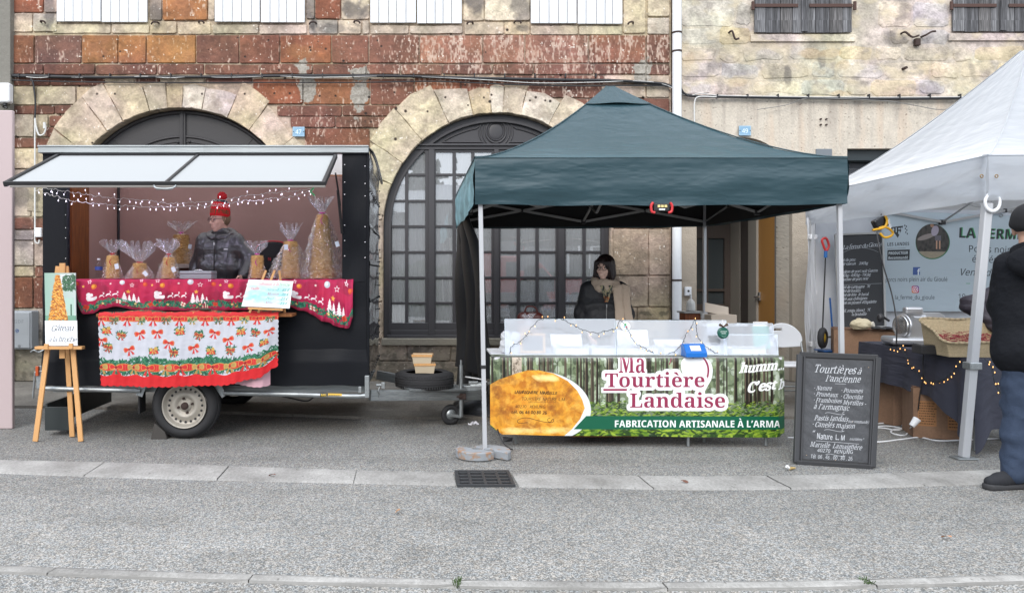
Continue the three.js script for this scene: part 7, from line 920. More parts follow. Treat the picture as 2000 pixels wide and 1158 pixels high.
    if (print) { const pr = canvas(128, 128, (c) => { const r = rng(4); c.fillStyle = '#a4764f'; c.fillRect(0, 0, 128, 128); c.fillStyle = '#5c4330'; for (let i = 0; i < 9; i++) { let x = 8; while (x < 110) { const l = 4 + r() * 14; c.fillRect(x, 10 + i * 13, l, 5); x += l + 4; } } }); mesh('printed_text', new THREE.PlaneGeometry(w * 0.32, h * 0.5).translate(-w * 0.26, h * 0.5, dd / 2 + 0.003), M('carton_print', 0xffffff, { map: tex(pr), roughness: 0.9 }), g); mesh('printed_text', new THREE.PlaneGeometry(w * 0.3, h * 0.6).translate(w * 0.24, h * 0.5, dd / 2 + 0.003), M('carton_print', 0xffffff, { map: tex(pr), roughness: 0.9 }), g); } return g; };
  carton('tall cardboard box beside the price blackboard with a paper bag on top', 4.76, 5.42, ty(645, 8.6) - 0.03, -8.98, -8.56, 0.03, -0.42, 0.02);
  carton('brown cardboard box on the ground under the far end of the navy table', 4.66, 5.08, 0.42, -8.1, -7.68, 0.004, 0.25, 0.25); carton('printed cardboard box on the ground under the navy table near the white plug', 4.62, 5.08, 0.46, -7.42, -7.0, 0.004, -0.35, 0.06, true);
  const pg = at(1682, 650, 8.55), paper = thing('paper_bag', 'crumpled cream paper bag on the tall cardboard box', 'paper bag', [pg.x, ty(645, 8.6) + 0.012, pg.z]); { const g = new THREE.IcosahedronGeometry(0.12, 4), p = g.attributes.position; for (let i = 0; i < p.count; i++) { const k2 = 0.75 + 0.5 * fbm(p.getX(i) * 16 + 50, p.getY(i) * 16 + p.getZ(i) * 14 + 50, 3, 9); p.setXYZ(i, p.getX(i) * k2 * 1.05, Math.max(-0.055, p.getY(i) * k2 * 0.55), p.getZ(i) * k2 * 0.7); } g.computeVertexNormals(); mesh('bag', g.translate(0, 0.057, 0), M('cream_paper', L(0.55, 0.48, 0.33), { roughness: 0.75, flatShading: true }), paper); mesh('rolled_end', rod(V(0.09, 0.05, 0.02), V(0.12, 0.06, 0.05), 0.03, 0.035, 9), M('pale_paper', L(0.62, 0.58, 0.5)), paper); }
  const gl = at(1722, 652, 8.5), glv = thing('black_gloves', 'pair of black gloves lying on the tall cardboard box', 'gloves', [gl.x, ty(645, 8.6) + 0.012, gl.z]); for (const s of [0, 1]) mesh('glove', [new THREE.SphereGeometry(0.05, 12, 8).scale(1.2, 0.4, 0.8).translate(s * 0.1 - 0.05, 0.02, s * 0.03), ...[0, 1, 2, 3].map((i) => rod(V(s * 0.1, 0.018, s * 0.03 - 0.03 + i * 0.02), V(s * 0.1 + 0.06, 0.012, s * 0.03 - 0.04 + i * 0.03), 0.011, 0.008)), rod(V(s * 0.1 - 0.03, 0.02, s * 0.03 + 0.03), V(s * 0.1 + 0.01, 0.012, s * 0.03 + 0.07), 0.011, 0.008)], mBlackPlastic, glv);
  // table with a navy cloth
  const T = { x0: 4.64, x1: 5.42, zf: -6.42, zb: -8.08, y: 0.8 }, tb = thing('farm_table', 'folding table under a navy cloth inside the white tent', 'table'); mesh('tabletop', span(T.x0 + 0.01, T.x1, T.y - 0.035, T.y - 0.005, T.zb, T.zf - 0.01, 0.006), mWhite, tb); for (const [x, z] of [[T.x0 + 0.12, T.zf - 0.15], [T.x1 - 0.1, T.zf - 0.15], [T.x0 + 0.12, T.zb + 0.12], [T.x1 - 0.1, T.zb + 0.12]]) mesh('leg', rod(V(x, 0.005, z), V(x, T.y - 0.036, z), 0.015), mGalv, tb); settle(tb, 5, 0, -7.2);
  const mNavy = fabric('navy_cloth', L(0.036, 0.038, 0.056), { u: 2, v: 2, b: 0.01, m: { roughness: 0.8 } }), nc = thing('navy_tablecloth', 'navy blue cloth hanging unevenly from the farm stall table', 'tablecloth');
  mesh('cloth_top', sheet(10, 24, (u, v) => [lerp(T.x0 - 0.004, T.x1 + 0.02, u), T.y + 0.002 + 0.003 * Math.sin(u * 7 + v * 19), lerp(T.zb - 0.02, T.zf + 0.004, v)]), mNavy, nc);
  const hemL = (s) => s < 0.3 ? lerp(0.36, 0.44, s / 0.3) : s < 0.72 ? lerp(0.44, 0.40, (s - 0.3) / 0.42) : lerp(0.40, 0.03, Math.pow((s - 0.72) / 0.28, 1.2));
  mesh('cloth_side', sheet(120, 24, (u, v) => { const z = lerp(T.zb - 0.02, T.zf + 0.004, u), y = lerp(T.y + 0.002, hemL(u), v), f = 0.02 * Math.sin(u * 30 + v) * v + 0.03 * v * sst(0.7, 1, u) * Math.sin(u * 60); return [T.x0 - 0.004 - 0.03 * v + f - 0.05 * v * sst(0.85, 1, u), y, z + 0.09 * v * sst(0.8, 1, u)]; }), mNavy, nc);
  mesh('cloth_front', sheet(80, 24, (u, v) => { const x = lerp(T.x0 - 0.004, T.x1 + 0.02, u), y = lerp(T.y + 0.002, lerp(0.03, 0.22, sst(0, 0.16, u)), v); return [x - 0.054 * v * sst(0.2, 0, u), y, T.zf + 0.004 + 0.03 * v + 0.025 * Math.sin(u * 19) * v + 0.06 * v * sst(0.2, 0, u)]; }), mNavy, nc); settle(nc, 5, 0.4, -7.2);
  // meat slicer
  const sp = at(1782, 668, 7.62), sl = thing('meat_slicer', 'silver electric meat slicer standing on the navy cloth', 'meat slicer', [sp.x, T.y + 0.006, sp.z], -0.25), mS = M('brushed_aluminium', L(0.55, 0.56, 0.58), { metalness: 0.7, roughness: 0.3 });
  mesh('base', box(0.46, 0.07, 0.36, 0, 0.05, 0, 0.03, 4), mS, sl); mesh('body', extr([[-0.10, 0.08], [0.19, 0.08], [0.06, 0.28], [-0.03, 0.28]], 0.12, 0.025).translate(0.03, 0, -0.06), mS, sl); mesh('blade_guard', lathe([[0.122, -0.006], [0.127, 0.004], [0.118, 0.014], [0.05, 0.03], [0, 0.03]], 48).rotateX(Math.PI / 2).rotateY(-1.25).translate(-0.085, 0.19, 0.03), mS, sl); mesh('blade', lathe([[0.11, 0.02], [0.105, 0.034], [0.06, 0.04], [0, 0.04]], 40).rotateX(Math.PI / 2).rotateY(-1.25).translate(-0.09, 0.19, 0.035), mChrome, sl); mesh('arm', [box(0.16, 0.075, 0.10, 0.0, 0.345, 0.03, 0.022, 3)], mS, sl); mesh('sharpener', rod(V(-0.03, 0.27, 0.02), V(-0.03, 0.34, 0.02), 0.035, 0.045, 20), mS, sl);
  const pr = []; mesh('carriage_plate', extr([[-0.10, 0], [0.12, 0], [0.14, 0.05], [0.14, 0.19], [0.10, 0.22], [-0.10, 0.22]], 0.012, 0.004).rotateX(-0.12).translate(0.17, 0.1, -0.06), mS, sl); for (let i = 0; i < 9; i++) mesh('plate_ridge', rod(V(0.09, 0.125 + i * 0.02, -0.047 - i * 0.0024), V(0.29, 0.125 + i * 0.02, -0.047 - i * 0.0024), 0.003, 0.003, 6), mS, sl); mesh('knob', [rod(V(-0.2, 0.24, 0.0), V(-0.27, 0.29, 0.02), 0.012), new THREE.SphereGeometry(0.032, 14, 10).scale(1, 1.4, 1).translate(-0.285, 0.27, 0.02)], mBlackPlastic, sl); mesh('switch', box(0.07, 0.02, 0.04, 0.12, 0.10, 0.13, 0.006), mBlackPlastic, sl); for (const [x, z] of [[-0.18, -0.12], [0.18, -0.12], [-0.18, 0.12], [0.18, 0.12]]) mesh('foot', rod(V(x, 0, z), V(x, 0.018, z), 0.02), mBlackPlastic, sl);
  // wicker basket
  const wk = at(1905, 697, 6.72), bk = thing('wicker_basket', 'pale wicker display basket with sloping sides and red paper shred', 'basket', [wk.x - 0.04, T.y + 0.006, -6.72], -0.12), wcv = pix(256, 256, (x, y) => { const i = Math.floor(x / 16), j = Math.floor(y / 8), p2 = (i + j) % 2, f = (x % 16) / 16, h = (y % 8) / 8; const k3 = (p2 ? 0.85 + 0.2 * Math.sin(f * Math.PI) : 0.70 + 0.2 * Math.sin(f * Math.PI)) * (0.75 + 0.3 * Math.sin(h * Math.PI)) * (0.9 + 0.2 * vn(x / 20, y / 4, 3)); return [238 * k3, 214 * k3, 172 * k3]; }), mW = M('wicker', 0xffffff, { map: tex(wcv, { rep: [3, 3] }), bumpMap: tex(wcv, { data: true, rep: [3, 3] }), bumpScale: 0.012, roughness: 0.75, side: THREE.DoubleSide });
  const bw = 0.27, bz = 0.19, hb = 0.30, hf = 0.13; const wall = (p0, p1, h0, h1, ou) => sheet(20, 8, (u, v) => { const x = lerp(p0[0], p1[0], u), z = lerp(p0[1], p1[1], u), h = lerp(h0, h1, u), k4 = 1 + 0.12 * (1 - v) * ou; return [x * k4, h * (1 - v), z * k4, u * (Math.hypot(p1[0] - p0[0], p1[1] - p0[1]) / 0.3), (1 - v) * h / 0.3]; });
  mesh('side', wall([-bw, bz], [bw, bz], hf, hf, 1), mW, bk); mesh('side', wall([-bw, -bz], [bw, -bz], hb, hb, 1), mW, bk); mesh('side', wall([-bw, -bz], [-bw, bz], hb, hf, 1), mW, bk); mesh('side', wall([bw, -bz], [bw, bz], hb, hf, 1), mW, bk); mesh('bottom', span(-bw, bw, 0.002, 0.01, -bz, bz), mW, bk);
  mesh('rim', tube([V(-bw * 1.12, hf, bz * 1.12), V(0, hf, bz * 1.12), V(bw * 1.12, hf, bz * 1.12), V(bw * 1.12, (hb + hf) / 2, 0), V(bw * 1.12, hb, -bz * 1.12), V(0, hb, -bz * 1.12), V(-bw * 1.12, hb, -bz * 1.12), V(-bw * 1.12, (hb + hf) / 2, 0)], 0.011, 7, 100, true), mW, bk);
  const shr = [], rr = rng(55); for (let i = 0; i < 240; i++) { const x = (rr() - 0.5) * 0.5, z = (rr() - 0.5) * 0.34, y = 0.10 + (0.5 - z / 0.34) * 0.06 + rr() * 0.03, a2 = rr() * 6.3; shr.push(bar(V(x, y, z), V(x + 0.05 * Math.cos(a2), y + (rr() - 0.5) * 0.03, z + 0.05 * Math.sin(a2)), 0.005, 0.0015, 0)); } const shm = mesh('paper_shred', shr, M('red_shred', L(0.24, 0.03, 0.04), { roughness: 0.8 }), bk); shm.userData.kind = 'stuff';
  const kr = at(1960, 650, 7.2), kb = thing('kraft_bags', 'folded brown kraft paper bags behind the wicker basket', 'paper bags', [tx(1868, 7.35), T.y + 0.006, -7.35], 0.1); for (let i = 0; i < 3; i++) mesh('bag', box(0.4 - i * 0.03, 0.05, 0.26, 0.02 * i, 0.03 + i * 0.055, 0, 0.012).rotateZ(0.03 * (i - 1)), M('kraft', L(0.32, 0.21, 0.12), { roughness: 0.85 }), kb);
  const tr = at(1812, 690, 6.85), trv = thing('black_tray', 'flat black display tray between the slicer and the wicker basket', 'tray', [tr.x + 0.05, T.y + 0.006, tr.z], -0.2); mesh('tray_body', box(0.26, 0.075, 0.2, 0, 0.038, 0, 0.006), mBlackPlastic, trv); mesh('glass_lid', box(0.25, 0.006, 0.19, 0, 0.0805, 0, 0.002), M('dark_gloss', L(0.02, 0.02, 0.025), { roughness: 0.08 }), trv);
  const pt = at(1746, 664, 7.75), ptv = thing('plate', 'white plate with slices of dark sausage at the slicer', 'plate', [pt.x, T.y + 0.006, pt.z]); mesh('dish', lathe([[0, 0.004], [0.07, 0.004], [0.095, 0.018], [0.097, 0.015], [0.07, 0], [0, 0]], 30), mWhite, ptv); for (let i = 0; i < 6; i++) mesh('slice', new THREE.CylinderGeometry(0.022, 0.022, 0.006, 16).rotateX(0.4).translate(0.05 * Math.cos(i), 0.02 + i * 0.003, 0.045 * Math.sin(i)), M('sausage', L(0.12, 0.03, 0.025), { roughness: 0.5 }), ptv);
  // yellow and black work lamp with its lead
  const wl = at(1722, 437, 7.8), lp = thing('flood_lamp', 'black flood lamp with bent yellow tubular stand hanging in the white tent', 'work lamp', [wl.x, wl.y, wl.z]), mY = M('yellow_tube', L(0.62, 0.33, 0.01), { roughness: 0.4 }); const pp = (px, py, dz = 0) => V((px - 1722) * 7.8 / F, -(py - 437) * 7.8 / F, dz);
  mesh('housing', box(0.15, 0.11, 0.08, 0, 0.01, 0, 0.02, 3).rotateZ(0.45), M('black_gloss', L(0.012, 0.012, 0.014), { roughness: 0.2 }), lp); mesh('lens', box(0.1, 0.09, 0.01, 0, 0, 0, 0.003).rotateY(0.9).rotateZ(0.3).translate(0.07, 0.0, 0.03), M('lamp_lens', L(0.8, 0.82, 0.85), { roughness: 0.15 }), lp); mesh('stand_tube', tube([pp(1724, 420, 0.05), pp(1727, 432, 0.06), pp(1722, 444, 0.06), pp(1700, 450, 0.05)], 0.012, 8), mY, lp); mesh('stand_tube', tube([pp(1712, 446, 0.05), pp(1724, 444, 0.06), pp(1738, 455, 0.06), pp(1735, 461, 0.06), pp(1722, 464, 0.06), pp(1714, 456, 0.05)], 0.012, 8), mY, lp); mesh('hook', tube([pp(1722, 420), pp(1732, 408), pp(1752, 398)], 0.006, 6), mDark, lp);
  tag(mesh('lamp_lead', tube([at(1714, 452, 7.7), at(1718, 480, 7.6), at(1727, 520, 7.55), at(1742, 570, 7.5), at(1750, 610, 7.45), at(1753, 640, 7.4), at(1752, 672, 7.4)], 0.007, 6, 60), mBlackPlastic), 'thin dark lead hanging from the flood lamp to the stall table', 'cable');
  // lights on the cloth, leads on the ground
  const side = (px, py) => at(px, py, 4.6 * F / (px - 820));
  fairy('amber_cloth_lights', 'amber fairy lights hanging in a swag on the side of the navy cloth', null, [side(1735, 676), side(1748, 680), side(1760, 676), side(1768, 690), side(1778, 708), side(1790, 726), side(1803, 738), side(1822, 744), side(1840, 742), side(1858, 730), side(1874, 712), side(1886, 704)], 24, mWireG, 0.0025, mWarm, 0.03, 0.005, 25);
  fairy('amber_cloth_lights', 'short strand of amber fairy lights hanging down behind the leaning white pole', null, path(6.34, '1925,702 1938,716 1942,738 1950,758 1962,778'), 8, mWireG, 0.0025, mWarm, 0.03, 0.005, 26);
  tag(mesh('black_lead', tube([side(1806, 682), side(1804, 710), side(1805, 735), side(1801, 755), side(1797, 780), side(1794, 806), side(1791, 818)], 0.006, 6, 50), mBlackPlastic), 'black lead running down the navy cloth to the white plug', 'cable');
  const pgp = at(1787, 828, 6.85), wp2 = thing('white_plug', 'white plug connector lying in front of the printed cardboard box', 'plug', [0, 0, 0]); mesh('plug_body', rod(at(1782, 832, 6.9), at(1793, 818, 6.9), 0.024, 0.034, 16), mWhite, wp2); settle(wp2, pgp.x, pgp.y, pgp.z);
  const gp = (s) => s.split(' ').map((q2) => { const [x, y] = q2.split(',').map(Number), [X, Z] = groundAt(x, y); return V(X, 0.007, Z); });
  const ld = thing('white_extension_lead', 'white extension lead looping over the asphalt under the farm table', 'cable'); mesh('lead', tube([at(1782, 832, 6.9), ...gp('1776,842 1766,852 1750,850 1742,846 1748,840 1768,838 1764,832 1740,828 1712,829 1690,832')], 0.007, 6, 90), mWhite, ld); mesh('lead', tube(gp('1540,856 1580,858 1640,862 1710,865 1760,860 1800,856 1830,862 1880,861 1960,858 2050,858'), 0.007, 6, 90), mWhite, ld); mesh('lead', tube(gp('1690,838 1720,834 1742,834 1762,838 1752,842 1730,838 1705,836'), 0.006, 6, 60), mWhite, ld);
}
// ---------- litter ----------
{ const p = groundAt(1548, 918), t = thing('litter_wrapper', 'crumpled gold and white wrapper on the asphalt by the chalkboard', 'litter', [p[0], 0.004, p[1]], 0.5); mesh('wrapper', rod(V(-0.03, 0.012, 0), V(0.035, 0.008, 0), 0.012, 0.007, 7), M('gold_paper', L(0.4, 0.28, 0.1)), t); mesh('twist', rod(V(-0.03, 0.012, 0), V(-0.05, 0.03, -0.01), 0.008, 0.014, 6), mPaper, t);
  const leaf = (px, py, c, lab) => { const q = groundAt(px, py), o = thing('dead_leaf', lab, 'leaf', [q[0], 0.012, q[1]], px); mesh('blade', sheet(6, 4, (u, v) => [(u - 0.5) * 0.05, 0.006 + 0.008 * Math.sin(u * 3 + v * 2), (v - 0.5) * 0.028 * Math.sin(u * Math.PI * 0.9 + 0.2)]), M('leaf', c, { side: THREE.DoubleSide }), o); };
  leaf(1338, 945, L(0.12, 0.05, 0.03), 'small brown leaf on the gutter right of the drain'); leaf(777, 1003, L(0.35, 0.18, 0.08), 'tiny orange leaf on the asphalt left of centre'); leaf(1850, 1054, L(0.42, 0.2, 0.1), 'tiny orange scrap on the asphalt at the lower right'); leaf(531, 932, L(0.14, 0.05, 0.03), 'tiny brown leaf on the left gutter slab');
  const tufts = (px, py, lab) => { const q = groundAt(px, py), o = thing('moss_tuft', lab, 'grass', [q[0], 0.0, q[1]]), r = rng(px), b = []; for (let i = 0; i < 60; i++) { const x = (r() - 0.5) * 0.03, z = (r() - 0.5) * 0.07; b.push(bar(V(x, 0, z), V(x + (r() - 0.5) * 0.03, 0.012 + r() * 0.022, z + (r() - 0.5) * 0.03), 0.003, 0.001, 0)); } mesh('blades', b, M('moss', L(0.05, 0.09, 0.025)), o).userData.kind = 'stuff'; };
  tufts(894, 1144, 'little green weed tuft in the kerb joint near the middle'); tufts(1693, 1142, 'little green weed tuft in the kerb joint at the right'); }

// ---------- people ----------
// meshes the smooth union of capsules, ellipsoids and rings (surface nets)
function nets(prims, k, cell, disp) {
  const mn = [1e9, 1e9, 1e9], mx = [-1e9, -1e9, -1e9], add = (x, y, z, r) => { [x, y, z].forEach((v, i) => { mn[i] = Math.min(mn[i], v - r); mx[i] = Math.max(mx[i], v + r); }); };
  for (const p of prims) if (!p.sub) { if (p.a) { add(...p.a, p.ra); add(...p.b, p.rb); } else if (p.R) add(...p.c, p.R + p.r); else add(...p.c, Math.max(...p.r)); }
  const pad = cell * 2 + 0.012, n = [0, 1, 2].map((i) => Math.ceil((mx[i] - mn[i] + 2 * pad) / cell) + 1), o = mn.map((v) => v - pad), [nx, ny, nz] = n;
  const dist = (p, x, y, z) => {
    if (p.a) { const f = p.f ?? 1, ax = p.a[0], ay = p.a[1], az = p.a[2], bx = p.b[0] - ax, by = p.b[1] - ay, bz = (p.b[2] - az) / f, px = x - ax, py = y - ay, pz = (z - az) / f, l = bx * bx + by * by + bz * bz, t = l ? Math.min(1, Math.max(0, (px * bx + py * by + pz * bz) / l)) : 0; const dx = px - t * bx, dy = py - t * by, dz = pz - t * bz; return (Math.sqrt(dx * dx + dy * dy + dz * dz) - (p.ra + (p.rb - p.ra) * t)) * (f < 1 ? f * 0.5 + 0.5 : 1); }
    if (p.R) { const c = Math.cos(p.tilt ?? 0), s = Math.sin(p.tilt ?? 0), px = (x - p.c[0]) / (p.sx ?? 1), y0 = y - p.c[1], z0 = z - p.c[2], py = y0 * c - z0 * s, pz = y0 * s + z0 * c, q = Math.sqrt(px * px + pz * pz) - p.R; return Math.sqrt(q * q + py * py * (p.sy ?? 1)) - p.r; }
    const px = (x - p.c[0]) / p.r[0], py = (y - p.c[1]) / p.r[1], pz = (z - p.c[2]) / p.r[2], m = Math.sqrt(px * px + py * py + pz * pz), g = Math.sqrt((px / p.r[0]) ** 2 + (py / p.r[1]) ** 2 + (pz / p.r[2]) ** 2); return g > 1e-6 ? m * (m - 1) / g : -Math.min(...p.r);
  };
  const F3 = new Float32Array(nx * ny * nz); let w = 0;
  for (let z = 0; z < nz; z++) for (let y = 0; y < ny; y++) for (let x = 0; x < nx; x++) {
    const X = o[0] + x * cell, Y = o[1] + y * cell, Z = o[2] + z * cell; let d = 1e3;
    for (const p of prims) { const e = dist(p, X, Y, Z), kk = p.k ?? k; if (p.sub) { const h = clamp(0.5 - 0.5 * (e + d) / kk); d = d + (-e - d) * h + kk * h * (1 - h); } else { const h = clamp(0.5 + 0.5 * (e - d) / kk); d = e + (d - e) * h - kk * h * (1 - h); } }
    if (disp && Math.abs(d) < 0.05) d += disp(X, Y, Z); F3[w++] = d;
  }
  const id = new Int32Array(nx * ny * nz).fill(-1), P = [], ix = [], I = (x, y, z) => (z * ny + y) * nx + x;
  for (let z = 0; z < nz - 1; z++) for (let y = 0; y < ny - 1; y++) for (let x = 0; x < nx - 1; x++) {
    let c = 0, sx = 0, sy = 0, sz = 0, mask = 0; const v = []; for (let q = 0; q < 8; q++) { const d = F3[I(x + (q & 1), y + ((q >> 1) & 1), z + (q >> 2))]; v.push(d); if (d < 0) mask |= 1 << q; } if (mask === 0 || mask === 255) continue;
    for (let a = 0; a < 8; a++) for (const b of [a | 1, a | 2, a | 4]) if (b !== a && (v[a] < 0) !== (v[b] < 0)) { const t = v[a] / (v[a] - v[b]); sx += (a & 1) + t * ((b & 1) - (a & 1)); sy += ((a >> 1) & 1) + t * (((b >> 1) & 1) - ((a >> 1) & 1)); sz += (a >> 2) + t * ((b >> 2) - (a >> 2)); c++; }
    id[I(x, y, z)] = P.length / 3; P.push(o[0] + (x + sx / c) * cell, o[1] + (y + sy / c) * cell, o[2] + (z + sz / c) * cell);
  }
  const quad = (a, b, c, d, flip) => { if (a < 0 || b < 0 || c < 0 || d < 0) return; flip ? ix.push(a, c, b, a, d, c) : ix.push(a, b, c, a, c, d); };
  for (let z = 1; z < nz - 1; z++) for (let y = 1; y < ny - 1; y++) for (let x = 1; x < nx - 1; x++) {
    const d = F3[I(x, y, z)] < 0;
    if (d !== F3[I(x + 1, y, z)] < 0) quad(id[I(x, y - 1, z - 1)], id[I(x, y, z - 1)], id[I(x, y, z)], id[I(x, y - 1, z)], !d);
    if (d !== F3[I(x, y + 1, z)] < 0) quad(id[I(x - 1, y, z - 1)], id[I(x - 1, y, z)], id[I(x, y, z)], id[I(x, y, z - 1)], !d);
    if (d !== F3[I(x, y, z + 1)] < 0) quad(id[I(x - 1, y - 1, z)], id[I(x, y - 1, z)], id[I(x, y, z)], id[I(x - 1, y, z)], !d);
  }
  const g = new THREE.BufferGeometry(); g.setAttribute('position', new THREE.Float32BufferAttribute(P, 3)); g.setIndex(ix); g.computeVertexNormals(); const uv = new Float32Array(P.length / 3 * 2); for (let i = 0; i < P.length / 3; i++) { uv[2 * i] = P[3 * i] * 2 + P[3 * i + 2]; uv[2 * i + 1] = P[3 * i + 1] * 2; } g.setAttribute('uv', new THREE.BufferAttribute(uv, 2)); return g;
}
const cap = (a, b, ra, rb = ra, f) => ({ a, b, ra, rb, f }), ell = (c, r) => ({ c, r }), ringP = (c, R, r, tilt = 0, sx = 1, sy = 1) => ({ c, R, r, tilt, sx, sy });
const HEADG = nets([ell([0, 0.035, -0.015], [0.077, 0.093, 0.098]), ell([0, -0.04, 0.018], [0.060, 0.078, 0.072]), ell([0, -0.1, 0.052], [0.026, 0.022, 0.024]), cap([0, 0.012, 0.086], [0, -0.028, 0.108], 0.009, 0.0125), cap([-0.012, -0.034, 0.094], [0.012, -0.034, 0.094], 0.008), cap([-0.036, 0.03, 0.074], [0.036, 0.03, 0.074], 0.012), ell([-0.038, -0.025, 0.058], [0.024, 0.024, 0.024]), ell([0.038, -0.025, 0.058], [0.024, 0.024, 0.024]), cap([-0.017, -0.062, 0.083], [0.017, -0.062, 0.083], 0.007), cap([-0.013, -0.072, 0.081], [0.013, -0.072, 0.081], 0.007), cap([-0.078, 0.015, -0.012], [-0.076, -0.03, -0.004], 0.014, 0.009), cap([0.078, 0.015, -0.012], [0.076, -0.03, -0.004], 0.014, 0.009), cap([0, -0.05, -0.025], [0, -0.2, -0.05], 0.052, 0.056), { ...ell([-0.032, 0.008, 0.094], [0.017, 0.010, 0.014]), sub: true, k: 0.012 }, { ...ell([0.032, 0.008, 0.094], [0.017, 0.010, 0.014]), sub: true, k: 0.012 }, { ...cap([-0.016, -0.067, 0.094], [0.016, -0.067, 0.094], 0.0022), sub: true, k: 0.004 }], 0.014, 0.0042);
function handG(side) { const b = [ell([0, -0.045, 0], [0.016, 0.05, 0.04])]; for (let i = 0; i < 4; i++) { const z = 0.03 - i * 0.02, l = [0.9, 1, 0.95, 0.75][i]; let p = [0, -0.085, z], a = 0.25; for (let k = 0; k < 3; k++) { const s = [0.04, 0.026, 0.022][k] * l, q = [p[0] - side * Math.sin(a) * s, p[1] - Math.cos(a) * s, p[2] + (i - 1.5) * -0.002]; b.push({ ...cap(p, q, 0.0095 - k * 0.0008, 0.009 - k * 0.0009), k: 0.004 }); p = q; a += 0.32; } } b.push(cap([0, -0.02, 0.028], [-side * 0.012, -0.055, 0.055], 0.013, 0.0105), { ...cap([-side * 0.012, -0.055, 0.055], [-side * 0.018, -0.085, 0.06], 0.0105, 0.008), k: 0.005 }, cap([0, 0.05, 0], [0, -0.01, 0], 0.028, 0.024)); return nets(b, 0.012, 0.004); }
const HANDS = { [-1]: handG(-1), 1: handG(1) };
function makePerson(lab, o) {
  const t = thing('person', lab, 'person', o.pos, o.turn ?? 0), s = o.H / 1.7, g = o.girth ?? 1, A = o.arms ?? {}; const v3 = (x, y, z) => [x, y, z];
  const shY = 1.40, hipY = 0.90, shW = (o.shW ?? 0.165), el = { [-1]: A.elL ?? [-0.27, 1.10, -0.03], 1: A.elR ?? [0.27, 1.10, -0.03] }, ha = { [-1]: A.haL ?? [-0.27, 0.86, 0.05], 1: A.haR ?? [0.27, 0.86, 0.05] };
  const kn = { [-1]: o.knL ?? [-0.10, 0.49, 0.02], 1: o.knR ?? [0.10, 0.49, 0.02] }, an = { [-1]: o.anL ?? [-0.11, 0.09, -0.02], 1: o.anR ?? [0.11, 0.09, -0.02] };
  const head = (geo) => { const q = geo.clone().rotateX(o.tilt ?? 0).rotateY(o.headTurn ?? 0).translate(o.headX ?? 0, 1.575, 0.03 + (o.lean ?? 0)); return q; };
  // body: one skin under the clothes
  const bb = [cap([-0.09, shY - 0.12, 0], [0.09, shY - 0.12, 0], 0.105, 0.105, 0.75), cap([-0.07, 1.05, 0], [0.07, 1.05, 0], 0.10, 0.10, 0.75), cap([-0.07, hipY, 0], [0.07, hipY, 0], 0.11, 0.11, 0.8), cap([-shW, shY - 0.03, 0], [shW, shY - 0.03, 0], 0.05), cap([0, shY - 0.03, -0.01], [0, 1.5, 0.0], 0.055, 0.05)];
  for (const q of [-1, 1]) { bb.push(cap([q * shW, shY - 0.03, 0], el[q], 0.048, 0.038), cap(el[q], ha[q], 0.038, 0.026), cap([q * 0.08, hipY - 0.03, 0], kn[q], 0.075, 0.05), cap(kn[q], an[q], 0.05, 0.035), cap(an[q], [an[q][0], 0.045, an[q][2] + 0.12], 0.035, 0.03)); }
  const parts = [nets(bb, 0.04, 0.014), head(HEADG)]; for (const q of [-1, 1]) { const h = HANDS[q].clone(), dir = V(...ha[q]).sub(V(...el[q])).normalize(), qt = new THREE.Quaternion().setFromUnitVectors(V(0, -1, 0), dir); parts.push(h.applyQuaternion(qt).translate(...ha[q])); }
  const body = mesh('body', parts, M('skin', o.skin ?? L(0.42, 0.25, 0.18), { roughness: 0.55 }), t);
  const hp = (name, geo, m) => mesh(name, head(geo), m, t);
  for (const q of [-1, 1]) { hp('eye', new THREE.SphereGeometry(0.0112, 14, 10).scale(1, 0.72, 1).translate(q * 0.032, 0.007, 0.0775), M('eye_white', L(0.36, 0.33, 0.31), { roughness: 0.3 })); hp('iris', new THREE.SphereGeometry(0.0062, 10, 8).translate(q * 0.032 + (o.gaze ?? 0), 0.007, 0.0845), M('iris', L(0.03, 0.02, 0.015), { roughness: 0.2 })); hp('eyebrow', tube([V(q * 0.016, 0.034, 0.089), V(q * 0.034, 0.041, 0.085), V(q * 0.052, 0.033, 0.070)], 0.0045, 5), M('brow', o.brow ?? L(0.05, 0.035, 0.03))); }
  hp('lips', nets([cap([-0.017, -0.0625, 0.0865], [0.017, -0.0625, 0.0865], 0.0045), cap([-0.013, -0.071, 0.085], [0.013, -0.071, 0.085], 0.005)], 0.004, 0.0025), M('lips', o.lips ?? L(0.36, 0.14, 0.12), { roughness: 0.45 }));
  // jacket
  const wr = (x, y, z) => (fbm(x * 9 + 20, y * 7 + z * 6 + 20, 3, 5) - 0.5) * (o.wrinkle ?? 0.022) + (o.quilt ? o.quilt * Math.abs(Math.sin(y * Math.PI / (o.pitch ?? 0.085))) * -1 : 0) + (fbm((x + z) * 26 + 9, y * 16, 2, 15) - 0.5) * 0.008;
  const hem = o.hem ?? 0.78, jk = [cap([-0.105, shY - 0.13, 0], [0.105, shY - 0.13, 0], 0.135 * g, 0.135 * g, 0.82), cap([-0.085, 1.08, 0.01], [0.085, 1.08, 0.01], 0.148 * g, 0.148 * g, 0.86), cap([-0.09, hem + 0.1, 0.0], [0.09, hem + 0.1, 0.0], 0.165 * g, 0.165 * g, 0.9), cap([-shW, shY - 0.035, -0.005], [shW, shY - 0.035, -0.005], 0.075), cap([0, shY - 0.05, -0.01], [0, shY + 0.05, -0.01], 0.095, 0.085)];
  for (const q of [-1, 1]) jk.push(cap([q * (shW + 0.01), shY - 0.045, 0], el[q], 0.078 * g, 0.068 * g), cap(el[q], V(...el[q]).lerp(V(...ha[q]), 0.93).toArray(), 0.068 * g, 0.052 * g));
  if (o.extraJ) jk.push(...o.extraJ);
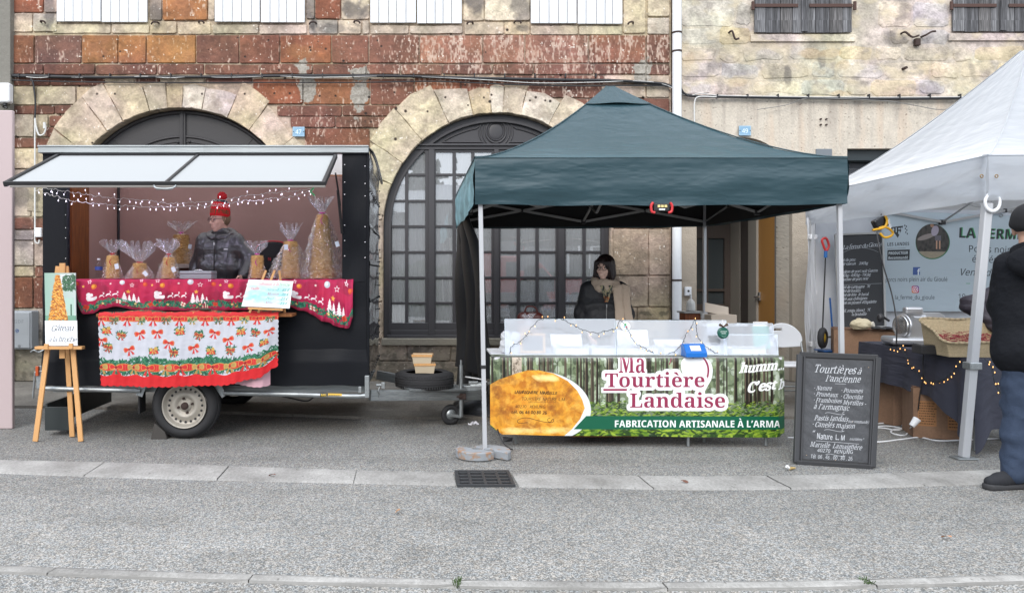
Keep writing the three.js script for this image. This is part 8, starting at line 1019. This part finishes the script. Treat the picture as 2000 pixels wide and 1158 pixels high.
  mesh('jacket', nets(jk, 0.045, 0.0125, wr), o.jacket, t); if (o.collar) for (const [nm, pr, kk] of o.collar) mesh(nm, nets(pr, kk ?? 0.03, 0.009, (x, y, z) => (fbm(x * 14 + 9, y * 12 + z * 9 + 9, 3, 8) - 0.5) * 0.018), o.collarM ?? o.jacket, t);
  const tr = [cap([-0.065, hipY - 0.02, 0], [0.065, hipY - 0.02, 0], 0.12, 0.12, 0.85)]; for (const q of [-1, 1]) tr.push(cap([q * 0.09, hipY - 0.04, 0], kn[q], 0.105, 0.078), cap(kn[q], [an[q][0], an[q][1] + 0.0, an[q][2]], 0.078, 0.068)); mesh('trousers', nets(tr, 0.03, 0.0125, (x, y, z) => (fbm(x * 12 + z * 9 + 9, y * 16, 3, 6) - 0.5) * 0.034), o.trousers, t);
  for (const q of [-1, 1]) { const a = an[q], fy = o.footTurn?.[q] ?? q * 0.15, dx = Math.sin(fy), dz = Math.cos(fy); const sh = group('shoe', t); mesh('upper', nets([cap([a[0] - dx * 0.04, 0.065, a[2] - dz * 0.04], [a[0] + dx * 0.10, 0.055, a[2] + dz * 0.10], 0.05, 0.042), cap([a[0] + dx * 0.1, 0.05, a[2] + dz * 0.1], [a[0] + dx * 0.165, 0.045, a[2] + dz * 0.165], 0.044, 0.034), cap([a[0], 0.09, a[2]], [a[0], 0.12, a[2] - 0.01], 0.055, 0.052)], 0.02, 0.008), o.shoes ?? mBlackPlastic, sh); mesh('sole', nets([{ ...cap([a[0] - dx * 0.05, 0.016, a[2] - dz * 0.05], [a[0] + dx * 0.16, 0.016, a[2] + dz * 0.16], 0.05, 0.046) }, { c: [a[0] + dx * 0.05, 0.085, a[2] + dz * 0.05], r: [0.3, 0.055, 0.3], sub: true, k: 0.004 }, { c: [a[0] + dx * 0.05, -0.053, a[2] + dz * 0.05], r: [0.4, 0.055, 0.4], sub: true, k: 0.004 }], 0.01, 0.007), M('shoe_sole', L(0.03, 0.03, 0.032), { roughness: 0.8 }), sh); }
  o.extras?.(t, head, hp, { shY, hipY }); t.scale.setScalar(s); return t;
}
function glasses(hp, c, r, y = 0.006) { const m = M('glasses_frame', c, { roughness: 0.35 }), ge = [new THREE.TorusGeometry(r, 0.0022, 6, 24).translate(-0.033, y, 0.1), new THREE.TorusGeometry(r, 0.0022, 6, 24).translate(0.033, y, 0.1), rod(V(-0.01, y + 0.006, 0.103), V(0.01, y + 0.006, 0.103), 0.0022), rod(V(-0.033 - r, y + 0.006, 0.098), V(-0.08, y + 0.01, 0.0), 0.0022), rod(V(0.033 + r, y + 0.006, 0.098), V(0.08, y + 0.01, 0.0), 0.0022)]; hp('glasses', merge(ge), m); }
const mJeans = M('blue_jeans', L(0.024, 0.040, 0.075), { roughness: 0.85, bumpMap: grain(6), bumpScale: 0.002 }), mBlackCloth = M('black_cloth', L(0.013, 0.013, 0.015), { roughness: 0.75 });
const hairB = pix(256, 256, tri((v) => v)); const strandC = pix(256, 256, (x, y) => { const k = 128 + (vn(x / 1.6, y / 60, 4) - 0.5) * 220; return [k, k, k]; });
// vendor in the trailer
makePerson('person in a shiny dark grey jacket and red bobble hat standing in the trailer', {
  pos: [tx(430, 7.95), 0.53, -7.95], H: 1.66, turn: -0.18, headTurn: -0.55, tilt: 0.06, girth: 1.14, skin: L(0.66, 0.41, 0.32), brow: L(0.25, 0.18, 0.12), hem: 0.72, wrinkle: 0.018, gaze: -0.002,
  jacket: M('shiny_grey_jacket', L(0.095, 0.095, 0.10), { physical: true, roughness: 0.3, metalness: 0.5, bumpMap: crease(2, 2), bumpScale: 0.006 }), trousers: mBlackCloth, shoes: mBlackPlastic,
  arms: { elL: [-0.27, 1.09, -0.02], haL: [-0.25, 0.87, 0.12], elR: [0.34, 1.16, -0.02], haR: [0.32, 0.98, 0.16] },
  collar: [['hood', [ringP([0, 1.425, -0.02], 0.105, 0.042, -0.35, 1.25), ell([0, 1.43, -0.13], [0.15, 0.075, 0.07])]]],
  extras(t, head, hp) {
    mesh('neck_warmer', nets([ringP([0, 1.425, 0.005], 0.062, 0.032, -0.2, 1.05, 0.5)], 0.02, 0.009), mBlackCloth, t);
    mesh('zip', tube([V(0.0, 1.42, 0.112), V(-0.0, 1.33, 0.135), V(0, 1.2, 0.150), V(0, 1.05, 0.158), V(0, 0.85, 0.15)], 0.006, 6, 30), M('zip', L(0.02, 0.02, 0.02)), t); mesh('zip_pull', box(0.012, 0.035, 0.008, 0, 1.32, 0.152, 0.003), mChrome, t); mesh('badge', box(0.045, 0.012, 0.006, 0.12, 1.265, 0.128, 0.002), mWhite, t);
    for (const q of [-1, 1]) mesh('seam', tube([V(q * 0.15, 1.33, 0.10), V(q * 0.135, 1.2, 0.125), V(q * 0.13, 1.0, 0.135), V(q * 0.12, 0.85, 0.13)], 0.004, 5, 24), M('seam', L(0.03, 0.03, 0.032)), t);
    hp('hair', nets([ell([0, 0.02, -0.05], [0.083, 0.09, 0.075]), cap([-0.078, 0.03, 0.0], [-0.08, -0.03, -0.01], 0.016, 0.01), cap([0.078, 0.03, 0.0], [0.08, -0.03, -0.01], 0.016, 0.01)], 0.02, 0.007), M('ash_hair', L(0.22, 0.15, 0.09), { roughness: 0.7 }));
    glasses(hp, L(0.05, 0.04, 0.04), 0.023);
    const hc = canvas(1024, 256, (g) => { g.fillStyle = '#cf1a22'; g.fillRect(0, 0, 1024, 256); g.fillStyle = '#12303a'; g.fillRect(0, 0, 1024, 92); const r = rng(3); for (let i = 0; i < 60; i++) { g.fillStyle = ['#1c6b4a', '#b8202a', '#d8d4d0'][i % 3]; g.fillRect((i * 53) % 1024, 12 + (i * 37) % 70, 16, 10); } g.strokeStyle = '#d9c9c6'; g.lineWidth = 5; for (let i = 0; i < 22; i++) { g.beginPath(); g.arc(i * 47 + 20, 122, 13, 0, 7); g.stroke(); } for (let k = 0; k < 2; k++) label(g, 'Merry X-mas', 250 + k * 512, 214, 'bold 66px sans-serif', '#21552f', { align: 'center' }); for (let y = 0; y < 256; y += 6) { g.fillStyle = 'rgba(0,0,0,.10)'; g.fillRect(0, y, 1024, 2); } });
    const hat = lathe([[0.0955, -0.02], [0.101, -0.008], [0.102, 0.045], [0.0975, 0.055], [0.096, 0.085], [0.083, 0.125], [0.055, 0.155], [0.02, 0.17], [0, 0.172]], 44).rotateY(Math.PI * 0.75).scale(0.96, 1, 1.07).rotateX(-0.16).translate(0, 0.055, -0.012);
    hp('hat', hat, M('knit_hat', 0xffffff, { map: tex(hc), roughness: 0.95, bumpMap: tex(clothB, { data: true, rep: [16, 6] }), bumpScale: 0.003 })); const pm = new THREE.IcosahedronGeometry(0.048, 5), pa = pm.attributes.position; for (let i = 0; i < pa.count; i++) { const k = 0.84 + 0.34 * hash(Math.round(pa.getX(i) * 900), Math.round(pa.getY(i) * 900), Math.round(pa.getZ(i) * 900)); pa.setXYZ(i, pa.getX(i) * k, pa.getY(i) * k, pa.getZ(i) * k); } pm.computeVertexNormals(); hp('pompom', pm.translate(0, 0.25, -0.05), M('red_pompom', L(0.42, 0.015, 0.02), { roughness: 1 }));
  },
});
// woman behind the pie table
makePerson('person with dark bobbed hair, glasses and a wide beige scarf behind the pie table', {
  pos: [tx(1181, 7.9), 0, -7.9], H: 1.70, turn: -0.1, headTurn: -0.5, tilt: 0.05, girth: 0.98, shW: 0.148, skin: L(0.78, 0.53, 0.43), hem: 0.74, quilt: 0.004, pitch: 0.11, wrinkle: 0.02, gaze: -0.002,
  jacket: M('black_parka', L(0.013, 0.014, 0.017), { roughness: 0.62, bumpMap: crease(2, 2), bumpScale: 0.008 }), trousers: mBlackCloth, arms: { elL: [-0.235, 1.10, -0.05], haL: [-0.18, 0.92, 0.12], elR: [0.235, 1.10, -0.05], haR: [0.19, 0.92, 0.12] },
  extras(t, head, hp) {
    hp('hair', nets([ell([0, 0.035, -0.02], [0.096, 0.110, 0.114]), ell([0, -0.055, -0.028], [0.105, 0.115, 0.095]), cap([0.07, 0.06, 0.06], [0.098, -0.10, 0.045], 0.026, 0.022), cap([-0.07, 0.06, 0.06], [-0.092, -0.08, 0.045], 0.02, 0.018), { ...ell([-0.012, -0.045, 0.125], [0.062, 0.105, 0.095]), sub: true, k: 0.02 }, { ...ell([0, -0.215, 0.0], [0.3, 0.07, 0.3]), sub: true, k: 0.03 }], 0.03, 0.006, (x, y, z) => (vn(Math.atan2(x, z) * 26, y * 9, 3) - 0.5) * 0.006), M('dark_hair', L(0.016, 0.008, 0.008), { roughness: 0.42 }));
    glasses(hp, L(0.012, 0.01, 0.01), 0.025);
    const ms = M('beige_wool', L(0.42, 0.335, 0.26), { roughness: 0.95, bumpMap: crease(2, 1), bumpScale: 0.012 }), mg = M('grey_wool', L(0.13, 0.125, 0.125), { roughness: 0.95 });
    mesh('scarf', nets([ringP([0, 1.435, 0.02], 0.088, 0.042, -0.25, 1.1, 0.7), ringP([0.01, 1.40, 0.03], 0.094, 0.036, -0.45, 1.12, 0.8)], 0.03, 0.009, (x, y, z) => (fbm(Math.atan2(x, z) * 3 + 9, y * 30 + 9, 3, 4) - 0.5) * 0.03), ms, t);
    const tail = (x0, x1, y0, y1, zo, m, nm, pt) => mesh(nm, nets([cap([x0, y0, 0.13 + zo], [x1, y1, 0.17 + zo], 0.05, 0.052, 0.32)], 0.02, 0.009, (x, y, z) => (fbm(x * 30 + 9, y * 5 + 9, 2, 4) - 0.5) * 0.02), m, t); tail(0.11, 0.135, 1.36, 1.02, 0.0, ms, 'scarf_end'); tail(0.185, 0.215, 1.36, 1.0, -0.015, ms, 'scarf_end'); tail(0.135, 0.14, 0.98, 0.72, 0.0, mg, 'scarf_border'); tail(0.205, 0.22, 0.95, 0.72, -0.015, mg, 'scarf_border'); tail(0.165, 0.168, 1.2, 1.0, -0.012, mg, 'scarf_border');
    const sc = pix(64, 64, (x, y) => { const n = fbm(x / 7, y / 7, 2, 4); return n > 0.56 ? [150, 140, 110] : n < 0.42 ? [30, 32, 32] : y > 40 ? [190, 96, 40] : [78, 84, 74]; }); mesh('patterned_kerchief', sheet(8, 8, (u, v) => [(u - 0.5) * lerp(0.13, 0.03, v) + 0.0, lerp(1.40, 1.23, v), 0.155 + 0.02 * Math.sin(v * 3) + 0.012 * Math.sin(u * 9) - 0.01]), M('kerchief', 0xffffff, { map: tex(sc), roughness: 0.7, side: THREE.DoubleSide }), t); mesh('zip_pull', [box(0.012, 0.04, 0.008, 0.0, 1.19, 0.163, 0.003), rod(V(0, 1.18, 0.15), V(0, 0.78, 0.158), 0.004)], M('zip_metal', L(0.3, 0.3, 0.3), { metalness: 0.5 }), t);
  },
});
// customer at the right edge, seen from behind
makePerson('person seen from behind in black hooded jacket, beanie and blue jeans at right edge', {
  pos: [4.37, 0, -5.38], H: 1.98, turn: Math.PI - 0.65, headX: 0.06, lean: -0.045, headTurn: -0.1, girth: 0.98, shW: 0.15, hem: 0.74, wrinkle: 0.022, jacket: M('black_jacket', L(0.008, 0.009, 0.012), { physical: true, roughness: 0.85, specularIntensity: 0.35, bumpMap: crease(2, 2), bumpScale: 0.006 }), extraJ: [cap([0.14, 1.18, 0.03], [0.13, 0.82, 0.0], 0.11, 0.12), cap([-0.14, 1.18, 0.03], [-0.13, 0.82, 0.0], 0.11, 0.12)], trousers: mJeans, shoes: M('black_suede', L(0.012, 0.013, 0.017), { roughness: 0.85 }),
  anL: [-0.15, 0.09, 0.06], anR: [0.14, 0.09, -0.04], knL: [-0.12, 0.49, 0.05], knR: [0.125, 0.49, 0.0], footTurn: { [-1]: 0.1, 1: 2.4 }, arms: { elL: [-0.22, 1.09, 0.1], haL: [-0.14, 0.94, 0.25], elR: [0.20, 1.10, 0.10], haR: [0.13, 0.95, 0.25] },
  collar: [['hood', [ringP([0, 1.44, -0.02], 0.092, 0.036, -0.4, 1.15), ell([0.03, 1.375, -0.14], [0.15, 0.10, 0.075]), cap([-0.10, 1.43, -0.05], [0.12, 1.43, -0.05], 0.045)]]],
  extras(t, head, hp) { hp('beanie', nets([ell([0, 0.055, -0.014], [0.096, 0.102, 0.115]), ringP([0, 0.03, -0.012], 0.092, 0.014, 0.12, 0.96, 0.4), { ...ell([0, -0.09, 0.06], [0.2, 0.085, 0.2]), sub: true, k: 0.01 }], 0.015, 0.007), M('black_knit', L(0.009, 0.009, 0.011), { roughness: 0.95 })); },
});
// vendor of the farm stall
makePerson('person in a dark purple-black padded jacket reaching over the navy stall table at right', {
  pos: [5.50, 0, -6.98], H: 1.68, turn: -0.1, headTurn: -0.4, girth: 1.1, hem: 0.72, quilt: 0.013, pitch: 0.09, jacket: M('plum_black_jacket', L(0.026, 0.021, 0.031), { roughness: 0.65, bumpMap: crease(2, 2), bumpScale: 0.006 }), trousers: mBlackCloth,
  arms: { elL: [-0.47, 1.25, 0.02], haL: [-0.24, 0.97, 0.20], elR: [0.32, 1.12, 0.02], haR: [0.22, 0.92, 0.2] }, collar: [['collar', [ringP([0, 1.43, 0.0], 0.085, 0.035, -0.2, 1.1)]]],
  extras(t, head, hp) { mesh('red_patch', nets([cap([-0.15, 1.26, 0.09], [-0.15, 1.15, 0.10], 0.062, 0.062, 0.5)], 0.02, 0.01), M('red_panel', L(0.36, 0.01, 0.02), { roughness: 0.6 }), t); hp('hair', nets([ell([0, 0.045, -0.02], [0.086, 0.096, 0.104]), { ...ell([0, -0.04, 0.11], [0.075, 0.095, 0.075]), sub: true, k: 0.012 }, { ...ell([0, -0.16, 0.0], [0.2, 0.13, 0.2]), sub: true, k: 0.02 }], 0.02, 0.0075), M('dark_hair', L(0.02, 0.012, 0.01), { roughness: 0.6 })); },
});
// ---------- the other side of the street, mirrored in the window ----------
{
  const h = thing('opposite_house', 'low pale house across the street, mirrored in the arched window panes', 'house', [0, 0, 13]); mesh('wall', span(-16, 16, 0, 4.6, 0, 0.4), M('pale_render', L(0.13, 0.135, 0.15), { roughness: 0.9 }), h); mesh('roof', extr([[-0.4, 4.6], [7, 6.3], [7, 4.6]], 32).rotateY(-Math.PI / 2).translate(16, 0, 0.1), M('slate_roof', L(0.3, 0.31, 0.33), { roughness: 0.8 }), h); for (let i = 0; i < 6; i++) { const w = group('window', h); mesh('frame', span(-13 + i * 5, -11.6 + i * 5, 1.2, 3, -0.06, 0.02), mWhite, w); mesh('pane', span(-12.9 + i * 5, -11.7 + i * 5, 1.3, 2.9, -0.08, -0.065), M('dark_glass', L(0.04, 0.045, 0.05), { roughness: 0.1 }), w); }
  const vx = 3.9, vz = 6.6, vn2 = thing('red_van', 'red delivery van parked across the street, mirrored in the panes under the green tent', 'van', [vx, 0, vz]), mR = M('red_car_paint', L(0.22, 0.012, 0.015), { physical: true, roughness: 0.35, clearcoat: 1, clearcoatRoughness: 0.1 }), mG = M('dark_glass', L(0.03, 0.035, 0.04), { roughness: 0.08 });
  mesh('body', extr([[-2.1, 0.32], [-2.15, 0.9], [-2.1, 1.75], [-1.95, 1.86], [0.7, 1.86], [1.35, 1.1], [2.1, 0.95], [2.2, 0.4], [2.15, 0.32]], 1.6, 0.05).translate(0, 0, -0.8), mR, vn2); mesh('windscreen', extr([[0.78, 1.72], [1.3, 1.13], [0.6, 1.13], [0.6, 1.72]], 1.5).translate(0, 0, -0.88), mG, vn2); mesh('side_window', span(-0.6, 0.5, 1.15, 1.7, -0.87, -0.84), mG, vn2); mesh('bumper', span(-2.2, 2.25, 0.3, 0.5, -0.88, -0.86, 0.005), mBlackPlastic, vn2);
  for (const x of [-1.35, 1.35]) for (const z of [-0.8, 0.8]) { const w = group('wheel', vn2); mesh('tyre', new THREE.TorusGeometry(0.25, 0.08, 10, 28).translate(x, 0.33, z), mRubber, w); mesh('rim', new THREE.CylinderGeometry(0.2, 0.2, 0.1, 20).rotateX(Math.PI / 2).translate(x, 0.33, z), mGalv, w); }
  const hg = thing('hedge', 'low dark hedge in front of the opposite house, mirrored in the lower panes', 'hedge', [0, 0, 10.5]); mesh('foliage', sheet(300, 30, (u, v) => { const a = v * Math.PI, x = lerp(-15, 15, u), k = 0.8 + 0.45 * fbm(x * 2 + 50, v * 9 + 5, 4, 3); return [x, 1.55 * Math.sin(a) ** 0.6 * k, -0.5 * Math.cos(a) * k]; }), M('hedge_leaves', L(0.025, 0.04, 0.02), { roughness: 0.9, bumpMap: grain(40), bumpScale: 0.05 }), hg);
  const tr = thing('conifer', 'dark conifer across the street, mirrored in the upper window panes', 'tree', [0.6, 0, 24]); mesh('trunk', rod(V(0, 0, 0), V(0, 13, 0), 0.3, 0.06), M('bark', L(0.07, 0.05, 0.035), { roughness: 0.95 }), tr); const r = rng(9), b = []; for (let i = 0; i < 1500; i++) { const v = r(), y = 2 + v * 11, R = (1 - v) * 2.4 + 0.3, a = r() * 6.283, q = R * (0.2 + 0.8 * r()) * (0.75 + 0.35 * Math.sin(y * 5 + a)); b.push(new THREE.ConeGeometry(0.13, 0.7, 4).scale(1, 1, 0.35).rotateZ(1.9).rotateY(-a).translate(q * Math.cos(a), y - q * 0.22, q * Math.sin(a))); } const cr = mesh('crown', b, M('needles', L(0.025, 0.04, 0.022), { roughness: 0.9 }), tr); cr.userData.kind = 'stuff';
}

renderer.render(scene, camera);
